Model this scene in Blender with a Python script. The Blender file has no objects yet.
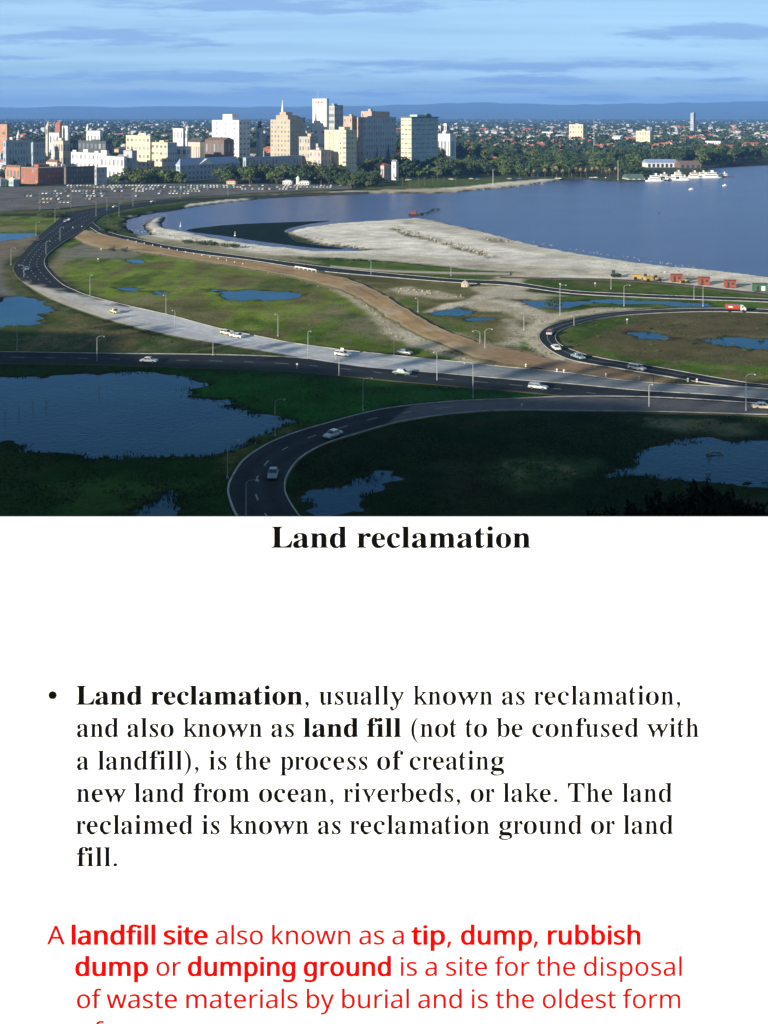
import bpy, bmesh, math, random
import numpy as np
from mathutils import Vector, Matrix
from mathutils.geometry import tessellate_polygon

random.seed(11)
rng = np.random.default_rng(7)
SC = bpy.context.scene
COL = SC.collection

# ------------------------------------------------------------------ camera, sky, sun, exposure
EYE = 65.0          # camera height above the reclaimed flats (top of the escarpment)
F = 1067.0          # focal length in picture pixels
VH = 116.0          # picture row of the horizon
cam_d = bpy.data.cameras.new('camera')
cam_d.sensor_width = 36.0
cam_d.lens = F / 1024.0 * 36.0
cam_d.shift_y = -(512.0 - VH) / 1024.0
cam_d.clip_start = 0.1
cam_d.clip_end = 120000.0
cam = bpy.data.objects.new('camera', cam_d)
COL.objects.link(cam)
cam.location = (0, 0, EYE)
cam.rotation_euler = (math.radians(90), 0, 0)
SC.camera = cam

SUN_EL = math.radians(13.4)
SUN_H = Vector((-0.72, -0.694)).normalized()       # horizontal direction towards the sun (behind, left)
SC.view_settings.view_transform = 'Standard'
SC.view_settings.look = 'None'
SC.view_settings.gamma = 1.0
SC.view_settings.use_curve_mapping = False
SC.view_settings.exposure = 0.80
SC.cycles.max_bounces = 5
SC.cycles.diffuse_bounces = 2
SC.cycles.glossy_bounces = 3
SC.cycles.volume_bounces = 0
SC.cycles.transparent_max_bounces = 6

sun_d = bpy.data.lights.new('sun', 'SUN')
sun_d.energy = 5.0
sun_d.angle = math.radians(0.5)
sun_d.color = (1.0, 0.90, 0.76)
sun = bpy.data.objects.new('sun', sun_d)
COL.objects.link(sun)
to_sun = Vector((SUN_H.x * math.cos(SUN_EL), SUN_H.y * math.cos(SUN_EL), math.sin(SUN_EL)))
sun.rotation_euler = to_sun.to_track_quat('Z', 'Y').to_euler()
sun.location = (-200, -200, 200)

W = bpy.data.worlds.new('World')
SC.world = W
W.use_nodes = True
nt = W.node_tree
nt.nodes.clear()
N = nt.nodes.new
L = nt.links.new
out = N('ShaderNodeOutputWorld')
bg = N('ShaderNodeBackground')
bg.inputs[1].default_value = 0.062
sky = N('ShaderNodeTexSky')
sky.sky_type = 'NISHITA'
sky.sun_disc = False
sky.sun_elevation = SUN_EL
sky.sun_rotation = math.atan2(SUN_H.x, SUN_H.y)
sky.altitude = 60
sky.air_density = 1.0
sky.dust_density = 0.3
sky.ozone_density = 3.0
tint = N('ShaderNodeMix'); tint.data_type = 'RGBA'; tint.blend_type = 'MULTIPLY'
tint.inputs[0].default_value = 1.0
tint.inputs[7].default_value = SKY_TINT = (0.74, 0.94, 1.12, 1)
L(sky.outputs[0], tint.inputs[6])
# stratocumulus: flat layer, direction divided by height above the horizon
tc = N('ShaderNodeTexCoord')
sep = N('ShaderNodeSeparateXYZ'); L(tc.outputs['Generated'], sep.inputs[0])
zc = N('ShaderNodeMath'); zc.operation = 'MAXIMUM'; zc.inputs[1].default_value = 0.0; L(sep.outputs[2], zc.inputs[0])
za = N('ShaderNodeMath'); za.operation = 'ADD'; za.inputs[1].default_value = 0.045; L(zc.outputs[0], za.inputs[0])
dx = N('ShaderNodeMath'); dx.operation = 'DIVIDE'; L(sep.outputs[0], dx.inputs[0]); L(za.outputs[0], dx.inputs[1])
dy = N('ShaderNodeMath'); dy.operation = 'DIVIDE'; L(sep.outputs[1], dy.inputs[0]); L(za.outputs[0], dy.inputs[1])
cb = N('ShaderNodeCombineXYZ'); L(dx.outputs[0], cb.inputs[0]); L(dy.outputs[0], cb.inputs[1])
mp = N('ShaderNodeMapping'); mp.inputs['Scale'].default_value = (0.30, 0.62, 1); mp.inputs['Location'].default_value = (3.1, 4.45, 0)
L(cb.outputs[0], mp.inputs[0])
nz = N('ShaderNodeTexNoise'); nz.inputs['Scale'].default_value = 1.0; nz.inputs['Detail'].default_value = 7
nz.inputs['Roughness'].default_value = 0.56; nz.inputs['Distortion'].default_value = 0.25
L(mp.outputs[0], nz.inputs['Vector'])
cr = N('ShaderNodeValToRGB')
cr.color_ramp.elements[0].position = 0.47; cr.color_ramp.elements[0].color = (0, 0, 0, 1)
cr.color_ramp.elements[1].position = 0.62; cr.color_ramp.elements[1].color = (1, 1, 1, 1)
L(nz.outputs[0], cr.inputs[0])
# high thin veil that whitens the gaps
nz2 = N('ShaderNodeTexNoise'); nz2.inputs['Scale'].default_value = 0.8; nz2.inputs['Detail'].default_value = 5
mp2 = N('ShaderNodeMapping'); mp2.inputs['Scale'].default_value = (0.12, 0.9, 1); mp2.inputs['Location'].default_value = (7.7, 1.3, 0)
L(cb.outputs[0], mp2.inputs[0]); L(mp2.outputs[0], nz2.inputs['Vector'])
v1 = N('ShaderNodeMapRange'); v1.inputs[1].default_value = 0.3; v1.inputs[2].default_value = 0.75; v1.inputs[3].default_value = 0.35; v1.inputs[4].default_value = 0.85
L(nz2.outputs[0], v1.inputs[0])
veil = N('ShaderNodeMix'); veil.data_type = 'RGBA'
L(v1.outputs[0], veil.inputs[0]); L(tint.outputs[2], veil.inputs[6]); veil.inputs[7].default_value = (6.6, 9.7, 12.9, 1)
cm = N('ShaderNodeMix'); cm.data_type = 'RGBA'
cf = N('ShaderNodeMath'); cf.operation = 'MULTIPLY'; cf.inputs[1].default_value = 0.85; L(cr.outputs[0], cf.inputs[0])
fal = N('ShaderNodeMapRange'); fal.inputs[1].default_value = 0.12; fal.inputs[2].default_value = 0.30; fal.inputs[3].default_value = 0.85; fal.inputs[4].default_value = 0.15
L(zc.outputs[0], fal.inputs[0]); L(fal.outputs[0], cf.inputs[1])
L(cf.outputs[0], cm.inputs[0]); L(veil.outputs[2], cm.inputs[6]); cm.inputs[7].default_value = (1.45, 2.5, 5.6, 1)
# long flat banks of cloud low in the east, placed by direction (azimuth slope, elevation slope, half sizes)
ya = N('ShaderNodeMath'); ya.operation = 'MAXIMUM'; ya.inputs[1].default_value = 0.02; L(sep.outputs[1], ya.inputs[0])
az = N('ShaderNodeMath'); az.operation = 'DIVIDE'; L(sep.outputs[0], az.inputs[0]); L(ya.outputs[0], az.inputs[1])
el = N('ShaderNodeMath'); el.operation = 'DIVIDE'; L(zc.outputs[0], el.inputs[0]); L(ya.outputs[0], el.inputs[1])
ae = N('ShaderNodeCombineXYZ'); L(az.outputs[0], ae.inputs[0]); L(el.outputs[0], ae.inputs[1])
best = None
for (a0, e0, ra, re, st) in [(-.275, .076, .15, .0105, 1), (-.10, .104, .24, .011, .95), (-.35, .056, .06, .006, .8), (.31, .079, .10, .012, 1), (.08, .047, .26, .009, .9), (-.22, .037, .22, .008, .95),
                             (.17, .034, .20, .007, .85), (-.05, .022, .45, .007, .75), (-.16, .066, .07, .005, .7), (.25, .018, .30, .006, .7), (-.6, .06, .2, .02, .9), (.7, .05, .3, .02, .9), (-.25, .118, .2, .01, .9)]:
    s_ = N('ShaderNodeVectorMath'); s_.operation = 'SUBTRACT'; s_.inputs[1].default_value = (a0, e0, 0); L(ae.outputs[0], s_.inputs[0])
    m_ = N('ShaderNodeVectorMath'); m_.operation = 'MULTIPLY'; m_.inputs[1].default_value = (1 / ra, 1 / re, 0); L(s_.outputs[0], m_.inputs[0])
    l_ = N('ShaderNodeVectorMath'); l_.operation = 'LENGTH'; L(m_.outputs[0], l_.inputs[0])
    q_ = N('ShaderNodeMapRange'); q_.inputs[1].default_value = 0.0; q_.inputs[2].default_value = 1.5; q_.inputs[3].default_value = st; q_.inputs[4].default_value = st - 1.5; q_.clamp = False; L(l_.outputs['Value'], q_.inputs[0])
    if best is None: best = q_.outputs[0]
    else:
        mx_ = N('ShaderNodeMath'); mx_.operation = 'SMOOTH_MAX'; mx_.inputs[2].default_value = 0.2; L(best, mx_.inputs[0]); L(q_.outputs[0], mx_.inputs[1]); best = mx_.outputs[0]
ne = N('ShaderNodeTexNoise'); ne.inputs['Scale'].default_value = 1.0; ne.inputs['Detail'].default_value = 7; ne.inputs['Roughness'].default_value = 0.62
mpe = N('ShaderNodeMapping'); mpe.inputs['Scale'].default_value = (11, 95, 1); L(ae.outputs[0], mpe.inputs[0]); L(mpe.outputs[0], ne.inputs['Vector'])
nr_ = N('ShaderNodeMapRange'); nr_.inputs[1].default_value = 0.25; nr_.inputs[2].default_value = 0.75; nr_.inputs[3].default_value = -1.0; nr_.inputs[4].default_value = 1.0; L(ne.outputs[0], nr_.inputs[0])
sm = N('ShaderNodeMath'); sm.operation = 'ADD'; L(best, sm.inputs[0]); L(nr_.outputs[0], sm.inputs[1])
ck = N('ShaderNodeMapRange'); ck.interpolation_type = 'SMOOTHSTEP'; ck.inputs[1].default_value = 0.0; ck.inputs[2].default_value = 0.75; ck.inputs[3].default_value = 0; ck.inputs[4].default_value = 0.95; L(sm.outputs[0], ck.inputs[0])
# the scattered layer only matters away from the eastern banks
fr = N('ShaderNodeMapRange'); fr.inputs[1].default_value = 0.12; fr.inputs[2].default_value = 0.25; fr.inputs[3].default_value = 0.25; fr.inputs[4].default_value = 1.0; L(zc.outputs[0], fr.inputs[0])
cf2 = N('ShaderNodeMath'); cf2.operation = 'MULTIPLY'; L(cf.outputs[0], cf2.inputs[0]); L(fr.outputs[0], cf2.inputs[1]); L(cf2.outputs[0], cm.inputs[0])
cm2 = N('ShaderNodeMix'); cm2.data_type = 'RGBA'; L(ck.outputs[0], cm2.inputs[0]); L(cm.outputs[2], cm2.inputs[6]); cm2.inputs[7].default_value = (3.1, 4.9, 8.0, 1)
# clear deep blue towards the zenith
zd = N('ShaderNodeMapRange'); zd.inputs[1].default_value = 0.11; zd.inputs[2].default_value = 0.34; zd.inputs[3].default_value = 1.0; zd.inputs[4].default_value = 0.42; L(zc.outputs[0], zd.inputs[0])
zm = N('ShaderNodeVectorMath'); zm.operation = 'SCALE'; L(cm2.outputs[2], zm.inputs[0]); L(zd.outputs[0], zm.inputs['Scale'])
L(zm.outputs[0], bg.inputs[0])
L(bg.outputs[0], out.inputs[0])

# ------------------------------------------------------------------ helpers
def P(u, v, z=0.0):
    """world point at height z seen at picture position (u, v)"""
    y = (EYE - z) * F / (v - VH)
    return Vector(((u - 384.0) / F * y, y, z))

def U(u, y):
    return (u - 384.0) / F * y

def ZT(v, y):
    return EYE - (v - VH) * y / F

def tag(o, label=None, cat=None, group=None, kind=None):
    if label: o['label'] = label
    if cat: o['category'] = cat
    if group: o['group'] = group
    if kind: o['kind'] = kind
    return o

def empty(name, loc, rz=0.0):
    o = bpy.data.objects.new(name, None)
    o.empty_display_size = 0.5
    COL.objects.link(o)
    o.location = loc
    o.rotation_euler = (0, 0, rz)
    return o

class MB:
    def __init__(s):
        s.v = []; s.f = []; s.m = []; s.c = None
    def add(s, vs, fs, mi=0):
        n = len(s.v)
        s.v += [tuple(p) for p in vs]
        s.f += [tuple(i + n for i in f) for f in fs]
        s.m += [mi] * len(fs)
        return s
    def box(s, x0, x1, y0, y1, z0, z1, mi=0, M=None):
        vs = [Vector(p) for p in ((x0, y0, z0), (x1, y0, z0), (x1, y1, z0), (x0, y1, z0), (x0, y0, z1), (x1, y0, z1), (x1, y1, z1), (x0, y1, z1))]
        if M is not None: vs = [M @ p for p in vs]
        return s.add(vs, [(3, 2, 1, 0), (4, 5, 6, 7), (0, 1, 5, 4), (1, 2, 6, 5), (2, 3, 7, 6), (3, 0, 4, 7)], mi)
    def frustum(s, c, r0, r1, z0, z1, n=8, mi=0, cap=True):
        vs = []
        for r, z in ((r0, z0), (r1, z1)):
            for i in range(n):
                a = 2 * math.pi * i / n
                vs.append((c[0] + r * math.cos(a), c[1] + r * math.sin(a), z))
        fs = [(i, (i + 1) % n, n + (i + 1) % n, n + i) for i in range(n)]
        if cap: fs += [tuple(range(n - 1, -1, -1)), tuple(range(n, 2 * n))]
        return s.add(vs, fs, mi)
    def tube(s, pts, rs, n=6, mi=0):
        pts = [Vector(p) for p in pts]
        vs = []
        for k, p in enumerate(pts):
            d = (pts[min(k + 1, len(pts) - 1)] - pts[max(k - 1, 0)]).normalized()
            a = d.cross(Vector((0.13, 0.97, 0.21))).normalized(); b = d.cross(a)
            for i in range(n):
                t = 2 * math.pi * i / n
                vs.append(p + (a * math.cos(t) + b * math.sin(t)) * rs[k])
        fs = []
        for k in range(len(pts) - 1):
            for i in range(n):
                fs.append((k * n + i, k * n + (i + 1) % n, (k + 1) * n + (i + 1) % n, (k + 1) * n + i))
        fs += [tuple(range(n - 1, -1, -1)), tuple((len(pts) - 1) * n + i for i in range(n))]
        return s.add(vs, fs, mi)
    def prism(s, prof, y0, y1, mi=0, inset=None, axis='y'):
        """profile in x,z extruded along y; inset(z) pulls the sides in"""
        n = len(prof)
        vs = []
        for y in (y0, y1):
            for (x, z) in prof:
                yy = y
                if inset: yy = y - math.copysign(inset(x, z), y)
                vs.append((x, yy, z))
        fs = [tuple(range(n)), tuple(range(2 * n - 1, n - 1, -1))]
        fs += [(i, n + i, n + (i + 1) % n, (i + 1) % n) for i in range(n)]
        return s.add(vs, fs, mi)
    def mesh(s, name, mats, smooth=False):
        me = bpy.data.meshes.new(name)
        me.from_pydata(s.v, [], s.f)
        for m in (mats if isinstance(mats, (list, tuple)) else [mats]): me.materials.append(m)
        if len(me.materials) > 1: me.polygons.foreach_set('material_index', s.m)
        if smooth: me.polygons.foreach_set('use_smooth', [True] * len(me.polygons))
        me.update()
        return me
    def build(s, name, mats, parent=None, loc=None, smooth=False):
        return link(name, s.mesh(name, mats, smooth), parent, loc)

def link(name, me, parent=None, loc=None):
    o = bpy.data.objects.new(name, me)
    COL.objects.link(o)
    if parent is not None: o.parent = parent
    if loc is not None: o.location = loc
    return o

def copy_tree(o, loc=None, rz=None, scale=None, parent=None):
    c = o.copy(); COL.objects.link(c)
    if parent is not None: c.parent = parent
    if loc is not None: c.location = loc
    if rz is not None: c.rotation_euler = (0, 0, rz)
    if scale is not None: c.scale = scale if hasattr(scale, '__len__') else (scale,) * 3
    for ch in KIDS.get(o.name, []):
        copy_tree(ch, parent=c)
    return c
KIDS = {}
def index_kids(root):
    for o in COL.objects:
        pass
def reg(root, kids):
    KIDS[root.name] = kids
    return root

# ------------------------------------------------------------------ materials
def mat(name, col, rough=0.8, metal=0.0, var=0.12, scale=1.0, bump=0.0, spec=0.3, coords='Object', col2=None, detail=4):
    m = bpy.data.materials.new(name)
    m.use_nodes = True
    t = m.node_tree; b = t.nodes['Principled BSDF']
    b.inputs['Roughness'].default_value = rough
    b.inputs['Metallic'].default_value = metal
    b.inputs['Specular IOR Level'].default_value = spec
    tc = t.nodes.new('ShaderNodeTexCoord')
    nz = t.nodes.new('ShaderNodeTexNoise'); nz.inputs['Scale'].default_value = scale; nz.inputs['Detail'].default_value = detail
    t.links.new(tc.outputs[coords], nz.inputs['Vector'])
    mx = t.nodes.new('ShaderNodeMix'); mx.data_type = 'RGBA'
    c = Vector(col[:3])
    c2 = Vector(col2[:3]) if col2 else c * (1 + var)
    c1 = c if col2 else c * (1 - var)
    mx.inputs[6].default_value = (*c1, 1); mx.inputs[7].default_value = (*[min(1, q) for q in c2], 1)
    rp = t.nodes.new('ShaderNodeMapRange'); rp.inputs[1].default_value = 0.3; rp.inputs[2].default_value = 0.7
    t.links.new(nz.outputs[0], rp.inputs[0]); t.links.new(rp.outputs[0], mx.inputs[0])
    t.links.new(mx.outputs[2], b.inputs['Base Color'])
    if bump:
        bp = t.nodes.new('ShaderNodeBump'); bp.inputs['Strength'].default_value = bump; bp.inputs['Distance'].default_value = 0.1
        t.links.new(nz.outputs[0], bp.inputs['Height']); t.links.new(bp.outputs[0], b.inputs['Normal'])
    return m

def vcol_mat(name, rough=0.9, scales=((0.25, 0.25), (0.03, 0.3), (1.6, 0.2)), spec=0.2, bump=0.3):
    """base colour from the mesh's own colour attribute, broken up by noise at several sizes"""
    m = bpy.data.materials.new(name); m.use_nodes = True
    t = m.node_tree; b = t.nodes['Principled BSDF']
    b.inputs['Roughness'].default_value = rough
    b.inputs['Specular IOR Level'].default_value = spec
    at = t.nodes.new('ShaderNodeAttribute'); at.attribute_name = 'zone'
    tc = t.nodes.new('ShaderNodeTexCoord')
    cur = at.outputs['Color']; last = None
    for (sc_, amp) in scales:
        nz = t.nodes.new('ShaderNodeTexNoise'); nz.inputs['Scale'].default_value = sc_; nz.inputs['Detail'].default_value = 5
        nz.inputs['Roughness'].default_value = 0.6
        t.links.new(tc.outputs['Object'], nz.inputs['Vector'])
        mr = t.nodes.new('ShaderNodeMapRange'); mr.inputs[1].default_value = 0.3; mr.inputs[2].default_value = 0.7
        mr.inputs[3].default_value = 1 - amp; mr.inputs[4].default_value = 1 + amp
        t.links.new(nz.outputs[0], mr.inputs[0])
        vm = t.nodes.new('ShaderNodeVectorMath'); vm.operation = 'SCALE'
        t.links.new(cur, vm.inputs[0]); t.links.new(mr.outputs[0], vm.inputs['Scale'])
        cur = vm.outputs[0]; last = nz
    t.links.new(cur, b.inputs['Base Color'])
    if bump:
        bp = t.nodes.new('ShaderNodeBump'); bp.inputs['Strength'].default_value = bump; bp.inputs['Distance'].default_value = 0.25
        t.links.new(last.outputs[0], bp.inputs['Height']); t.links.new(bp.outputs[0], b.inputs['Normal'])
    return m

def leaf_mat(name, c1, c2, scale=0.5):
    m = mat(name, c1, rough=0.75, col2=c2, scale=scale, spec=0.2)
    return m

def water_mat(name, base, rough, bscale, bstr, dist=0.3, spec=0.5):
    m = bpy.data.materials.new(name); m.use_nodes = True
    t = m.node_tree; b = t.nodes['Principled BSDF']
    b.inputs['Base Color'].default_value = (*base, 1)
    b.inputs['Roughness'].default_value = rough
    b.inputs['IOR'].default_value = 1.33
    b.inputs['Specular IOR Level'].default_value = spec
    tc = t.nodes.new('ShaderNodeTexCoord')
    mp = t.nodes.new('ShaderNodeMapping'); mp.inputs['Rotation'].default_value = (0, 0, 0.5); mp.inputs['Scale'].default_value = (1, 1.8, 1)
    t.links.new(tc.outputs['Object'], mp.inputs[0])
    nz = t.nodes.new('ShaderNodeTexNoise'); nz.inputs['Scale'].default_value = bscale; nz.inputs['Detail'].default_value = 6
    nz.inputs['Roughness'].default_value = 0.65
    t.links.new(mp.outputs[0], nz.inputs['Vector'])
    nb = t.nodes.new('ShaderNodeTexNoise'); nb.inputs['Scale'].default_value = bscale * 0.03; nb.inputs['Detail'].default_value = 3
    t.links.new(mp.outputs[0], nb.inputs['Vector'])
    mr = t.nodes.new('ShaderNodeMapRange'); mr.inputs[1].default_value = 0.35; mr.inputs[2].default_value = 0.65
    mr.inputs[3].default_value = bstr * 0.7; mr.inputs[4].default_value = bstr
    t.links.new(nb.outputs[0], mr.inputs[0])
    bp = t.nodes.new('ShaderNodeBump'); bp.inputs['Distance'].default_value = dist
    t.links.new(mr.outputs[0], bp.inputs['Strength'])
    t.links.new(nz.outputs[0], bp.inputs['Height']); t.links.new(bp.outputs[0], b.inputs['Normal'])
    return m

def murky_water(name, deep, film, rough):
    m = bpy.data.materials.new(name); m.use_nodes = True; t = m.node_tree; t.nodes.clear()
    o = t.nodes.new('ShaderNodeOutputMaterial'); mx = t.nodes.new('ShaderNodeMixShader'); d = t.nodes.new('ShaderNodeBsdfDiffuse'); g = t.nodes.new('ShaderNodeBsdfGlossy'); f = t.nodes.new('ShaderNodeFresnel')
    f.inputs['IOR'].default_value = 1.33; g.inputs['Color'].default_value = (*film, 1); g.inputs['Roughness'].default_value = rough
    tc = t.nodes.new('ShaderNodeTexCoord'); n1 = t.nodes.new('ShaderNodeTexNoise'); n1.inputs['Scale'].default_value = 0.9; n1.inputs['Detail'].default_value = 5
    n2 = t.nodes.new('ShaderNodeTexNoise'); n2.inputs['Scale'].default_value = 0.045; n2.inputs['Detail'].default_value = 5
    t.links.new(tc.outputs['Object'], n1.inputs['Vector']); t.links.new(tc.outputs['Object'], n2.inputs['Vector'])
    b = t.nodes.new('ShaderNodeBump'); b.inputs['Strength'].default_value = 0.45; b.inputs['Distance'].default_value = 0.12
    t.links.new(n1.outputs[0], b.inputs['Height'])
    for q in (d, g, f): t.links.new(b.outputs[0], q.inputs['Normal'])
    c = t.nodes.new('ShaderNodeMix'); c.data_type = 'RGBA'; c.inputs[6].default_value = (*deep, 1); c.inputs[7].default_value = (deep[0] * 2 + .01, deep[1] * 1.5 + .006, deep[2] * 1.1, 1)
    r = t.nodes.new('ShaderNodeMapRange'); r.inputs[1].default_value = .42; r.inputs[2].default_value = .68; t.links.new(n2.outputs[0], r.inputs[0]); t.links.new(r.outputs[0], c.inputs[0]); t.links.new(c.outputs[2], d.inputs['Color'])
    t.links.new(f.outputs[0], mx.inputs[0]); t.links.new(d.outputs[0], mx.inputs[1]); t.links.new(g.outputs[0], mx.inputs[2]); t.links.new(mx.outputs[0], o.inputs[0])
    return m

M = dict(
    glass_light=mat('window_glass_pale', (0.30, 0.31, 0.32), rough=0.4, spec=0.5, var=0.2),
    glass_far=mat('window_glass_distant', (0.15, 0.17, 0.19), rough=0.4, spec=0.5, var=0.3),
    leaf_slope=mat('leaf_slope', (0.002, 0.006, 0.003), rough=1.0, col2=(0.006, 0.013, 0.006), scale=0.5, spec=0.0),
    ground=vcol_mat('ground_cover', rough=1.0, spec=0.0, scales=((0.02, 0.20), (0.12, 0.25), (1.1, 0.28)), bump=0.5),
    road=vcol_mat('road_surface', rough=0.9, scales=((0.05, 0.16), (0.5, 0.14), (3.0, 0.1)), spec=0.06, bump=0.1),
    river=water_mat('river_water', (0.040, 0.075, 0.20), 0.25, 0.35, 0.9, 0.6),
    pond=murky_water('pond_water', (0.005, 0.044, 0.080), (0.36, 0.58, 0.76), 0.12),
    kerb=mat('kerb_concrete', (0.30, 0.30, 0.285), scale=0.4, var=0.3),
    line=mat('road_paint', (0.24, 0.24, 0.23), rough=0.6),
    lamp_metal=mat('galvanised_steel', (0.34, 0.37, 0.38), rough=0.7, metal=0.0),
    lamp_glass=mat('lamp_glass', (0.75, 0.75, 0.7), rough=0.3),
    bark=mat('bark', (0.10, 0.075, 0.05), scale=3, var=0.3, bump=0.4),
    leaf_a=leaf_mat('leaf_olive', (0.050, 0.082, 0.024), (0.105, 0.14, 0.04)),
    leaf_b=leaf_mat('leaf_dark', (0.020, 0.045, 0.020), (0.055, 0.088, 0.034)),
    leaf_c=leaf_mat('leaf_bright', (0.06, 0.10, 0.022), (0.13, 0.17, 0.045)),
    leaf_pine=leaf_mat('leaf_pine', (0.010, 0.024, 0.016), (0.025, 0.045, 0.028)),
    frond=leaf_mat('dry_frond', (0.16, 0.14, 0.06), (0.28, 0.22, 0.11)),
    frond_green=leaf_mat('green_frond', (0.03, 0.055, 0.02), (0.06, 0.09, 0.03)),
    twig=mat('dark_stem', (0.008, 0.011, 0.006), var=0.3, scale=4),
    glass=mat('window_glass', (0.035, 0.05, 0.065), rough=0.15, spec=0.6, var=0.3),
    tyre=mat('tyre_rubber', (0.018, 0.018, 0.018), rough=0.85),
    chrome=mat('chrome', (0.6, 0.6, 0.6), rough=0.2, metal=0.9),
    headlamp=mat('headlamp_glass', (0.8, 0.8, 0.75), rough=0.15),
    white=mat('white_paint', (0.78, 0.78, 0.74), rough=0.6, var=0.06),
    post=mat('white_post', (0.75, 0.74, 0.70), rough=0.7),
    red=mat('red_oxide_paint', (0.24, 0.065, 0.040), rough=0.8, var=0.2),
    yellow=mat('machine_yellow', (0.42, 0.29, 0.09), rough=0.75, var=0.15),
    dkmetal=mat('dark_metal', (0.05, 0.05, 0.05), rough=0.6, metal=0.4),
    green_paint=mat('green_paint', (0.05, 0.12, 0.07), rough=0.6),
    rock=mat('limestone_rubble', (0.42, 0.38, 0.30), scale=0.8, var=0.25, bump=0.5),
)

# ------------------------------------------------------------------ polygons given by picture outline, placed on the flats
def smooth_poly(pts, closed=True, k=6):
    n = len(pts); outp = []
    rngi = range(n) if closed else range(n - 1)
    for i in rngi:
        p0 = pts[(i - 1) % n] if closed or i > 0 else pts[i]
        p1 = pts[i]; p2 = pts[(i + 1) % n]
        p3 = pts[(i + 2) % n] if closed or i + 2 < n else pts[(i + 1) % n]
        for j in range(k):
            t = j / k
            outp.append(tuple(0.5 * (2 * b + (c - a) * t + (2 * a - 5 * b + 4 * c - d) * t * t + (3 * b - a - 3 * c + d) * t ** 3)
                              for a, b, c, d in zip(p0, p1, p2, p3)))
    if not closed: outp.append(tuple(pts[-1]))
    return outp

def WP(px, z=0.0, smooth=0):
    w = [P(u, v, z) for (u, v) in px]
    w = [(p.x, p.y) for p in w]
    return smooth_poly(w, True, smooth) if smooth else w

def sdf(poly, X, Y):
    """signed distance, negative inside"""
    poly = np.array(poly); d = np.full(X.shape, 1e18); inside = np.zeros(X.shape, bool)
    n = len(poly)
    for i in range(n):
        ax, ay = poly[i]; bx, by = poly[(i + 1) % n]
        ex, ey = bx - ax, by - ay
        wx, wy = X - ax, Y - ay
        t = np.clip((wx * ex + wy * ey) / (ex * ex + ey * ey + 1e-12), 0, 1)
        d = np.minimum(d, (wx - ex * t) ** 2 + (wy - ey * t) ** 2)
        if ay != by:
            c = ((ay > Y) != (by > Y)) & (X < ex * (Y - ay) / (by - ay) + ax)
            inside ^= c
    d = np.sqrt(d)
    return np.where(inside, -d, d)

def hash2(ix, iy, s):
    h = np.sin(ix * 127.1 + iy * 311.7 + s * 74.7) * 43758.5453
    return h - np.floor(h)
def vnoise(X, Y, s=0):
    ix, iy = np.floor(X), np.floor(Y); fx, fy = X - ix, Y - iy
    fx = fx * fx * (3 - 2 * fx); fy = fy * fy * (3 - 2 * fy)
    a = hash2(ix, iy, s); b = hash2(ix + 1, iy, s); c = hash2(ix, iy + 1, s); d = hash2(ix + 1, iy + 1, s)
    return (a * (1 - fx) + b * fx) * (1 - fy) + (c * (1 - fx) + d * fx) * fy
def fbm(X, Y, s=0, o=4):
    r = 0; a = 0.5
    for k in range(o):
        r = r + a * vnoise(X * 2 ** k, Y * 2 ** k, s + k); a *= 0.5
    return r / (1 - 0.5 ** o)
def sstep(a, b, x):
    t = np.clip((x - a) / (b - a), 0, 1); return t * t * (3 - 2 * t)

# river outline: near bank left to right, then the far bank back
RIVER_PX = [(183, 229), (196, 232), (215, 236), (238, 240), (260, 243), (290, 246.5), (318, 249.5), (345, 249.5), (366, 249),
            (348, 246), (322, 243.5), (297, 240.5), (291, 237.5), (284, 231), (305, 226), (335, 222), (360, 220.5), (385, 219), (412, 217), (425, 217.5), (440, 220), (467, 226),
            (500, 234), (535, 243), (570, 250.5), (622, 259), (674, 265), (727, 270), (768, 275), (860, 288), (1100, 330),
            (1400, 330), (1400, 165), (1000, 158), (860, 157), (800, 158.5), (768, 160.5), (745, 162.5), (726, 164.5), (711, 168.5), (704, 172), (690, 178),
            (660, 180.5), (627, 181), (604, 180), (585, 178.8), (566, 179), (545, 182), (510, 187), (488, 188.5), (460, 191.3), (436, 192.6), (402, 192.3), (368, 192.8),
            (340, 192.6), (301, 193.5), (275, 196), (250, 199.6), (225, 202), (194, 206), (180, 209), (162, 211), (150, 213), (139, 215.2), (131, 218), (127, 222),
            (130, 227.5), (137, 231.5), (146, 234), (143, 229), (141, 224), (146, 219.5), (153, 216.5), (162, 214.8), (168, 216), (166.5, 219), (163.5, 222.5), (166, 226), (174, 228)]
RIVER = WP(RIVER_PX, 0.0)
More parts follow.
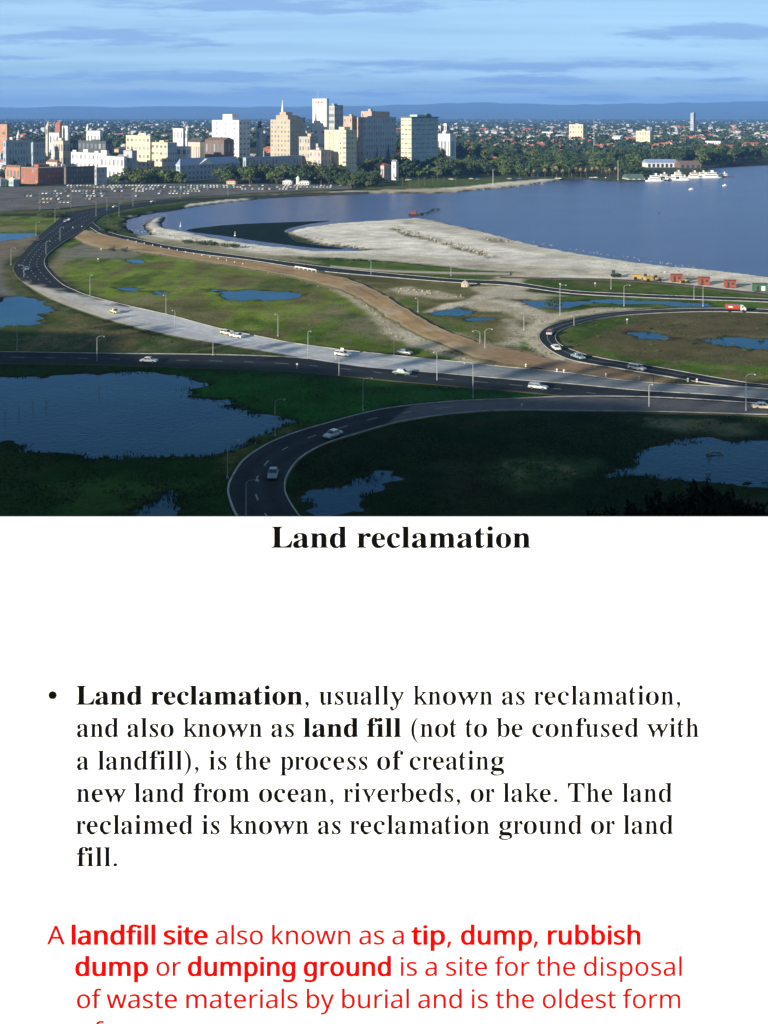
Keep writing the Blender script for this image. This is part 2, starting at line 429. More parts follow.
POND_PX = [
    [(-80, 380), (0, 375.5), (51, 375), (101, 374), (116, 370.5), (152, 371), (190, 377), (204, 383), (180, 388), (190, 394), (222, 401), (245, 409), (262, 414), (285, 418), (291, 421), (272, 430), (252, 438),
     (237, 446), (203, 457), (170, 456), (135, 453), (85, 457), (61, 449), (27, 448), (10, 441), (-80, 436)],
    [(136, 516), (140, 507), (150, 499), (160, 494), (169, 490.5), (174, 497), (180, 506), (184, 518), (180, 526), (140, 526)],
    [(612, 473), (624, 468), (633, 462), (642, 455), (653, 448), (664, 443), (675, 439), (709, 438), (768, 441), (840, 447), (860, 465), (830, 480), (768, 483), (744, 482), (695, 480), (672, 478), (653, 476), (630, 475)],
    [(307, 496), (310, 489), (320, 486), (332, 483), (351, 482.5), (361, 478.5), (370, 475), (384, 471), (398, 474.5), (396, 479), (384, 481), (383, 488), (372, 492), (361, 496), (351, 502), (360, 509), (345, 511), (323, 514), (313, 508)],
    [(220, 291), (246, 290), (270, 290.2), (300, 293), (303, 295.5), (290, 298), (262, 299), (236, 299), (224, 296)],
    [(128, 259), (137, 258.6), (146, 261), (140, 263), (130, 262)],
    [(115, 287.5), (126, 286.3), (140, 287.8), (138, 289.8), (122, 290)],
    [(150, 291), (160, 290), (170, 291.5), (160, 293.5)],
    [(204, 289), (216, 288.6), (222, 290), (212, 290.6)],
    [(-20, 233), (10, 233), (35, 232.5), (37, 234.5), (22, 238), (0, 240), (-20, 240)],
    [(7, 297), (20, 295.5), (37, 301.5), (52, 306), (57, 310), (44, 312), (27, 313), (40, 317), (47, 322), (22, 325), (-10, 327), (-40, 320), (-30, 306), (-2, 303)],
    [(517, 300), (530, 299.2), (545, 299), (570, 300), (588, 302), (582, 305), (568, 307.5), (535, 307), (524, 303)],
    [(591, 299.5), (615, 299), (640, 300), (675, 301), (706, 302.5), (710, 305.5), (690, 306), (657, 304), (625, 303.2), (600, 302)],
    [(709, 340), (722, 337), (744, 337), (768, 338.5), (820, 342), (820, 350), (768, 348), (740, 347.5), (725, 344.5)],
    [(634, 333), (648, 331.5), (668, 334), (676, 337), (660, 338), (640, 336)],
    [(436, 311), (444, 308.5), (456, 307.5), (474, 309.5), (470, 313), (455, 315.5), (440, 315.5)],
    [(458, 318), (475, 317), (497, 318.3), (490, 320), (470, 320)],
]
PONDS = [WP(p, 0.0) for p in POND_PX]

# brink of the escarpment the camera stands on (plateau polygon)
BRINK = [(500, -60), (260, -20), (90, 0), (30, 2.5), (-12, 2.5), (-55, 20), (-115, 56), (-208, 100), (-296, 160), (-380, 330), (-520, 480), (-1500, 900), (-1500, -1500), (500, -1500)]
def terrain(X, Y):
    X = np.asarray(X, float); Y = np.asarray(Y, float)
    d = sdf(BRINK, X, Y)
    Wd = np.where(X > 12, 1.0, np.where(X < -22, 0.60, 1.0 - 0.40 * (12 - X) / 34))
    dd = d / Wd
    hill = np.interp(dd, [-200, -30, 0, 1.5, 10, 40, 80, 110, 140, 165], [70, 63, 62, 61.6, 56.5, 44, 27, 15, 4, 0])
    hill = np.where(dd > 165, 0, hill)
    z = hill + np.where((dd > 3) & (dd < 165), (fbm(X / 9, Y / 9, 5) - 0.5) * 1.6, 0)
    s = X / np.maximum(Y, 1)
    # city ridge inland on the left, low rise beyond the park on the right
    left = sstep(0.16, -0.02, s)
    z = z + left * 13 * sstep(1080, 1500, Y) + (1 - left) * 9 * sstep(1600, 2600, Y)
    z = z + (fbm(X / 900, Y / 900, 9) - 0.4) * 16 * sstep(2500, 6000, Y)
    flat = (dd > 165) & (Y < 1050)
    z = z + np.where(flat, (fbm(X / 14, Y / 14, 3) - 0.5) * 0.35, 0)
    r = sdf(RIVER, X, Y)
    soft = 2.0 + Y * 0.006
    k = sstep(soft, -soft, r + (fbm(X / 7, Y / 7, 2) - 0.5) * (2 + Y * 0.004))
    z = z * (1 - k) + k * (-3.0)
    for p in PONDS:
        xs = [q[0] for q in p]; ys = [q[1] for q in p]
        bb = (X > min(xs) - 12) & (X < max(xs) + 12) & (Y > min(ys) - 12) & (Y < max(ys) + 12)
        if bb.any():
            dp = sdf(p, X[bb], Y[bb]) + (fbm(X[bb] / 5.0, Y[bb] / 4.0, 8, 5) - 0.5) * 8.0
            zz = z[bb]; kk = sstep(3.2, -3.0, dp)
            z[bb] = zz * (1 - kk) + kk * (-0.62)
    return z
def Hs(x, y):
    return float(terrain(np.array([x]), np.array([y]))[0])
POND_Z = -0.30
RIVER_Z = -1.0
# ------------------------------------------------------------------ ground sheet
def build_ground():
    s_mid = np.arange(-0.42, 0.4201, 0.0028)
    s_out = np.array([0.45, 0.5, 0.57, 0.66, 0.78, 0.95, 1.2, 1.6, 2.2, 3.2, 5.0])
    S = np.concatenate([-s_out[::-1], s_mid, s_out])
    near = np.concatenate([[-600, -350, -200, -120, -80, -50, -30, -20, -12, -7, -4, -2, 0], np.arange(1, 12, 1.0), np.arange(12, 160, 4.0)])
    vv = np.concatenate([np.arange(548, 180, -1.0), np.arange(180, 140, -0.75), np.arange(140, 119, -0.7), [118.5, 118, 117.6, 117.3]])
    far = EYE * F / (vv - VH)
    Yr = np.concatenate([near, far[far > 160]])
    Y, X = np.meshgrid(Yr, S, indexing='ij')
    X = X * np.maximum(Y, 165)
    nr, nc = X.shape
    x = X.ravel(); y = Y.ravel()
    z = terrain(x, y)
    # zone colours (colour of the cover; near foreground ones have shade painted in)
    C = np.zeros((x.size, 3)); C[:] = (0.040, 0.062, 0.020)
    n1 = fbm(x / 18, y / 18, 21); n2 = fbm(x / 5, y / 5, 31); n3 = fbm(x / 60, y / 40, 41)
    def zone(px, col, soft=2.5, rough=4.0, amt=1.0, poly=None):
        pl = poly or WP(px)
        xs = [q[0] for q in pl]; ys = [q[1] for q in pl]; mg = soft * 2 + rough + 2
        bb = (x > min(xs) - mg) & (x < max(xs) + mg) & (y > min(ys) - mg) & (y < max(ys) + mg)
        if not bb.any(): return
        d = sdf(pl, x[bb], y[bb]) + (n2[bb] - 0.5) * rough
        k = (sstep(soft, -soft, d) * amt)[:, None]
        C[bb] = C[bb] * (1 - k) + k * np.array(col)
    GREEN = (0.165, 0.225, 0.036); GREEN2 = (0.080, 0.155, 0.020); OLIVE = (0.125, 0.120, 0.050)
    DRY = (0.22, 0.185, 0.105); SAND = (0.82, 0.76, 0.63); SANDT = (0.52, 0.45, 0.32); ORANGE = (0.42, 0.25, 0.10)
    GREY = (0.20, 0.19, 0.155); SHADE_GRASS = (0.020, 0.052, 0.015); SHADE_VEG = (0.013, 0.028, 0.011); CITY = (0.075, 0.095, 0.050)
    # far country and city floor
    C[y > 1050] = CITY
    C[y > 2200] = (0.055, 0.07, 0.045)
    zone([(-300, 356), (0, 352), (250, 358), (500, 385), (768, 412), (1100, 450), (1100, 700), (-300, 700)], SHADE_GRASS, 3, 3)  # grass colour darkened to paint in the hill's shade
    zone([(300, 430), (410, 418), (560, 412), (768, 418), (1100, 450), (1100, 560), (620, 560), (290, 520), (285, 480)], SHADE_VEG, 6, 10)  # dark vegetation, its colour deepened in place of hill shade
    zone([(200, 374), (330, 378), (480, 392), (560, 398), (480, 400), (390, 404), (320, 422), (270, 434), (262, 412), (200, 398), (150, 372)], (0.026, 0.105, 0.020), 3, 6)  # green band with the same shade put into its colour
    zone([(490, 462), (540, 455), (590, 462), (580, 480), (520, 488), (490, 478)], (0.045, 0.085, 0.035), 4, 8)
    zone([(640, 416), (690, 420), (740, 424), (745, 434), (690, 433), (650, 426)], (0.13, 0.14, 0.075), 4, 8)
    zone([(240, 436), (300, 424), (262, 446), (238, 462), (228, 470), (225, 455)], (0.10, 0.115, 0.04), 3, 5)
    zone([(50, 486), (120, 478), (180, 486), (150, 512), (60, 516)], (0.040, 0.085, 0.022), 5, 9)
    # left strips between the freeway and the car park
    zone([(-60, 217), (55, 216), (66, 220), (45, 232), (30, 233), (-60, 232)], GREEN, 3, 4)
    zone([(-60, 226), (20, 226), (30, 231), (-60, 232)], DRY, 3, 8, 0.7)
    zone([(-60, 240), (28, 236), (44, 233), (30, 245), (18, 255), (6, 262), (0, 275), (-60, 270)], (0.20, 0.17, 0.12), 4, 8)
    zone([(-60, 262), (4, 262), (8, 280), (22, 292), (60, 312), (30, 296), (-60, 300)], (0.22, 0.21, 0.19), 5, 12, 0.8)
    zone([(8, 262), (14, 262), (12, 274), (26, 290), (60, 310), (110, 324), (140, 335), (60, 322), (12, 292), (4, 272)], (0.085, 0.105, 0.035), 3, 4)
    zone([(-60, 325), (60, 320), (160, 336), (260, 351), (250, 356), (0, 351), (-60, 352)], (0.060, 0.085, 0.030), 4, 6)
    zone([(150, 336), (240, 346), (290, 354), (250, 354), (170, 347)], (0.14, 0.135, 0.07), 4, 8, 0.6)
    # meadow
    MEADOW = [(50, 268), (64, 245), (95, 233), (142, 253), (217, 263), (260, 270), (294, 277), (328, 286), (362, 299), (385, 316), (412, 331), (473, 364), (419, 357), (351, 348), (250, 338), (169, 313), (88, 294)]
    zone(MEADOW, GREEN, 2, 3)
    zone([(60, 250), (95, 240), (132, 248), (140, 256), (120, 259), (80, 258), (58, 262)], GREY, 4, 6, 0.9)
    zone([(48, 264), (60, 256), (66, 262), (60, 280), (80, 290), (60, 284), (50, 274)], (0.24, 0.20, 0.12), 3, 5, 0.8)
    zone([(100, 300), (150, 296), (190, 306), (230, 318), (200, 322), (150, 312)], (0.20, 0.18, 0.10), 5, 14, 0.7)
    zone([(210, 268), (300, 284), (340, 300), (380, 330), (330, 330), (280, 318), (320, 310), (300, 300), (250, 288), (200, 280)], (0.16, 0.155, 0.065), 7, 16, 0.65)
    zone([(330, 308), (372, 316), (404, 342), (380, 344), (350, 334), (322, 322)], (0.21, 0.185, 0.12), 5, 12, 0.75)
    zone([(300, 322), (360, 312), (340, 326), (300, 334)], GREEN2, 5, 8, 0.8)
    zone([(250, 320), (330, 328), (420, 352), (360, 346), (260, 334)], GREEN2, 4, 8, 0.8)
    # carriageway verge between the dirt road and the foreshore road
    zone([(240, 262), (330, 270), (520, 287), (560, 300), (540, 320), (560, 345), (480, 345), (452, 332), (411, 308), (379, 291), (351, 278)], (0.145, 0.135, 0.055), 3, 5)
    zone([(392, 300), (430, 318), (480, 342), (540, 348), (530, 336), (500, 340), (450, 322), (410, 300)], GREEN2, 2, 6)
    zone([(436, 318), (480, 320), (500, 330), (470, 336), (445, 328)], GREEN2, 3, 5)
    zone([(392, 289), (410, 287), (450, 294), (466, 298), (440, 299), (400, 294)], SANDT, 3, 7, 0.75)
    zone([(430, 312), (450, 304), (480, 299), (520, 298), (545, 312), (530, 322), (500, 312), (478, 312), (460, 304), (440, 308)], SANDT, 2, 5, 0.85)
    zone([(470, 287), (500, 286), (530, 294), (600, 298), (540, 300), (500, 298), (480, 293)], SANDT, 2, 4, 0.9)
    zone([(500, 325), (522, 322), (530, 335), (505, 345), (485, 340)], (0.28, 0.22, 0.12), 4, 8, 0.7)
    zone([(545, 310), (600, 308), (640, 308), (590, 312), (556, 320)], GREEN2, 2, 4, 0.8)
    zone([(520, 306), (560, 312), (540, 322), (526, 318)], (0.19, 0.17, 0.09), 3, 6, 0.8)
    PALET = (0.62, 0.55, 0.42)
    zone([(560, 279), (525, 281), (492, 288), (478, 294), (462, 300), (440, 306), (426, 312), (436, 314), (460, 306), (484, 301), (500, 297), (530, 296), (560, 298), (600, 300), (560, 295), (520, 291), (540, 285)], PALET, 1.5, 4, 0.85)
    zone([(484, 301), (505, 300), (530, 306), (548, 314), (560, 318), (544, 324), (530, 316), (508, 306)], PALET, 1.5, 4, 0.8)
    zone([(498, 318), (516, 320), (526, 334), (520, 344), (500, 348), (512, 336), (508, 326)], PALET, 2, 6, 0.6)
    zone([(458, 322), (480, 324), (492, 334), (480, 340), (466, 332)], (0.17, 0.15, 0.06), 3, 7, 0.7)
    # right side of the foreshore road
    zone([(600, 292), (800, 304), (900, 312), (900, 322), (768, 307), (700, 301), (600, 298)], GREEN2, 2, 3)
    zone([(540, 296), (620, 297), (720, 301), (800, 308), (768, 310), (640, 307), (590, 306)], GREEN2, 2, 3)
    # loop interior
    LOOP = [(556, 333), (573, 326), (599, 319), (629, 315), (674, 312), (768, 312), (900, 318), (950, 400), (768, 385), (718, 378), (659, 367), (614, 360), (582, 354), (560, 345)]
    zone(LOOP, (0.115, 0.100, 0.050), 2, 4)
    zone([(556, 333), (575, 326), (620, 317), (640, 320), (600, 330), (590, 345), (640, 358), (768, 368), (950, 380), (950, 400), (768, 385), (659, 367), (582, 354)], GREEN2, 3, 9, 0.85)
    zone([(575, 338), (610, 332), (660, 342), (740, 352), (768, 354), (768, 362), (680, 358), (610, 350)], (0.13, 0.115, 0.055), 4, 9, 0.8)
    # sand
    BIG = [(284, 231), (305, 226), (335, 222), (385, 218.5), (412, 216), (440, 219.5), (467, 225.5), (500, 234), (570, 250.5), (622, 258.5), (674, 264), (727, 269), (768, 274), (1100, 330),
           (1100, 350), (800, 300), (768, 293), (744, 291), (674, 284), (615, 279), (540, 277.5), (510, 274), (453, 267), (385, 260), (318, 256.5), (250, 255), (205, 250), (165, 243), (142, 238), (128, 229),
           (126, 222), (130, 216), (150, 212), (162, 212), (172, 216), (180, 228), (215, 235), (260, 242), (318, 248.5), (366, 249), (322, 243)]
    zone(BIG, SAND, 2, 3)
    zone([(150, 240), (205, 249), (260, 254.5), (318, 257), (385, 260), (453, 267), (510, 272), (600, 277.5), (690, 284), (768, 291), (768, 282), (640, 272), (510, 264), (400, 255), (318, 253), (250, 250), (170, 240)], SANDT, 3, 8, 0.6)
    zone([(395, 220), (425, 217), (450, 222), (500, 236), (560, 252), (620, 262), (560, 258), (500, 246), (440, 232)], (0.55, 0.50, 0.38), 4, 9, 0.7)
    zone([(180, 229.6), (215, 237), (262, 244.5), (320, 251), (370, 250.6), (318, 247.8), (262, 241), (215, 234)], (0.70, 0.68, 0.62), 1.5, 2)
    for i in range(26):   # dark rubble and weed ridges across the fill
        t = i / 25
        uu = 394 + t * 100 + random.uniform(-3, 3); v0 = 229 + t * 28 - 6 * math.sin(t * 3.1) * 0 + random.uniform(-1.2, 1.2)
        w = random.uniform(3, 7)
        zone([(uu - w, v0), (uu, v0 - 1.2), (uu + w, v0 + 1.0), (uu, v0 + 2.0)], (0.15, 0.13, 0.075), 1.3, 4, 0.85)
    zone([(480, 238), (500, 238), (512, 242), (500, 243), (486, 241)], (0.25, 0.21, 0.15), 2, 4, 0.8)
    zone([(130, 232), (160, 237), (215, 246), (262, 254), (320, 258), (385, 262), (460, 269), (515, 272), (515, 276), (453, 276), (385, 270), (318, 264), (250, 257), (190, 250), (150, 242)], (0.30, 0.27, 0.17), 2, 4, 0.85)
    zone([(300, 258), (340, 259), (385, 262), (460, 269), (520, 272), (500, 274), (420, 271), (330, 265)], GREEN2, 2, 2)
    zone([(410, 273.5), (500, 277), (520, 279.5), (470, 279.5), (420, 277)], GREEN2, 1.5, 2)
    zone([(521, 279), (615, 281), (674, 286), (744, 293), (800, 300), (800, 303), (709, 296), (640, 293), (570, 290), (515, 284)], (0.085, 0.135, 0.025), 1.5, 2)
    zone([(482, 284), (500, 276), (520, 272), (560, 275), (530, 278), (515, 285)], SANDT, 2, 3)
    # shoreline fringe of the near bay, planted bank inside the corner
    zone([(98, 224), (104, 218), (124, 212), (150, 207), (190, 203), (246, 199), (300, 196), (300, 193), (246, 198), (180, 202), (120, 209), (98, 218)], (0.065, 0.10, 0.028), 2, 3)
    zone([(98, 220), (108, 215), (124, 216), (127, 228), (138, 236), (128, 235), (106, 229)], (0.060, 0.095, 0.028), 2, 3)
    zone([(178, 209.5), (200, 205.5), (230, 201.5), (262, 199), (262, 197.6), (225, 200), (190, 204)], SAND, 1.5, 1.5)
    zone([(262, 198.5), (301, 194), (368, 193), (440, 193), (500, 189), (545, 182.5), (600, 180), (590, 178.6), (545, 179.5), (480, 184), (430, 188), (368, 190.5), (301, 192), (262, 196)], SANDT, 1.5, 3)
    zone([(440, 189), (470, 188), (510, 185), (545, 181), (590, 178.6), (545, 178.8), (490, 183), (440, 187)], SAND, 1.5, 3, 0.7)
    # dirt road shoulders and the fan of pale sand beside it
    zone([(330, 287), (345, 290), (362, 299), (385, 316), (412, 331), (442, 345), (473, 358), (515, 366), (550, 372), (520, 372), (473, 366), (432, 352), (405, 344), (385, 334), (372, 318), (350, 300)], SANDT, 2, 4)
    zone([(84, 229), (133, 240), (217, 256), (294, 267), (351, 279), (379, 291), (426, 320), (484, 342.5), (550, 357), (550, 372), (473, 358), (412, 332), (366, 304), (328, 287), (294, 278), (217, 264), (133, 252), (74, 238)], (0.34, 0.27, 0.16), 3.5, 7, 0.85)
    zone([(395, 320), (412, 332), (442, 345), (455, 350), (430, 350), (405, 342)], (0.62, 0.56, 0.42), 2, 4, 0.8)
    zone([(470, 345), (515, 350), (550, 356), (576, 362), (614, 371), (660, 379), (700, 386), (640, 382), (570, 373), (500, 366), (440, 352)], (0.30, 0.20, 0.12), 2, 3)
    zone([(575, 362), (614, 369), (659, 377), (700, 383), (660, 380), (600, 374), (570, 368)], (0.30, 0.20, 0.12), 2, 3)
    zone([(540, 317), (560, 313), (599, 308), (650, 308), (599, 313), (560, 320), (545, 328), (540, 334), (544, 345), (556, 355), (580, 363), (552, 360), (532, 348), (522, 338), (526, 328)], SANDT, 1.5, 2)
    # park lawn, boat ramp, car-park verge
    zone([(365, 190), (372, 184), (400, 181), (440, 179), (500, 179), (512, 181), (470, 186), (440, 188)], (0.10, 0.14, 0.04), 3, 4)
    zone([(-80, 214), (60, 213), (110, 206), (180, 199.6), (260, 195.2), (330, 192), (330, 190), (260, 193), (180, 197.6), (100, 204), (60, 210), (-80, 211)], (0.11, 0.135, 0.05), 2, 3)
    # dry-grass speckle everywhere on the flats
    fl = (y < 1000)
    k = (sstep(0.50, 0.72, n1) * 0.25 * fl)[:, None]
    C = C * (1 - k) + k * (C * 0.5 + np.array((0.10, 0.09, 0.05)) * 0.5)
    k = (sstep(0.46, 0.28, n3) * 0.30)[:, None]
    C = C * (1 - k * 0.5)
    # bare, mossy and weedy patches of different size on all the reclaimed ground
    n4 = fbm(x / 11, y / 26, 61, 5); n5 = fbm(x / 3.2, y / 5, 71)
    grn = (fl & (C[:, 1] > C[:, 0] * 1.05) & (C.sum(1) > 0.16))
    k = (sstep(0.50, 0.68, n4) * 0.75 * grn)[:, None]; C = C * (1 - k) + k * np.array((0.15, 0.125, 0.060))
    k = (sstep(0.47, 0.30, n4) * 0.6 * grn)[:, None]; C = C * (1 - k) + k * np.array((0.045, 0.085, 0.018))
    k = (sstep(0.56, 0.74, n5) * 0.45 * grn)[:, None]; C = C * (1 - k) + k * np.array((0.19, 0.165, 0.095))
    # wet mud where the ground dips to the water line
    wet = sstep(-0.02, -0.22, z) * (z > -0.75) * fl * (y > 130)
    C = C * (1 - 0.75 * wet[:, None]) + 0.75 * wet[:, None] * np.array((0.030, 0.030, 0.018))
    # river and pond beds
    bed = z < -0.5
    C[bed] = np.array((0.03, 0.035, 0.02))
    me = bpy.data.meshes.new('ground')
    idx = np.arange(nr * nc).reshape(nr, nc)
    q = np.stack([idx[:-1, :-1], idx[:-1, 1:], idx[1:, 1:], idx[1:, :-1]], -1).reshape(-1, 4)
    me.vertices.add(nr * nc); me.loops.add(q.size); me.polygons.add(len(q))
    me.vertices.foreach_set('co', np.stack([x, y, z], 1).astype(np.float32).ravel())
    me.loops.foreach_set('vertex_index', q.ravel().astype(np.int32))
    me.polygons.foreach_set('loop_start', np.arange(0, q.size, 4, dtype=np.int32))
    me.polygons.foreach_set('use_smooth', np.ones(len(q), bool))
    me.update(calc_edges=True)
    at = me.color_attributes.new('zone', 'FLOAT_COLOR', 'POINT')
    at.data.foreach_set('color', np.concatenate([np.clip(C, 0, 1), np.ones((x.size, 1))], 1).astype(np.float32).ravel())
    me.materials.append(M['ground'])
    tag(link('ground', me), kind='structure')
build_ground()

def sheet(name, poly, z, m, kind='structure', thick=0.0):
    vs = [Vector((a, b, z)) for a, b in poly]
    tris = tessellate_polygon([vs])
    me = bpy.data.meshes.new(name)
    me.from_pydata([tuple(p) for p in vs], [], [tuple(t) for t in tris])
    bm = bmesh.new(); bm.from_mesh(me)
    for f in bm.faces:
        if f.normal.z < 0: f.normal_flip()
    bm.to_mesh(me); bm.free()
    me.materials.append(m)
    return tag(link(name, me), kind=kind)

# river: one large sheet well under the land level, showing only where the bed is carved out
sheet('river', [(-1100, 380), (-100, 520), (0, 380), (150, 260), (800, 190), (3000, 190), (6000, 2100), (2500, 2100), (900, 1750), (300, 1250), (-400, 1000)], RIVER_Z, M['river'])
def grow(poly, d):
    n = len(poly); A = sum(poly[i][0] * poly[(i + 1) % n][1] - poly[(i + 1) % n][0] * poly[i][1] for i in range(n))
    sg = 1 if A > 0 else -1; o = []
    for i in range(n):
        a, c, b = poly[i - 1], poly[i], poly[(i + 1) % n]
        tx, ty = b[0] - a[0], b[1] - a[1]; l = math.hypot(tx, ty) or 1
        o.append((c[0] + ty / l * sg * d, c[1] - tx / l * sg * d))
    return o
for i, p in enumerate(PONDS):
    sheet('pond', grow(p, 3.0), POND_Z, M['pond'])

# weed bed lying just under the surface of the near bay
weed_m = mat('seaweed', (0.005, 0.018, 0.014), rough=0.95, var=0.4, scale=0.15, spec=0.04)
WEED = WP([(186, 230.5), (215, 226), (245, 223.8), (290, 222), (318, 221), (330, 220.8), (306, 224.5), (286, 229.5), (289, 235), (297, 241), (318, 245), (345, 248.4), (318, 248.2), (262, 241.5), (225, 236)], -0.93, 4)
sheet('seaweed_bed', WEED, RIVER_Z + 0.03, weed_m, kind='stuff')

def nzs(x, y, s, seed): return float(fbm(np.array([x / s]), np.array([y / s]), seed)[0])
# ------------------------------------------------------------------ roads: edge pairs (left/outer, right/inner) read along the road
def ribbon(name, A, B, z0_, colfn, cross=6, k=7, skirt=0.9, kerbs=(0, 0), zend=None, jit=0.0):
    nA = len(A); zk = [z0_ if zend is None else z0_ + (zend - z0_) * min(1, max(0, (i / (nA - 1) - .6) / .38)) for i in range(nA)]
    a = smooth_poly([tuple(P(u, v, zk[i])) for i, (u, v) in enumerate(A)], False, k)
    b = smooth_poly([tuple(P(u, v, zk[i]))[:2] for i, (u, v) in enumerate(B)], False, k)
    zl = [q[2] for q in a]; a = [q[:2] for q in a]
    if jit:
        for e_, sd in ((a, 3), (b, 4)):
            for i, q in enumerate(e_): e_[i] = (q[0] + (nzs(q[0], q[1], 4, sd) - .5) * jit * 2, q[1] + (nzs(q[0], q[1], 4, sd + 5) - .5) * jit * 4)
    n = len(a); vs = []; cols = []; fs = []
    for i in range(n):
        p = Vector(a[i]); q = Vector(b[i]); z = zl[i]
        for j in range(cross + 1):
            t = j / cross
            r = p.lerp(q, t)
            vs.append((r.x, r.y, z + 0.05 * (1 - (2 * t - 1) ** 2)))
            cols.append(colfn(r.x, r.y, t, i / (n - 1)))
        d = (q - p).normalized() * 1.3
        vs.append((p.x - d.x, p.y - d.y, z - skirt)); vs.append((q.x + d.x, q.y + d.y, z - skirt))
        g = (0.075, 0.075, 0.040); cols += [g, g]
        vs.append((p.x, p.y, z - 0.004)); vs.append((q.x, q.y, z - 0.004)); cols += [g, g]
    w = cross + 5
    for i in range(n - 1):
        for j in range(cross):
            fs.append((i * w + j, i * w + j + 1, (i + 1) * w + j + 1, (i + 1) * w + j))
        fs.append((i * w + cross + 1, i * w + cross + 3, (i + 1) * w + cross + 3, (i + 1) * w + cross + 1))
        fs.append((i * w + cross + 4, i * w + cross + 2, (i + 1) * w + cross + 2, (i + 1) * w + cross + 4))
    me = bpy.data.meshes.new(name); me.from_pydata(vs, [], fs)
    bm = bmesh.new(); bm.from_mesh(me)
    for f in bm.faces:
        if f.normal.z < 0: f.normal_flip()
    bm.to_mesh(me); bm.free()
    at = me.color_attributes.new('zone', 'FLOAT_COLOR', 'POINT')
    at.data.foreach_set('color', np.array([(*c, 1) for c in cols], np.float32).ravel())
    me.materials.append(M['road'])
    o = tag(link(name, me), kind='structure')
    for side, e0, e1 in ((0, a, b), (1, b, a)):
        if kerbs[side]:
            kw = kerbs[side]; m = MB(); pts = []
            for i in range(n):
                p = Vector(e0[i]); q = Vector(e1[i]); d = (q - p).normalized(); z = zl[i]
                pts.append([(p.x + d.x * s_, p.y + d.y * s_, zz) for s_, zz in ((-kw, z - 0.1), (-kw, z + 0.13), (0.02, z + 0.13), (0.02, z - 0.05))])
            for i in range(n - 1):
                for j in range(3):
                    m.add([pts[i][j], pts[i][j + 1], pts[i + 1][j + 1], pts[i + 1][j]], [(0, 1, 2, 3)])
            m.build('kerb', M['kerb'], o)
    return o, a, b

def marks(parent, a, b, t, z, dash=None, w=0.16, i0=0, i1=None):
    """painted line at fraction t across a road"""
    c = [Vector(p).lerp(Vector(q), t) for p, q in zip(a, b)][i0:i1]
    m = MB(); acc = 0.0
    for i in range(len(c) - 1):
        p, q = c[i], c[i + 1]; Lg = (q - p).length; d = (q - p) / max(Lg, 1e-6); nrm = Vector((-d.y, d.x)) * w
        s = 0.0
        while s < Lg:
            on = dash is None or (acc % (dash * 3)) < dash
            step = min(Lg - s, 1.0 if dash else Lg)
            if on:
                e = min(Lg, s + step)
                zz = z + 0.05 * (1 - (2 * t - 1) ** 2) + 0.012
                m.add([(*(p + d * s - nrm), zz), (*(p + d * e - nrm), zz), (*(p + d * e + nrm), zz), (*(p + d * s + nrm), zz)], [(0, 1, 2, 3)])
            s += step; acc += step
    if m.f: m.build('lane_marking', M['line'], parent)

ASPH = (0.026, 0.033, 0.038); PALE = (0.52, 0.53, 0.53); SANDY = (0.52, 0.46, 0.36)
def mix3(a, b, t): return tuple(p * (1 - t) + q * t for p, q in zip(a, b))
def nzs(x, y, s, seed): return float(fbm(np.array([x / s]), np.array([y / s]), seed)[0])
def col_A(x, y, t, k):
    # new dark asphalt ends at a ragged front; beyond it the base course is still pale and sandy
    pu = 384 + x / y * F; pv = VH + EYE * F / y
    n = nzs(x, y, 5, 3)
    front = (pu - 24) * 0.24 + 282
    f = float(sstep(-1.5, 3.5, np.array(pv - front + (n - 0.5) * 9 if pu < 130 else 9)))
    sandy = 1 - float(sstep(60, 190, np.array(pu)))
    base = mix3(PALE, SANDY, sandy * (0.35 + 0.65 * (1 - t)) * 0.9)
    if t > 0.92 and pu < 300: base = (0.6, 0.57, 0.5)
    base = mix3(base, (0.20, 0.215, 0.225), float(sstep(330, 560, np.array(pu))) )  # darker to the right: wet surface and hill shade in the colour
    streak = nzs(x * 0.15 + t * 40, y * 0.15, 1.5, 8)
    base = tuple(c * (0.75 + 0.5 * streak) for c in base)
    return mix3(ASPH, base, f)
def col_dark(x, y, t, k):
    n = nzs(x, y, 9, 4)
    c = tuple(q * (0.8 + 0.5 * n) for q in ASPH)
    w = abs((t * 2) % 1 - 0.5) * 2      # wheel-polished lanes slightly lighter
    return tuple(q * (0.85 + 0.3 * w) for q in c)
def col_C(x, y, t, k):
    pu = 384 + x / y * F
    c = col_dark(x, y, t, k)
    g = float(sstep(398, 402, np.array(pu + (t - 0.5) * 26)))
    return mix3(c, (0.12, 0.12, 0.125), g * 0.85)
def col_E(x, y, t, k):
    n = nzs(x, y, 6, 12)
    c = (0.40, 0.26, 0.125)
    c = tuple(q * (0.78 + 0.45 * n) for q in c)
    rut = nzs(t * 9 + nzs(x, y, 30, 7) * 2, k * 22, 1, 33); c = mix3(c, (0.22, 0.155, 0.085), float(sstep(.5, .75, np.array(rut))) * .7)
    pal = nzs(x, y, 14, 44); c = mix3(c, (0.52, 0.42, 0.28), float(sstep(.5, .72, np.array(pal))) * .55)
    if t < 0.07 or t > 0.93 - .12 * nzs(x, y, 8, 5): c = mix3(c, (0.50, 0.43, 0.31), 0.45)
    e = min(1, max(0, (k - 0.66) / 0.2))
    return mix3(c, (0.30, 0.20, 0.12), e)

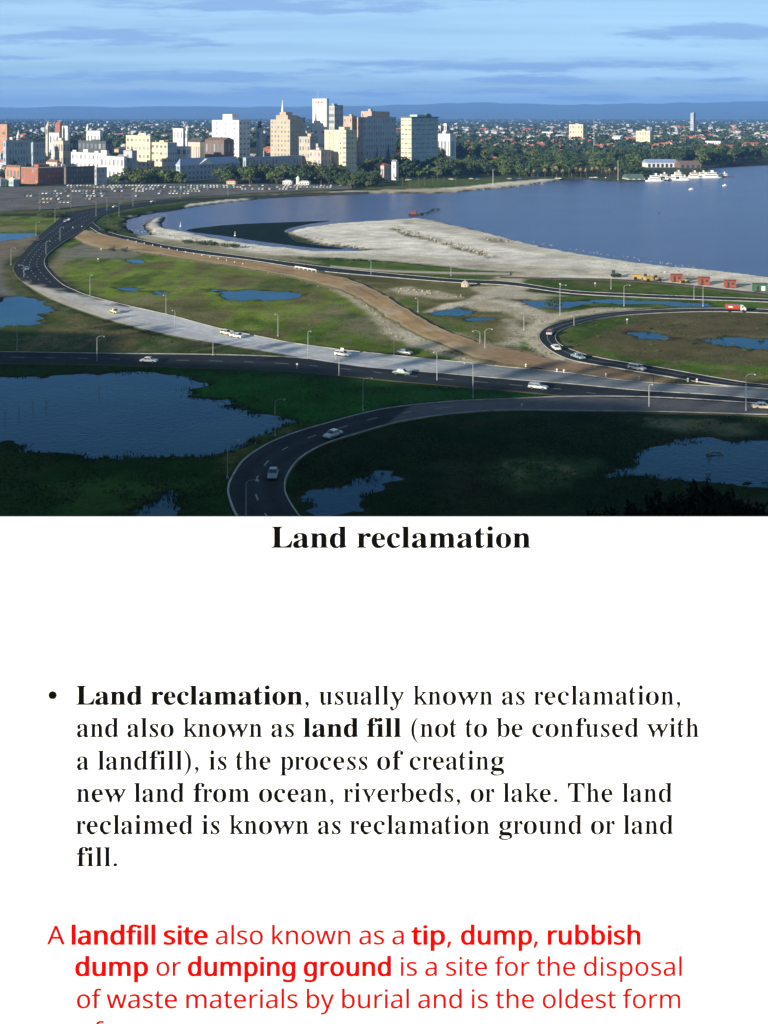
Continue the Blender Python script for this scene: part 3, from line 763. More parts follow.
zA = 0.26
A_out = [(96, 207.5), (70, 213), (48, 228), (30, 246), (16, 262), (14, 270.5), (22, 281), (40, 293), (61, 303), (112, 320.5), (169, 334.5), (240, 347), (282, 354), (323, 361), (365, 367), (419, 371.5), (500, 378), (570, 383.5), (640, 390), (709, 394), (768, 399), (900, 410), (1050, 423)]
A_in = [(100, 216), (84, 229), (62, 243), (48, 254), (44, 263), (50, 273), (62, 284), (74, 290), (88, 295.5), (125, 305), (169, 315), (220, 328.5), (260, 336.5), (284, 341.5), (313, 346), (344, 350), (400, 356), (460, 362), (500, 366.5), (570, 373), (640, 382), (768, 389), (860, 396)]
# pair the edges by arc fraction
def resample(px, n):
    pts = [Vector((u, v * 2.2)) for u, v in px]
    acc = [0]
    for i in range(1, len(pts)): acc.append(acc[-1] + (pts[i] - pts[i - 1]).length)
    o = []
    for k in range(n):
        s = acc[-1] * k / (n - 1)
        j = max(i for i in range(len(acc)) if acc[i] <= s + 1e-9); j = min(j, len(pts) - 2)
        t = (s - acc[j]) / (acc[j + 1] - acc[j])
        q = pts[j].lerp(pts[j + 1], t); o.append((q.x, q.y / 2.2))
    return o
road_A, a1, a2 = ribbon('freeway_curve', A_out, A_in, zA, col_A, cross=14, k=12, kerbs=(0, 0.35))
marks(road_A, a1, a2, 0.26, zA, 3.0, i0=0, i1=12 * 6)
marks(road_A, a1, a2, 0.50, zA, 3.0, i0=0, i1=12 * 6)
marks(road_A, a1, a2, 0.74, zA, 3.0, i0=0, i1=12 * 6)
marks(road_A, a1, a2, 0.5, zA, 4.0, w=0.2, i0=12 * 12, i1=12 * 21)

zB = 0.20
B_top = [(-120, 350.5), (0, 352), (100, 353.5), (200, 354.5), (260, 356), (300, 358), (351, 363.5), (419, 371), (500, 378.5), (570, 384), (640, 390.5), (709, 394.6), (768, 399.5), (900, 411), (1050, 424)]
B_bot = [(-120, 361), (0, 362.5), (100, 364.5), (200, 367.5), (260, 369.5), (300, 372), (351, 376.5), (419, 383), (500, 389.5), (570, 397), (640, 411), (709, 413.5), (768, 416), (900, 428), (1050, 443)]
road_B, b1, b2 = ribbon('lower_carriageway', B_top, B_bot, zB, col_dark, cross=6, k=8, kerbs=(0.5, 0))
marks(road_B, b1, b2, 0.5, zB, 3.0)
zC = 0.23
C_top = [(768, 404), (660, 397.5), (571, 396.5), (510, 399), (453, 401.5), (385, 409), (325, 424), (279, 439), (248, 457), (234, 475), (229, 489), (232, 503), (238, 516), (252, 534), (280, 560)]
C_bot = [(768, 414.5), (660, 411.5), (571, 410.5), (510, 410), (453, 413.5), (400, 421.5), (361, 432), (325, 443.5), (300, 457.5), (287, 474), (284, 487), (287, 498), (297, 514), (312, 533), (335, 556)]
road_C, c1, c2 = ribbon('near_ramp', C_top, C_bot, zC, col_C, cross=8, k=10, kerbs=(0.32, 0.22))
marks(road_C, c1, c2, 0.47, zC, 3.0, w=0.14, i0=10 * 4)

zD = 0.22
D_out = [(900, 316), (768, 309.5), (718, 308.3), (674, 309), (629, 311), (599, 314), (570, 320), (549, 326.5), (540, 334), (542, 342.5), (555, 353), (576, 361), (614, 367.5), (659, 375), (718, 384.5), (768, 388.5), (900, 400)]
D_in = [(900, 320), (768, 313), (718, 311.5), (674, 312.3), (629, 314.8), (599, 319), (573, 325.5), (560, 330.5), (555, 336), (560, 344.5), (582, 353.5), (596, 357), (614, 360.5), (659, 367.5), (718, 378), (768, 385), (900, 396)]
road_D, d1, d2 = ribbon('loop_ramp', D_out, D_in, zD, col_dark, cross=6, k=9, kerbs=(0.18, 0.18))
marks(road_D, d1, d2, 0.5, zD, None, w=0.1)
zE = 0.60
E_top = [(84, 230), (100, 233.5), (133, 241), (169, 249), (217, 257), (250, 261), (294, 268.5), (330, 275), (351, 280), (379, 292), (402, 306), (426, 321), (453, 333), (484, 343.5), (510, 349), (550, 358.8), (576, 363.5), (614, 370), (655, 377.5)]
E_bot = [(74, 237), (97, 247.5), (133, 251), (169, 255.5), (217, 263), (250, 268.5), (294, 276.5), (328, 285.5), (345, 291), (366, 302), (388, 317), (412, 330.5), (442, 344), (473, 356.5), (505, 363), (550, 370), (576, 373.5), (614, 378.5), (655, 383)]
road_E, e1, e2 = ribbon('unsealed_haul_road', E_top, E_bot, zE, col_E, cross=18, k=14, skirt=1.3, zend=0.14, jit=0.9)
zF = 0.24
F_top = [(93, 222.5), (97, 226), (103, 230), (117, 234.5), (131, 237.5), (162, 244.5), (204, 251), (250, 257), (318, 266), (385, 273), (453, 279), (510, 281.8), (570, 290.5), (640, 294.3), (709, 297), (768, 299.3), (900, 306)]
F_bot = [(90, 227), (95, 230.5), (101, 233.6), (116, 237.8), (131, 241), (162, 248.3), (204, 254.5), (250, 260), (318, 270.5), (385, 276.7), (453, 282.2), (510, 285.4), (570, 293.2), (640, 297.2), (709, 299.8), (768, 302), (900, 309)]
road_F, f1, f2 = ribbon('foreshore_road', F_top, F_bot, zF, col_dark, cross=4, k=8, kerbs=(0.5, 0.3))
zG = 0.22
G_top = [(500, 276.5), (540, 277.6), (615, 278.8), (674, 283), (744, 291), (800, 297)]
G_bot = [(500, 277.6), (540, 278.6), (615, 280.2), (674, 284.8), (744, 293), (800, 299.5)]
road_G, g1, g2 = ribbon('service_road', G_top, G_bot, zG, lambda x, y, t, k: (0.11, 0.10, 0.085), cross=3, k=5)
zK = 0.22
K_top = [(330, 265.2), (385, 269.8), (440, 271.6), (510, 272.6)]
K_bot = [(330, 266.4), (385, 271.6), (440, 273.6), (510, 275)]
ribbon('gravel_track', K_top, K_bot, zK, lambda x, y, t, k: (0.45, 0.40, 0.30), cross=3, k=5)
zH = 0.22
H_top = [(88, 209.5), (107, 207.3), (128, 204.8), (162, 200), (204, 197.8), (246, 196.3), (300, 193.8), (340, 192.3), (368, 191.6)]
H_bot = [(92, 219), (110, 213), (128, 209), (162, 203.4), (204, 200), (246, 197.6), (300, 194.7), (340, 193), (368, 192.2)]
ribbon('waterfront_road', H_top, H_bot, zH, col_dark, cross=4, k=6)
# car park
CP = WP([(-90, 211), (0, 211.3), (58, 208.5), (110, 203.3), (180, 197.3), (260, 192.8), (318, 190), (352, 189), (352, 185.5), (300, 184.2), (240, 184), (170, 183.6), (100, 184.5), (40, 186.5), (-90, 188)], 0.25)
cp = sheet('car_park', CP, 0.27, mat('car_park_asphalt', (0.15, 0.145, 0.13), rough=0.95, var=0.3, scale=0.05, spec=0.05))
m = MB()
for r, (v, ua, ub) in enumerate([(206.5, -30, 50), (203, -30, 85), (199.5, -20, 120), (196.5, 0, 160), (194, 20, 200), (191.6, 40, 240), (189.5, 60, 300), (187.6, 60, 320)]):
    y = P(0, v, 0.27).y
    for x in np.arange(P(ua, v, .27).x, P(ub, v, .27).x, 3.0):
        m.add([(x - .08, y - 2.5, .282), (x + .08, y - 2.5, .282), (x + .08, y + 2.5, .282), (x - .08, y + 2.5, .282)], [(0, 1, 2, 3)])
m.build('bay_marking', M['line'], cp)

# ------------------------------------------------------------------ far hills
def hills(name, y0, y1, lo, fn, col, seed):
    xs = np.linspace(-y1 * 0.75, y1 * 0.75, 220); rows = 26
    X = np.repeat(xs[None, :], rows, 0); T = np.repeat(np.linspace(0, 1, rows)[:, None], len(xs), 1)
    Y = y0 + (y1 - y0) * T
    U_ = 384 + X / Y * F
    top = fn(U_)
    prof = sstep(0, 0.75, T)
    Z = lo + (top - lo) * prof * (1 - 0.0 * T)
    Z = Z + (fbm(X / 1400, Y / 1400, seed, 5) - 0.5) * 90 * prof * (1 - prof * 0.75)
    idx = np.arange(X.size).reshape(X.shape)
    q = np.stack([idx[:-1, :-1], idx[:-1, 1:], idx[1:, 1:], idx[1:, :-1]], -1).reshape(-1, 4)
    me = bpy.data.meshes.new(name)
    me.from_pydata(np.stack([X.ravel(), Y.ravel(), Z.ravel()], 1).tolist(), [], q.tolist())
    me.polygons.foreach_set('use_smooth', [True] * len(me.polygons))
    me.materials.append(col)
    tag(link(name, me), kind='structure')
hm = mat('hill_forest', (0.045, 0.065, 0.035), rough=0.95, col2=(0.10, 0.11, 0.065), scale=0.0012, detail=8)
def toprow(U_):
    v = np.interp(U_, [-300, 0, 60, 130, 200, 300, 400, 450, 500, 560, 620, 700, 768, 1100], [107.5, 108, 107.3, 108.2, 107.2, 107.6, 106.2, 104.3, 104.0, 105.5, 105.2, 103.2, 102.6, 104])
    return EYE + (VH - v) * 26000 / F + (fbm(U_ / 22, U_ * 0, 4, 5) - 0.5) * 75
hills('distant_hills', 17500, 26500, -5, toprow, hm, 6)
# far plain out to the hills is the ground sheet itself
# ------------------------------------------------------------------ buildings
WALLC = {}
def wall_mat(key, col, rough=0.85):
    if key not in WALLC: WALLC[key] = mat('wall_' + key, col, rough=rough, var=0.10, scale=0.12)
    return WALLC[key]
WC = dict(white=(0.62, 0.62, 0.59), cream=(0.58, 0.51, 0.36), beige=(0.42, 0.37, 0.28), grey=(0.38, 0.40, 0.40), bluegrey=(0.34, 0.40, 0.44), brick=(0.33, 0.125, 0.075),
          orange=(0.42, 0.22, 0.13), tan=(0.42, 0.33, 0.26), brown=(0.16, 0.12, 0.10), dark=(0.07, 0.085, 0.09), pink=(0.50, 0.42, 0.36), stone=(0.50, 0.44, 0.34), teal=(0.36, 0.45, 0.44))
RC = dict(grey=(0.28, 0.29, 0.30), blue=(0.26, 0.33, 0.48), red=(0.36, 0.12, 0.075), brown=(0.20, 0.13, 0.10), white=(0.62, 0.62, 0.60), dark=(0.08, 0.085, 0.09), green=(0.10, 0.16, 0.13))
WM = {k: wall_mat(k, c) for k, c in WC.items()}
RM = {k: mat('roof_' + k, c, rough=0.6, var=0.15, scale=0.4) for k, c in RC.items()}
ALPHA = math.radians(40)

def gable_box(m, x0, x1, y0, y1, z0, z1, hr, along='x', ov=0.3, mi=0):
    x0 -= ov; x1 += ov; y0 -= ov; y1 += ov
    if along == 'x':
        ym = (y0 + y1) / 2
        m.add([(x0, y0, z1), (x1, y0, z1), (x1, y1, z1), (x0, y1, z1), (x0, ym, z1 + hr), (x1, ym, z1 + hr)], [(0, 1, 5, 4), (2, 3, 4, 5), (1, 2, 5), (3, 0, 4), (3, 2, 1, 0)], mi)
    else:
        xm = (x0 + x1) / 2
        m.add([(x0, y0, z1), (x1, y0, z1), (x1, y1, z1), (x0, y1, z1), (xm, y0, z1 + hr), (xm, y1, z1 + hr)], [(1, 2, 5, 4), (3, 0, 4, 5), (0, 1, 4), (2, 3, 5), (3, 2, 1, 0)], mi)
def hip_box(m, x0, x1, y0, y1, z1, hr, ov=0.4, mi=0):
    x0 -= ov; x1 += ov; y0 -= ov; y1 += ov
    k = min(x1 - x0, y1 - y0) * 0.45
    if x1 - x0 > y1 - y0: a = (x0 + k, (y0 + y1) / 2, z1 + hr); b = (x1 - k, (y0 + y1) / 2, z1 + hr)
    else: a = ((x0 + x1) / 2, y0 + k, z1 + hr); b = ((x0 + x1) / 2, y1 - k, z1 + hr)
    v = [(x0, y0, z1), (x1, y0, z1), (x1, y1, z1), (x0, y1, z1), a, b]
    f = [(0, 1, 5, 4), (1, 2, 5), (2, 3, 4, 5), (3, 0, 4)] if x1 - x0 > y1 - y0 else [(0, 1, 4), (1, 2, 5, 4), (2, 3, 5), (3, 0, 4, 5)]
    m.add(v, f + [(3, 2, 1, 0)], mi)

def windows(root, kids, L_, face, floors, bays, z0, z1, wfrac=0.5, hfrac=0.5, mt=None, off=(0, 0), name='window', span=None):
    """individual panes on a face; face 'L' is the plane y=0 (x from -L_ to 0), 'R' is x=0 (y from 0 to L_)"""
    if floors < 1 or bays < 1: return
    fh = (z1 - z0) / floors; s0, s1 = span or (0, 1); Ls = L_ * (s1 - s0); bw = Ls / bays
    w, h = bw * wfrac, fh * hfrac
    mb = MB()
    if face == 'L': mb.box(-w / 2, w / 2, -0.10, 0.05, -h / 2, h / 2)
    else: mb.box(-0.05, 0.10, -w / 2, w / 2, -h / 2, h / 2)
    me = mb.mesh(name, mt or M['glass_far']); me_b = mb.mesh(name, mt or M['glass_light'])
    for f in range(floors):
        for b in range(bays):
            s = L_ * s0 + bw * (b + 0.5); z = z0 + fh * (f + 0.52)
            loc = (-s + off[0], off[1], z) if face == 'L' else (off[0], s + off[1], z)
            kids.append(link(name, me_b if random.random() < .38 else me, root, loc))

def bldg(name, label, cat, u0, uc, u1, vtop, y, wall='white', roof='flat', rc='grey', fl=4, bl=5, br=3, alpha=ALPHA, group=None,
         wf=0.5, hf=0.5, hr=3.0, base=None, plant=None, wallR=None, skip_low=0.0, rwf=None, gl=None, sb=0.0):
    k = y / F
    x = U(uc, y); s0 = (u0 - 384) / F; s1 = (u1 - 384) / F
    a = min(90, max(3, (x - s0 * y) / (math.cos(alpha) + s0 * math.sin(alpha)))); b = min(120, max(3, (s1 * y - x) / (math.sin(alpha) - s1 * math.cos(alpha))))
    zb = (Hs(x, y) if base is None else base) - 0.5
    zt = ZT(vtop, y); h = max(3.0, zt - zb)
    root = empty(name, (x, y, zb), -alpha)
    tag(root, label, cat, group)
    kids = []
    mw = MB(); hw = h if roof == 'flat' else h - hr
    mw.box(-a, 0, 0, b, 0, hw)
    if roof == 'gable':
        ax = 'x' if a > b else 'y'
    kids.append(mw.build('wall', WM[wall], root))
    if wallR: kids.append(MB().box(0.0, .06, .1, b - .1, 1, hw - .3).build('side_shade_sheet', WM[wallR], root))  # thin sheet over the wall, greyer to paint the unlit right side
    mr = MB()
    if roof == 'flat':
        t = 0.25
        mr.box(-a - t, t, -t, b + t, hw, hw + 0.45)
        mr.box(-a + .4, -.4, .4, b - .4, hw + 0.45, hw + 0.5)
        kids.append(mr.build('parapet', WM[wall] if rc == 'same' else RM[rc], root))
    elif roof == 'gable':
        gable_box(mr, -a, 0, 0, b, 0, hw, hr, 'x' if a > b else 'y', mi=0); kids.append(mr.build('roof', RM[rc], root))
    elif roof == 'hip':
        hip_box(mr, -a, 0, 0, b, hw, hr); kids.append(mr.build('roof', RM[rc], root))
    if plant:
        (f0, f1, ph) = plant
        mp_ = MB().box(-a * f1, -a * f0, b * .25, b * .8, hw + .45, hw + .45 + ph); kids.append(mp_.build('plant_room', WM[wall], root))
    if roof == 'flat' and not plant and a > 8 and b > 6:
        q = random.uniform(.1, .5); kids.append(MB().box(-a * (q + .25), -a * q, b * .3, b * .7, hw + .46, hw + random.uniform(2, 3.4)).build('plant_room', WM[wall], root))
    if roof != 'flat' and random.random() < .7:
        kids.append(MB().box(-a * .3 - .5, -a * .3 + .5, b * .3 - .5, b * .3 + .5, hw, hw + hr + .8).build('chimney', WM['brick'], root))
    z0 = h * skip_low + 0.8
    windows(root, kids, a, 'L', fl, bl, z0, hw - 0.4, wf, hf, gl)
    windows(root, kids, b, 'R', fl, br, z0, hw - 0.4, rwf or wf, hf, gl)
    reg(root, kids)
    root['_a'] = a; root['_b'] = b; root['_h'] = hw
    return root
def clean(root):
    for k in ('_a', '_b', '_h'):
        if k in root: del root[k]

heroes = []
def B_(*a, **k):
    r = bldg(*a, **k); heroes.append(r); return r

# left quarter
B_('brick_flats', 'tall red brick block of flats cut by the left picture edge near the skyline', 'building', -12, 7, 9.5, 124.5, 1480, 'orange', fl=5, bl=3, br=1)
B_('office_block', 'long pale blue-grey office block with three rows of dark windows at far left', 'building', 3, 6, 31, 141, 1200, 'bluegrey', fl=4, bl=1, br=9, rwf=.42)
B_('office_block', 'narrower blue-grey office wing right of the long blue-grey block at far left', 'building', 31.5, 33, 45, 142.5, 1180, 'bluegrey', fl=4, bl=1, br=4, rwf=.42)
B_('white_hall', 'small bright white block in front of the beige church tower on the left', 'building', 49, 59, 61, 133, 1350, 'white', fl=2, bl=3, br=1)
B_('white_tower_block', 'slim white windowless tower block beside the red roof on the left skyline', 'building', 62, 67.5, 69, 126, 1430, 'white', fl=1, bl=1, br=1, wf=.2, hf=.1)
B_('brick_house_block', 'red brick building with red roof directly left of the slim white tower block', 'building', 55, 60, 63, 122, 1500, 'brick', roof='hip', rc='red', fl=4, bl=3, br=1)
B_('stone_building', 'tan stone building below the small bright white block on the left', 'building', 53, 63, 70, 141, 1240, 'stone', fl=2, bl=4, br=2)
B_('pavilion', 'white flat-roofed pavilion with tall dark openings above the dark terrace on the left', 'building', 87, 100, 103, 131, 1420, 'white', fl=1, bl=4, br=1, hf=.6, wf=.4)
B_('terrace_building', 'long dark green-brown building row below the white pavilion on the left', 'building', 70, 106, 112, 141.5, 1330, 'dark', rc='dark', fl=2, bl=9, br=2)
B_('grand_hotel', 'wide ornate cream-white building with stepped parapets above the dark brick waterfront block', 'building', 71, 108, 110, 153.5, 1090, 'white', fl=3, bl=9, br=1, wf=.35, rc='grey', plant=(.55, .68, 3))
B_('hotel_wing', 'lower right wing of cream-white building, stepping down towards the big cream block', 'building', 100, 124, 127, 157, 1060, 'white', fl=2, bl=6, br=2, wf=.38)
B_('stair_tower', 'short square white tower rising over the middle of the cream-white waterfront building', 'building', 101, 106.5, 109, 150.5, 1080, 'white', fl=1, bl=1, br=1, wf=.4, hf=.3)
B_('orange_brick_house', 'low orange brick building left of the long dark waterfront block', 'building', 6, 20, 22, 165.5, 1065, 'orange', roof='hip', rc='brown', hr=2, fl=1, bl=4, br=1)
B_('brick_warehouse', 'waterfront warehouse with sunlit red brick end and long dark shaded side', 'building', 21, 38, 66, 168.5, 1010, 'brick', rc='grey', fl=3, bl=5, br=12, rwf=.35, wf=.3)
B_('dark_warehouse', 'long dark brick warehouse continuing right of the red brick ended one', 'building', 64, 66, 95, 167.5, 1015, 'brown', rc='dark', fl=3, bl=1, br=12, rwf=.4)
B_('grey_annex', 'pale grey windowed annex at the right end of dark brick warehouse', 'building', 95, 96.5, 107, 168, 1000, 'grey', fl=3, bl=1, br=4)
B_('tiled_house', 'tan house with brown hipped roof behind the dark waterfront warehouse', 'building', 46, 57, 61, 160, 1110, 'stone', roof='hip', rc='brown', hr=2.4, fl=2, bl=3, br=2)
for k, (ua, ub) in enumerate([(-6, 7), (8, 19)]):
    B_('boat_club', ['low teal boat club with white roof vent at the left picture edge', 'low teal boat club with white gable, second from the left picture edge'][k], 'building', ua, (ua + ub) / 2, ub, 177.5, 985, 'teal', roof='hip', rc='white' if k else 'grey', hr=2.2, fl=1, bl=4, br=4)
# big cream block
B_('cream_block', 'tall left half of the big cream office block with bands of windows', 'building', 126, 150, 151.5, 136, 1120, 'cream', fl=5, bl=6, br=1, hf=.35, wf=.5, plant=(.2, .5, 2.5), rc='same')
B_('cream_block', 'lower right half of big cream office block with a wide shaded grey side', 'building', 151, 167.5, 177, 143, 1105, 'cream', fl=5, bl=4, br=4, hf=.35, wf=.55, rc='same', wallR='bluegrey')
B_('blue_cube_house', 'small pale grey cube building in front of the cream block', 'building', 123.5, 132, 137, 151, 1070, 'grey', fl=2, bl=1, br=1, wf=.2)
B_('government_hall', 'wide grey hall with blue roof, white pediment and three rows of windows', 'building', 176, 180, 240, 158.5, 1055, 'bluegrey', rc='blue', roof='hip', hr=6.5, fl=3, bl=1, br=16, rwf=.45)
B_('white_office', 'small white office block between cream block and the blue-roofed hall', 'building', 176, 187, 191, 147, 1130, 'white', rc='blue', fl=3, bl=2, br=2)
B_('hotel_tower', 'broad bright white hotel tower with one column of dark windows and rooftop plant', 'building', 212, 239, 250, 120.5, 1250, 'white', fl=9, bl=3, br=3, wf=.12, rwf=.4, hf=.35, plant=(.35, .7, 7), rc='same')
B_('white_chapel', 'small white square building beside thin white church spire', 'building', 173, 183, 186, 128.5, 1450, 'white', fl=2, bl=3, br=1, wf=.3)
B_('brown_hall', 'dark brown brick hall in front of the broad white hotel tower', 'building', 205, 224, 234, 137.5, 1190, 'brown', roof='gable', rc='brown', hr=3, fl=2, bl=5, br=3, wf=.3)
B_('stone_church', 'grey stone church with small gables left of the dark brown hall', 'building', 188, 200, 208, 138, 1260, 'stone', roof='gable', rc='dark', hr=5, fl=1, bl=5, br=2, wf=.3, hf=.6)
# city centre
B_('stepped_tower', 'beige stepped office tower crowned by a tall white spire', 'building', 270.5, 290, 303, 120, 1200, 'beige', fl=11, bl=6, br=5, wf=.35, hf=.45, rc='same')
B_('dark_tower', 'dark shaded tower standing right behind the beige stepped tower with the spire', 'building', 288, 294, 305.5, 118, 1290, 'bluegrey', fl=8, bl=2, br=4, rc='dark')
B_('white_slab_tower', 'tallest white tower of the skyline with blank face and roof mast', 'building', 312.5, 326.5, 329, 99, 1240, 'white', fl=1, bl=2, br=1, wf=.3, hf=.03, rc='same')
B_('banded_tower', 'dark shaded tower with a pale banded front just right of the tallest white tower', 'building', 327, 334.5, 343, 105.5, 1290, 'grey', fl=9, bl=1, br=4, wf=.85, hf=.45, rwf=.6, rc='dark')
B_('cream_apartments', 'tall yellow-cream apartment tower with a column of dark windows in the centre', 'building', 324.5, 346, 356.5, 130.5, 1060, 'cream', fl=10, bl=2, br=4, wf=.10, rwf=.35, hf=.4, rc='same', plant=(.2, .45, 3))
B_('beige_offices', 'beige mid-rise office block between the stepped tower and the tallest white tower', 'building', 299, 310, 318, 137, 1150, 'beige', fl=5, bl=4, br=4, wf=.5, plant=(.1, .4, 3))
B_('pink_block', 'low pink-beige building at the left foot of cream apartment tower', 'building', 309, 321, 331, 150.5, 1050, 'pink', fl=4, bl=3, br=3, wf=.3)
B_('grey_block', 'grey shaded low block behind the pink-beige building', 'building', 316, 318, 327, 144, 1120, 'grey', fl=4, bl=1, br=4)
B_('blue_long_building', 'long low blue-grey building behind the trees left of the city centre', 'building', 243, 246, 302, 158, 1090, 'bluegrey', rc='blue', fl=2, bl=1, br=18, rwf=.4)
B_('tan_tower', 'small tan tower left of the wide brown-topped hospital block', 'building', 343.5, 352, 357, 116.5, 1330, 'tan', fl=6, bl=3, br=2, wf=.4, hf=.4, rc='same')
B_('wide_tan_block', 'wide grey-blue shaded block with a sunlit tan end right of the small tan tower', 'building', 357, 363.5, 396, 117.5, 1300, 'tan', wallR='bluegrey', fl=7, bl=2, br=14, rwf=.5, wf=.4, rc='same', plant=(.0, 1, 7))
B_('stepped_penthouse', 'tan block with higher stepped top behind the wide grey-blue shaded block', 'building', 361, 371, 376, 111.5, 1370, 'tan', fl=6, bl=3, br=2, wf=.35, rc='same')
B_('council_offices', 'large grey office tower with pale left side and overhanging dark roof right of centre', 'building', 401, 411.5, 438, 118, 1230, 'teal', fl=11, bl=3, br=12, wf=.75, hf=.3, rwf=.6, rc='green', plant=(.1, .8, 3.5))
B_('twin_white_flats', 'slim white flats, left one of the pair right of grey office tower', 'building', 438.5, 440.5, 443, 126, 1400, 'white', fl=4, bl=1, br=1)
B_('twin_white_flats', 'slim white flats, right one of the pair right of grey office tower', 'building', 444, 446.5, 449.5, 123.5, 1420, 'white', fl=4, bl=1, br=1)
B_('white_low_block', 'low bright white block at the foot of the slim white pair', 'building', 437, 450, 456, 134, 1330, 'white', fl=1, bl=4, br=1)
# right hand side
B_('red_roof_house', 'long red-roofed house among the trees below the wide tan block', 'building', 372, 384, 391, 163, 1090, 'pink', roof='hip', rc='red', hr=2.6, fl=1, bl=4, br=2)
B_('white_house', 'small white two-storey house at the edge of park lawn', 'building', 391.5, 396, 398.5, 160, 1080, 'white', roof='gable', rc='grey', hr=2, fl=2, bl=1, br=1)
B_('cream_flats', 'sunlit cream flats on the skyline above the palms on the right', 'building', 569, 583, 587, 124.5, 2500, 'cream', fl=3, bl=5, br=1, wf=.4)
B_('cream_flats', 'pale cream flats with stepped right end far behind the park', 'building', 636, 650, 654, 131, 2100, 'cream', fl=3, bl=5, br=2, wf=.35)
B_('grey_high_rise', 'lone slim grey high-rise standing far off on the right skyline', 'building', 690.5, 693.5, 695.5, 113, 3200, 'grey', fl=10, bl=1, br=1, wf=.5)
B_('red_terrace', 'short pink brick building above the riverside trees right of the boat sheds', 'building', 672, 684, 688, 147.5, 1800, 'tan', roof='gable', rc='red', hr=4, fl=2, bl=5, br=2)
B_('brick_barracks', 'long red-roofed brick building behind the riverside trees on the right', 'building', 690, 735, 741, 145, 1900, 'brick', roof='gable', rc='red', hr=4.5, fl=2, bl=14, br=2)
B_('brick_barracks', 'red brick block with grey roof at far right behind the riverside trees', 'building', 742, 757, 762, 142.5, 1850, 'tan', roof='gable', rc='red', hr=4, fl=3, bl=5, br=2)
B_('white_gable_house', 'small white gabled house at the right picture edge above the river', 'building', 764, 769, 773, 147.5, 1750, 'white', roof='gable', rc='white', hr=4, fl=1, bl=1, br=1)
B_('white_church_hall', 'bright white low building on the skyline between palms and slim high-rise', 'building', 612, 620, 624, 135.5, 2300, 'white', roof='gable', rc='white', hr=4, fl=1, bl=3, br=1)
# extras on heroes
def last(name_start, label_part):
    for r in heroes:
        if r.name.startswith(name_start) and label_part in r['label']: return r
def extra(root, name, mb, m):
    KIDS[root.name].append(mb.build(name, m, root))
r = last('stepped_tower', 'beige'); a, b, h = r['_a'], r['_b'], r['_h']
extra(r, 'upper_storeys', MB().box(-a * .78, -a * .18, b * .1, b * .8, h + .46, h + 5.5).box(-a * .66, -a * .34, b * .2, b * .7, h + 5.5, h + 9), WM['tan'])
extra(r, 'spire', MB().frustum((-a * .58, b * .3), 1.6, 1.1, h + 9, h + 14, 8).frustum((-a * .58, b * .3), 1.0, .25, h + 14, h + 23, 8), WM['white'])
r = last('white_slab', 'tallest'); a, b, h = r['_a'], r['_b'], r['_h']
extra(r, 'mast', MB().frustum((-a * .7, b * .5), .35, .12, h + .5, h + 14, 6), M['lamp_metal'])
extra(r, 'side_fin', MB().box(.0, .35, b * .15, b * .3, 2, h - 1), WM['grey'])
extra(r, 'sign_band', MB().box(-a * .62, -a * .5, -.15, .04, h - 5, h - 2.5).box(-a * .4, -a * .28, -.15, .04, h - 5, h - 2.5).box(-a * .78, -a * .7, -.15, .04, h - 5, h - 2.5), RM['red'])
r = last('council', 'large grey'); a, b, h = r['_a'], r['_b'], r['_h']
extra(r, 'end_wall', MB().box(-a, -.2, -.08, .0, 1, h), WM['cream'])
extra(r, 'roof_canopy', MB().box(-a - 1, 1.2, -1, b + 1.2, h + .6, h + 1.5).box(-a * .3, -a * .1, b * .6, b * .75, h + 1.5, h + 5), RM['green'])
for i in range(11):
    pass
r = last('government', 'wide grey'); a, b, h = r['_a'], r['_b'], r['_h']
pm = MB(); y0 = b * .30; y1 = b * .56
pm.add([(0.9, y0, h - .3), (0.9, y1, h - .3), (0.9, (y0 + y1) / 2, h + 5.2), (-6, y0, h - .3), (-6, y1, h - .3), (-6, (y0 + y1) / 2, h + 5.2)], [(0, 1, 2), (1, 4, 5, 2), (0, 2, 5, 3), (5, 4, 3), (3, 4, 1, 0)])
extra(r, 'pediment', pm, WM['white'])
extra(r, 'cornice', MB().box(-a - .5, .5, -.5, b + .5, h - .5, h - .05), WM['white'])
r = last('grand_hotel', 'ornate'); a, b, h = r['_a'], r['_b'], r['_h']
extra(r, 'gablet', MB().box(-a * .95, -a * .85, -.3, .1, h + .46, h + 2.4), WM['white']); extra(r, 'gablet', MB().box(-a * .35, -a * .25, -.3, .1, h + .46, h + 2.2), WM['white'])
r = last('cream_apartments', 'yellow'); a, b, h = r['_a'], r['_b'], r['_h']
kd = KIDS[r.name]
windows(r, kd, a, 'L', 10, 1, h * .05, h - .5, .9, .42, None, (-0.0, 0), span=(.0, .16))
extra(r, 'recess_line', MB().box(-a * .62, -a * .56, -.12, .03, 1, h), WM['beige'])
FOOT = []
for r in heroes:
    a, b = r['_a'], r['_b']; c_ = Vector((-a / 2, b / 2)); ca, sa = math.cos(-ALPHA), math.sin(-ALPHA)
    FOOT.append((r.location.x, r.location.y, a, b))
for r in heroes: clean(r)
def hits_hero(x, y, pad=8):
    for (hx, hy, a, b) in FOOT:
        dx_, dy_ = x - hx, y - hy
        lx = dx_ * math.cos(ALPHA) - dy_ * math.sin(ALPHA); ly = dx_ * math.sin(ALPHA) + dy_ * math.cos(ALPHA)
        if -a - 3 < lx < pad + 6 and -pad - 6 < ly < b + 3: return True
    return False

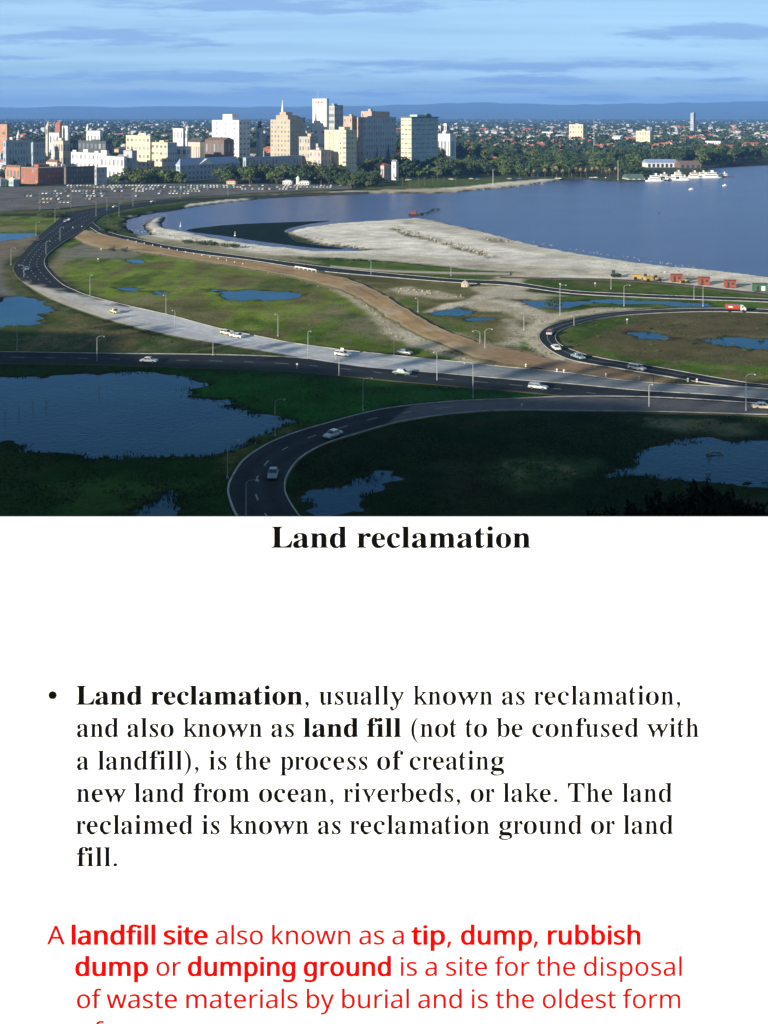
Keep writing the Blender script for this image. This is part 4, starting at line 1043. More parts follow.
def spire(name, label, u, y, vtop, vsh, w, wm, rm):
    x = U(u, y); zb = Hs(x, y) - .5; zt = ZT(vtop, y) - zb; zs = ZT(vsh, y) - zb
    r = tag(empty(name, (x, y, zb), -ALPHA), label, 'church tower')
    MB().box(-w, w, -w, w, 0, zs).build('tower', wm, r)
    MB().frustum((0, 0), w * 1.15, .15, zs, zt, 8).build('spire', rm, r)
    for s in (-1, 1):
        MB().box(s * w * .3 - w * .18, s * w * .3 + w * .18, -w - .1, -w + .05, zs * .72, zs * .9).build('louvre', M['glass'], r)
spire('church_tower', 'beige church tower with pointed top above the small white block on the left', 48.2, 1420, 120.5, 126, 2.4, WM['stone'], WM['stone'])
spire('church_spire', 'thin white church spire right of the small white square building', 187.2, 1450, 124.5, 131, 1.7, WM['white'], WM['white'])
spire('clock_tower_spire', 'grey pointed clock tower between the white hotel tower and the stepped tower', 259.8, 1300, 117.5, 128, 3.0, WM['grey'], RM['dark'])
spire('small_steeple', 'tiny white steeple on the roofline at far left', 18.5, 1320, 130, 135, 1.6, WM['white'], WM['white'])
spire('small_steeple', 'tiny white steeple above the pavilion on the left', 87.8, 1600, 123.5, 127.5, 1.6, WM['white'], RM['white'])

# ------------------------------------------------------------------ crowd of smaller city buildings
zones_txt = [(-20, 120, 'on the left of the city'), (120, 260, 'left of the city centre'), (260, 460, 'around the foot of the city towers')]
FB = []
cnt = 0; tries = 0
kinds = [('white', 'grey', 'flat'), ('cream', 'grey', 'flat'), ('stone', 'red', 'hip'), ('brick', 'grey', 'gable'), ('grey', 'grey', 'flat'), ('white', 'blue', 'gable'), ('beige', 'brown', 'hip'), ('bluegrey', 'dark', 'flat'), ('brown', 'dark', 'gable'), ('tan', 'red', 'gable'), ('white', 'white', 'hip')]
wname = dict(white='white', cream='cream', stone='stone-coloured', brick='red brick', grey='grey', beige='beige', bluegrey='blue-grey', brown='dark brown', tan='tan')
rname = dict(flat='flat roof', hip='hipped roof', gable='gabled roof')
while cnt < 185 and tries < 12000:
    tries += 1
    y = random.choice([random.uniform(1035, 1180), random.uniform(1150, 1330), random.uniform(1250, 1900)])
    u = random.uniform(-20, 455)
    x = U(u, y)
    if u > 350 and y < 1330: continue
    if u > 300 and y < 1150: continue
    if y < 1090 and u > 120: continue
    if hits_hero(x, y): continue
    if any(abs(x - q[0]) < 10 and abs(y - q[1]) < 20 for q in FB): continue
    FB.append((x, y)); cnt += 1
    wl, rc, rf = random.choice(kinds)
    wpx = random.uniform(3.5, 9.5) * 1250 / y; rpx = random.uniform(2.5, 7) * 1250 / y
    zb = Hs(x, y); h = random.uniform(6, 12) if rf != 'flat' else random.uniform(6, 15)
    if y < 1280: h = min(h, 9.5)
    v = VH + (EYE - zb - h) * F / y
    zt = [z for z in zones_txt if z[0] <= u < z[1]][0][2] if u < 460 else zones_txt[2][2]
    r = bldg('city_building', 'small %s building with %s %s' % (wname[wl], rname[rf], zt), 'building', u - wpx, u, u + rpx, v, y, wl, roof=rf, rc=rc if rf != 'flat' else random.choice(['grey', 'white', 'same']),
             fl=max(1, int(h / 3.4)), bl=random.randint(2, 4), br=random.randint(2, 3), hr=random.uniform(2, 3.5), group='small buildings crowded between the city towers', wf=random.uniform(.3, .5))
    clean(r)

# ------------------------------------------------------------------ houses of the far suburbs (tiny: one mesh each)
def house_mesh(wm, rm, w, d, h, hr, kind):
    m = MB().box(-w / 2, w / 2, -d / 2, d / 2, -1, h, 0)
    if kind == 'hip': hip_box(m, -w / 2, w / 2, -d / 2, d / 2, h, hr, mi=1)
    elif kind == 'gable': gable_box(m, -w / 2, w / 2, -d / 2, d / 2, 0, h, hr, mi=1)
    else: m.box(-w / 2 - .2, w / 2 + .2, -d / 2 - .2, d / 2 + .2, h, h + .5, 1)
    for i in range(int(w / 4)):
        xx = -w / 2 + 2 + i * 4
        m.box(xx - .7, xx + .7, -d / 2 - .08, -d / 2 + .03, h * .35, h * .75, 2)
    if kind != 'flat': m.box(w * .2, w * .2 + 1, -.5, .5, h, h + hr + 1, 0)
    return m.mesh('suburban_house', [wm, rm, M['glass']])
HV = [('white', 'red', 'hip', 13, 10, 4, 3), ('cream', 'red', 'gable', 14, 9, 4.5, 3.2), ('white', 'grey', 'flat', 26, 12, 9, 0), ('brick', 'red', 'hip', 15, 11, 4, 3.2), ('white', 'white', 'gable', 16, 9, 5, 3), ('beige', 'brown', 'hip', 14, 10, 4, 3), ('pink', 'red', 'gable', 24, 10, 6, 3.5), ('grey', 'white', 'flat', 30, 14, 7, 0)]
HM = [house_mesh(WM[a], RM[b], w, d, h, hr, k) for a, b, k, w, d, h, hr in HV]
HL = ['white house with red hipped roof', 'cream house with red gabled roof', 'white flat-roofed block', 'brick house with red hipped roof', 'white house with pale gabled roof', 'beige house with brown hipped roof', 'pink long building with red gabled roof', 'grey shed with pale flat roof']
cnt = 0; HP = []
while cnt < 285:
    right = random.random() < 0.72
    y = 1500 + 3600 * random.random() ** 1.5
    u = random.uniform(430, 790) if right else random.uniform(-15, 430)
    if right and y < 1900 and u > 500: y += 450
    x = U(u, y)
    if any(abs(x - q[0]) < 16 and abs(y - q[1]) < 20 for q in HP): continue
    if sdf(RIVER, np.array([x]), np.array([y]))[0] < 30: continue
    HP.append((x, y)); cnt += 1
    i = random.choices(range(8), [1.6, 1.6, .6, 7, .7, 6, 2, 1])[0]
    o = link('suburban_house', HM[i], None, (x, y, Hs(x, y)))
    o.rotation_euler = (0, 0, random.choice([-.7, -.75, .85, -.65]) + random.uniform(-.1, .1))
    sc = random.uniform(.9, 1.35); o.scale = (sc, sc, sc)
    zone_t = 'beyond the park on the right' if u > 560 else ('right of the office towers' if u > 430 else 'behind the city on the left')
    tag(o, 'tiny far %s %s' % (HL[i], zone_t), 'house', 'far suburban houses')

# far roofs and woodland beyond: nobody could count them
sub = MB()
for i in range(2600):
    y = 2600 + 9500 * random.random() ** 1.7
    u = random.uniform(-60, 830); x = U(u, y)
    z = 0
    w = random.uniform(8, 22); d = random.uniform(8, 14); h = random.uniform(3.5, 7) if random.random() < .9 else random.uniform(8, 14)
    sub.add([], [])
    Mx = Matrix.Translation((x, y, 0)) @ Matrix.Rotation(random.uniform(-.9, -.5), 4, 'Z')
    sub.box(-w / 2, w / 2, -d / 2, d / 2, -2, h, 0, Mx)
    n0 = len(sub.v)
    hip = MB(); hip_box(hip, -w / 2, w / 2, -d / 2, d / 2, h, 2.8)
    sub.add([Mx @ Vector(p) for p in hip.v], hip.f, random.choice([1, 1, 2, 2, 3, 3]))
pts = np.array(sub.v); 
cx = pts.reshape(-1, 3)
# lift every house (8+6 vertices) on to the terrain
n_each = 14
base = cx.reshape(-1, n_each, 3)
cxy = base[:, :8, :2].mean(1)
zz = terrain(cxy[:, 0], cxy[:, 1])
keep = zz > -1
base[:, :, 2] += np.where(keep, zz, -60)[:, None]
sub.v = [tuple(p) for p in base.reshape(-1, 3)]
tag(sub.build('distant_suburb', [WM['grey'], RM['brown'], RM['grey'], WM['stone']]), kind='stuff')

# ------------------------------------------------------------------ trees
def leaves(m, c, r, n, size, mi=0, flat=0.8, outer=True):
    for i in range(n):
        d = Vector((random.gauss(0, 1), random.gauss(0, 1), random.gauss(0, 1))).normalized()
        rr = r * (random.uniform(0.55, 1.05) if outer else random.random() ** .5)
        p = Vector(c) + Vector((d.x * rr, d.y * rr, d.z * rr * flat))
        nrm = (d + Vector((random.uniform(-.7, .7), random.uniform(-.7, .7), random.uniform(-.3, .9)))).normalized()
        a = nrm.cross(Vector((0.2, 0.1, 1))).normalized(); b = nrm.cross(a)
        s = size * random.uniform(.6, 1.3)
        a = a * s; b = b * s * random.uniform(.5, .9)
        m.add([p - a, p - b * .9, p + a, p + b], [(0, 1, 2, 3)], mi)

def tree_proto(name, h, rad, leafm, n_cl=9, n_leaf=46, size=0.55, trunk_h=0.3, seed=0, shape='round'):
    random.seed(seed)
    root = empty(name, (0, 0, 0))
    t = MB(); top = h * 0.72
    lean = (random.uniform(-.05, .05) * h, random.uniform(-.05, .05) * h)
    t.tube([(0, 0, -0.4), (lean[0] * .4, lean[1] * .4, h * .3), (lean[0], lean[1], top)], [h * .035, h * .024, h * .008], 6)
    c = MB()
    for i in range(n_cl):
        a = i * 2.4 + random.uniform(-.4, .4)
        if shape == 'round':
            f = random.uniform(.25, .85); zc_ = h * (trunk_h + (1 - trunk_h) * random.uniform(.25, .85)); rr = rad * f * math.sin(math.pi * min(1, max(.15, (zc_ / h - trunk_h) / (1 - trunk_h) * .9 + .1))) ** .5
            cr_ = rad * random.uniform(.34, .55)
        elif shape == 'cone':
            k = (i + .5) / n_cl; zc_ = h * (.12 + .85 * k); rr = rad * (1 - k) * .55; cr_ = rad * (1.05 - k) * .6
        ce = (lean[0] * zc_ / h + rr * math.cos(a), lean[1] * zc_ / h + rr * math.sin(a), zc_)
        if shape == 'round' and i % 2 == 0:
            t.tube([(lean[0] * .4, lean[1] * .4, h * .3), ((ce[0]) * .6, ce[1] * .6, zc_ * .75), ce], [h * .016, h * .009, h * .003], 4)
        leaves(c, ce, cr_, n_leaf, size, flat=.75 if shape == 'round' else .6)
    leaves(c, (lean[0], lean[1], h * .93), rad * .3, n_leaf // 2, size)
    k1 = t.build('trunk', M['bark'], root); k2 = c.build('crown', leafm, root)
    reg(root, [k1, k2])
    return root
def palm_proto(name, h, seed, dry=True):
    random.seed(seed); root = empty(name, (0, 0, 0))
    t = MB().tube([(0, 0, -.3), (.1, 0, h * .5), (.15, .1, h * .86)], [.35, .26, .24], 6)
    c = MB()
    def frond(a, up, ln, m, mi=0):
        pts = []; d = Vector((math.cos(a), math.sin(a), 0))
        for k in range(6):
            s = k / 5; pts.append(Vector((.15, .1, h * .86)) + d * ln * s + Vector((0, 0, up * ln * s - ln * 1.0 * s * s)))
        sd = Vector((-d.y, d.x, 0))
        for k in range(5):
            w0 = ln * .13 * math.sin(math.pi * (k + .4) / 5.6); w1 = ln * .13 * math.sin(math.pi * (k + 1.4) / 5.6) if k < 4 else .02
            for s_ in (-1, 1):
                m.add([pts[k], pts[k + 1], pts[k + 1] + sd * s_ * w1 - Vector((0, 0, w1 * .5)), pts[k] + sd * s_ * w0 - Vector((0, 0, w0 * .5))], [(0, 1, 2, 3)], mi)
    for i in range(16): frond(i * 2.4, random.uniform(.2, 1.3), h * .30, c)
    k1 = t.build('trunk', M['bark'], root); k2 = c.build('crown', M['frond_green'], root)
    ks = [k1, k2]
    if dry:
        sk = MB()
        for i in range(14): frond(i * 2.4 + 1, random.uniform(-.9, -.2), h * .22, sk)
        sk.frustum((.15, .1), .9, .5, h * .62, h * .84, 7)
        ks.append(sk.build('dead_frond_skirt', M['frond'], root))
    return reg(root, ks)
def shrub_proto(name, h, rad, lm, seed, n=160):
    random.seed(seed); root = empty(name, (0, 0, 0))
    t = MB(); c = MB()
    for i in range(5):
        a = i * 1.26; e = (rad * .6 * math.cos(a), rad * .6 * math.sin(a), h * .7)
        t.tube([(0, 0, -.2), (e[0] * .5, e[1] * .5, h * .4), e], [.06, .04, .02], 4)
        leaves(c, (e[0], e[1], h * random.uniform(.45, .7)), rad * .5, n // 5, h * .11)
    return reg(root, [t.build('stem', M['bark'], root), c.build('foliage', lm, root)])
def bare_proto(name, h, seed):
    random.seed(seed); root = empty(name, (0, 0, 0))
    t = MB().tube([(0, 0, -.3), (0.05, 0, h * .4), (.1, .05, h * .9)], [.16, .11, .03], 5); c = MB()
    for i in range(9):
        z = h * random.uniform(.35, .8); a = i * 2.4; r = h * random.uniform(.12, .24)
        c.tube([(.05, 0, z), (r * .6 * math.cos(a), r * .6 * math.sin(a), z + r * .5), (r * math.cos(a), r * math.sin(a), z + r * 1.1)], [.06, .04, .015], 4)
    leaves(c, (0, 0, h * .75), h * .2, 40, .2, outer=False)
    return reg(root, [t.build('trunk', M['bark'], root), c.build('branches', mat('bare_twigs', (.17, .12, .08)), root)])

state = random.getstate()
FULL = dict(trunk_h=0.05, n_cl=15, n_leaf=48, size=0.7)
TP = {
    'olive': [tree_proto('broad_tree', 10, 5.6, M['leaf_a'], seed=101, **FULL), tree_proto('broad_tree', 10, 6.4, M['leaf_a'], seed=102, **FULL), tree_proto('broad_tree', 11, 5.2, M['leaf_a'], seed=103, **FULL)],
    'dark': [tree_proto('dark_tree', 11, 6.0, M['leaf_b'], seed=104, **FULL), tree_proto('dark_tree', 12, 5.4, M['leaf_b'], seed=105, **FULL)],
    'bright': [tree_proto('pale_tree', 9, 4.8, M['leaf_c'], seed=106, **FULL), tree_proto('pale_tree', 8, 4.6, M['leaf_c'], seed=107, **FULL)],
    'pine': [tree_proto('pine_tree', 22, 4.2, M['leaf_pine'], n_cl=16, n_leaf=40, seed=108, shape='cone')],
    'palm': [palm_proto('palm_tree', 14, 1), palm_proto('palm_tree', 12.5, 2)],
    'date': [palm_proto('low_palm', 8, 3, dry=False)],
    'shrub': [shrub_proto('shrub', 2.2, 1.8, M['leaf_b'], 4), shrub_proto('shrub', 1.8, 1.9, M['leaf_a'], 5)],
    'bare': [bare_proto('bare_tree', 6, 6)],
}
random.setstate(state)
used = set()
def plant(kind, x, y, s, label, cat='tree', group=None, z=None):
    ps = TP[kind]; i = random.randrange(len(ps)); pr = ps[i]
    loc = (x, y, (Hs(x, y) if z is None else z))
    rz = random.uniform(0, 6.28)
    if (kind, i) not in used:
        used.add((kind, i)); o = pr; o.location = loc; o.rotation_euler = (0, 0, rz); o.scale = (s,) * 3
    else:
        o = copy_tree(pr, loc, rz, s)
    return tag(o, label, cat, group)
def area(kind_w, n, uv, label, group, s=(.8, 1.2), mind=6, cat='tree'):
    """scatter inside a picture quad given by (u0,u1,v0,v1) or a list of base points"""
    placed = []; t = 0
    while len(placed) < n and t < n * 60:
        t += 1
        u0, u1, v0, v1 = uv; u = random.uniform(u0, u1); v = random.uniform(v0, v1)
        p = P(u, v)
        if any((p.x - q[0]) ** 2 + (p.y - q[1]) ** 2 < mind ** 2 for q in placed): continue
        if sdf(RIVER, np.array([p.x]), np.array([p.y]))[0] < 9: continue
        placed.append((p.x, p.y)); uu_ = (u - u0) / (u1 - u0)
        side = ['towards its left end', 'left of its middle', 'right of its middle', 'towards its right end'][min(3, int(uu_ * 4))]
        k = random.choices(list(kind_w), list(kind_w.values()))[0]
        plant(k, p.x, p.y, random.uniform(*s), (label[k] if isinstance(label, dict) else label) + ', ' + side, cat, group)
def lab(d, where): return {k: v + ' ' + where for k, v in d.items()}
KL = dict(olive='olive rounded tree', dark='dark dense tree', bright='pale green tree')
area(dict(bright=3, olive=2), 15, (118, 182, 181.6, 184), lab(KL, 'in the row in front of the cream block'), 'trees in front of the cream block', (1.1, 1.5), 6)
area(dict(dark=3, olive=2), 34, (218, 345, 181.2, 183.8), lab(KL, 'in the belt between car park and city centre'), 'trees along the city edge of the car park', (1.25, 1.7), 6)
area(dict(olive=3, dark=1), 16, (335, 378, 182, 187.5), lab(KL, 'in the clump left of the park lawn'), 'trees left of the park lawn', (.9, 1.2), 6)
area(dict(dark=3, olive=2, bright=1), 44, (362, 470, 174, 179.5), lab(KL, 'in the park belt behind the lawn'), 'trees behind the park lawn', (1.3, 1.75), 8)
area(dict(dark=3, olive=3, bright=1), 46, (455, 640, 170, 177.5), lab(KL, 'in the wooded park right of the lawn'), 'trees of the wooded park', (1.25, 1.7), 8)
area(dict(dark=3, olive=2), 52, (392, 560, 157.5, 170), lab(KL, 'in the hillside park right of the office towers'), 'trees of the upper park', (1.4, 1.9), 10)
area(dict(dark=3, olive=3), 26, (560, 680, 160, 168), lab(KL, 'in the park behind the boat sheds'), 'trees behind the boat sheds', (1.4, 1.8), 10)
area(dict(dark=3, olive=2), 34, (-10, 225, 166, 178), lab(KL, 'among the buildings left of the hotel tower'), 'trees among the city buildings', (.8, 1.3), 8)
area(dict(dark=3, olive=2), 18, (225, 350, 166, 178), lab(KL, 'among the buildings of the city centre'), 'trees in the city centre', (.9, 1.3), 8)
area(dict(dark=4, olive=2), 52, (676, 795, 156.5, 166), lab(KL, 'along the far river bank on the right'), 'trees on the far river bank', (1.5, 2.1), 12)
for u, v, s in [(367, 162, .95), (376.5, 163, .85), (388.5, 162, .95), (384, 158, .8), (361, 160, .7)]:
    p = P(u, v + 6); plant('pine', p.x, p.y, s, 'tall dark conical pine below the wide tan block', 'tree', 'dark pines beside the city centre')
for i in range(17):
    u = 527 + i * 6 + random.uniform(-2, 2); p = P(u, 177.2 + random.uniform(-.6, .8)); plant('palm', p.x, p.y, random.uniform(.85, 1.1), 'tall palm with brown skirt of dead fronds in front of wooded park', 'palm tree', 'tall palms along the foreshore drive')
for u in (389, 396, 402.5, 409.5, 418.5, 425, 433, 444, 456):
    p = P(u, 185.6 if u < 430 else 184.5); plant('date', p.x, p.y, random.uniform(.9, 1.2), 'low dark palm in the row along the shore edge of the park lawn', 'palm tree', 'low palms beside the park lawn')
for i in range(26):
    u = random.uniform(-8, 128); v = 211.5 - max(0, u - 30) * .07 - random.uniform(0, 9); p = P(u, v)
    plant('bare', p.x, p.y, random.uniform(.7, 1.1), 'small bare brown tree standing in the car park', 'tree', 'bare trees of the car park')
for i in range(11):
    p = P(40 + i * 2.3 + random.uniform(-1, 1), 217.2 + random.uniform(-.5, .6)); plant('shrub', p.x, p.y, random.uniform(1.2, 2.0), 'dark bush in the clump left of the freeway bend top', 'shrub', 'dark bushes beside the top of the freeway')
for i in range(26):
    p = P(random.uniform(103, 126), random.uniform(217, 234)); plant('shrub', p.x, p.y, random.uniform(.8, 1.5), 'green bush on the planted bank inside the foreshore corner', 'shrub', 'bushes on the planted bank')
for i in range(16):
    u = 184 + i * 3.5 + random.uniform(-1, 1); p = P(u, 243 + (u - 184) * .105 + random.uniform(-.8, .8)); plant('shrub', p.x, p.y, random.uniform(.9, 1.5), 'dark green bush in the row between the sand and foreshore road', 'shrub', 'bushes between sand and foreshore road')
for i in range(14):
    u = 300 + i * 4.6 + random.uniform(-2, 2); p = P(u, 259.5 + (u - 300) * .03); plant('shrub', p.x, p.y, random.uniform(.5, .8), 'small dark bush on the green verge below the sand', 'shrub', 'small bushes on the green verge')
for u, v, s in [(112, 251, 1.0), (124, 252, 1.1), (554, 307, 1.7), (552, 330, .5)]:
    p = P(u, v); plant('shrub', p.x, p.y, s, {112: 'left dark bush of two on the brown corner of the meadow', 124: 'right dark bush of two on the brown corner of the meadow', 554: 'round dark green bush beside the small pond', 552: 'small bush at the head of loop ramp'}[u], 'shrub')
for i in range(22):
    u = random.uniform(560, 768); v = random.choice([random.uniform(321, 330), random.uniform(335, 352)]); p = P(u, v)
    plant('shrub', p.x, p.y, random.uniform(.3, .6), 'low weedy bush %s of the ground inside the loop ramp' % (['on the left', 'in the middle', 'on the right'][min(2, int((u - 560) / 70))] + [' rear', ' front'][v > 333]), 'shrub', 'weedy bushes inside the loop ramp')
for i in range(8):
    u = [437, 446, 456, 466, 478, 486, 497, 510][i]; p = P(u, 391 + (u - 437) * .09 - 6.5 + 4); 
    plant('shrub', p.x, p.y, random.uniform(.25, .4), 'tiny dark bush on the wedge beside the lower carriageway', 'shrub', 'tiny bushes on the verge wedge')
# prototypes that never got used would sit at the origin: none should remain
for k, ps in TP.items():
    for i, pr in enumerate(ps):
        if (k, i) not in used:
            for c in KIDS[pr.name]: bpy.data.objects.remove(c)
            bpy.data.objects.remove(pr)

# far woodland
wd = MB()
n = 11000
ys = 1750 + 11000 * rng.random(n) ** 1.8; us = rng.uniform(-60, 830, n); xs = (us - 384) / F * ys
zs = terrain(xs, ys)
for x, y, z in zip(xs, ys, zs):
    if z < -0.5: continue
    r = random.uniform(4, 8) * (1 + y / 12000); 
    for j in range(7):
        d = Vector((random.gauss(0, 1), random.gauss(0, 1), abs(random.gauss(0, .8)))).normalized()
        p = Vector((x, y, z + r * .6)) + d * r * .6
        a = Vector((random.uniform(-1, 1), random.uniform(-1, 1), random.uniform(-.4, .4))).normalized() * r * .55
        b = d.cross(a).normalized() * r * .5
        wd.add([p - a, p - b, p + a, p + b], [(0, 1, 2, 3)])
tag(wd.build('distant_woodland', M['leaf_b']), kind='stuff')
# unseen trees added along the brink, left of the lookout, to lengthen the hill's shade
es = MB(); bl_ = [(-48, 12), (-78, 28), (-115, 52), (-160, 74), (-208, 95), (-250, 122), (-290, 152)]
for i in range(len(bl_) - 1):
    for k in range(6):
        t = (k + random.random() * .6) / 6; x = bl_[i][0] * (1 - t) + bl_[i + 1][0] * t + random.uniform(-5, 3); y = bl_[i][1] * (1 - t) + bl_[i + 1][1] * t + random.uniform(-6, 2)
        z = Hs(x, y); h = random.uniform(8, 13) * (1.0 if i < 4 else .45); es.tube([(x, y, z - .5), (x + .2, y, z + h * .5), (x, y, z + h * .85)], [h * .03, h * .02, h * .01], 5)
        for j in range(6): leaves(es, (x + random.uniform(-2.4, 2.4), y + random.uniform(-2.4, 2.4), z + h * random.uniform(.4, .88)), h * .2, 46, .5, 1)
tag(es.build('brink_shade_trees', [M['bark'], M['leaf_b']]), kind='stuff')
# reeds and grass tufts on the near flats
tf = MB(); n = 52000
vs_ = 300 + 250 * rng.random(n) ** .8; us = rng.uniform(-40, 810, n)
ys = EYE * F / (vs_ - VH); xs = (us - 384) / F * ys; 
clump = fbm(xs / 6, ys / 6, 77); ok = (clump > 0.46) 
zs = terrain(xs, ys)
road_polys = []
for o, a, b in ((road_A, a1, a2), (road_B, b1, b2), (road_C, c1, c2), (road_D, d1, d2), (road_E, e1, e2), (road_F, f1, f2)):
    road_polys.append(list(a) + list(b)[::-1])
ok &= (zs > -0.52) & (zs < 3)
for pl in road_polys:
    ok &= sdf(pl, xs, ys) > 0.7
vis = vs_ > 330
for x, y, z, v in zip(xs[ok], ys[ok], zs[ok], vs_[ok]):
    h = random.uniform(.10, .34) + (.3 if z < -.2 else 0) * (1.0 if v > 355 else .6)
    for j in range(2):
        a = random.uniform(0, 6.28); w = random.uniform(.08, .2)
        dx_, dy_ = math.cos(a) * w, math.sin(a) * w
        ox, oy = random.uniform(-.3, .3), random.uniform(-.3, .3)
        tf.add([(x + ox - dx_, y + oy - dy_, z - .05), (x + ox + dx_, y + oy + dy_, z - .05), (x + ox + random.uniform(-.15, .15), y + oy + random.uniform(-.15, .15), z + h)], [(0, 1, 2)])
tag(tf.build('grass_tufts', leaf_mat('tuft', (0.016, 0.040, 0.011), (0.040, 0.075, 0.020), 0.1)), kind='stuff')

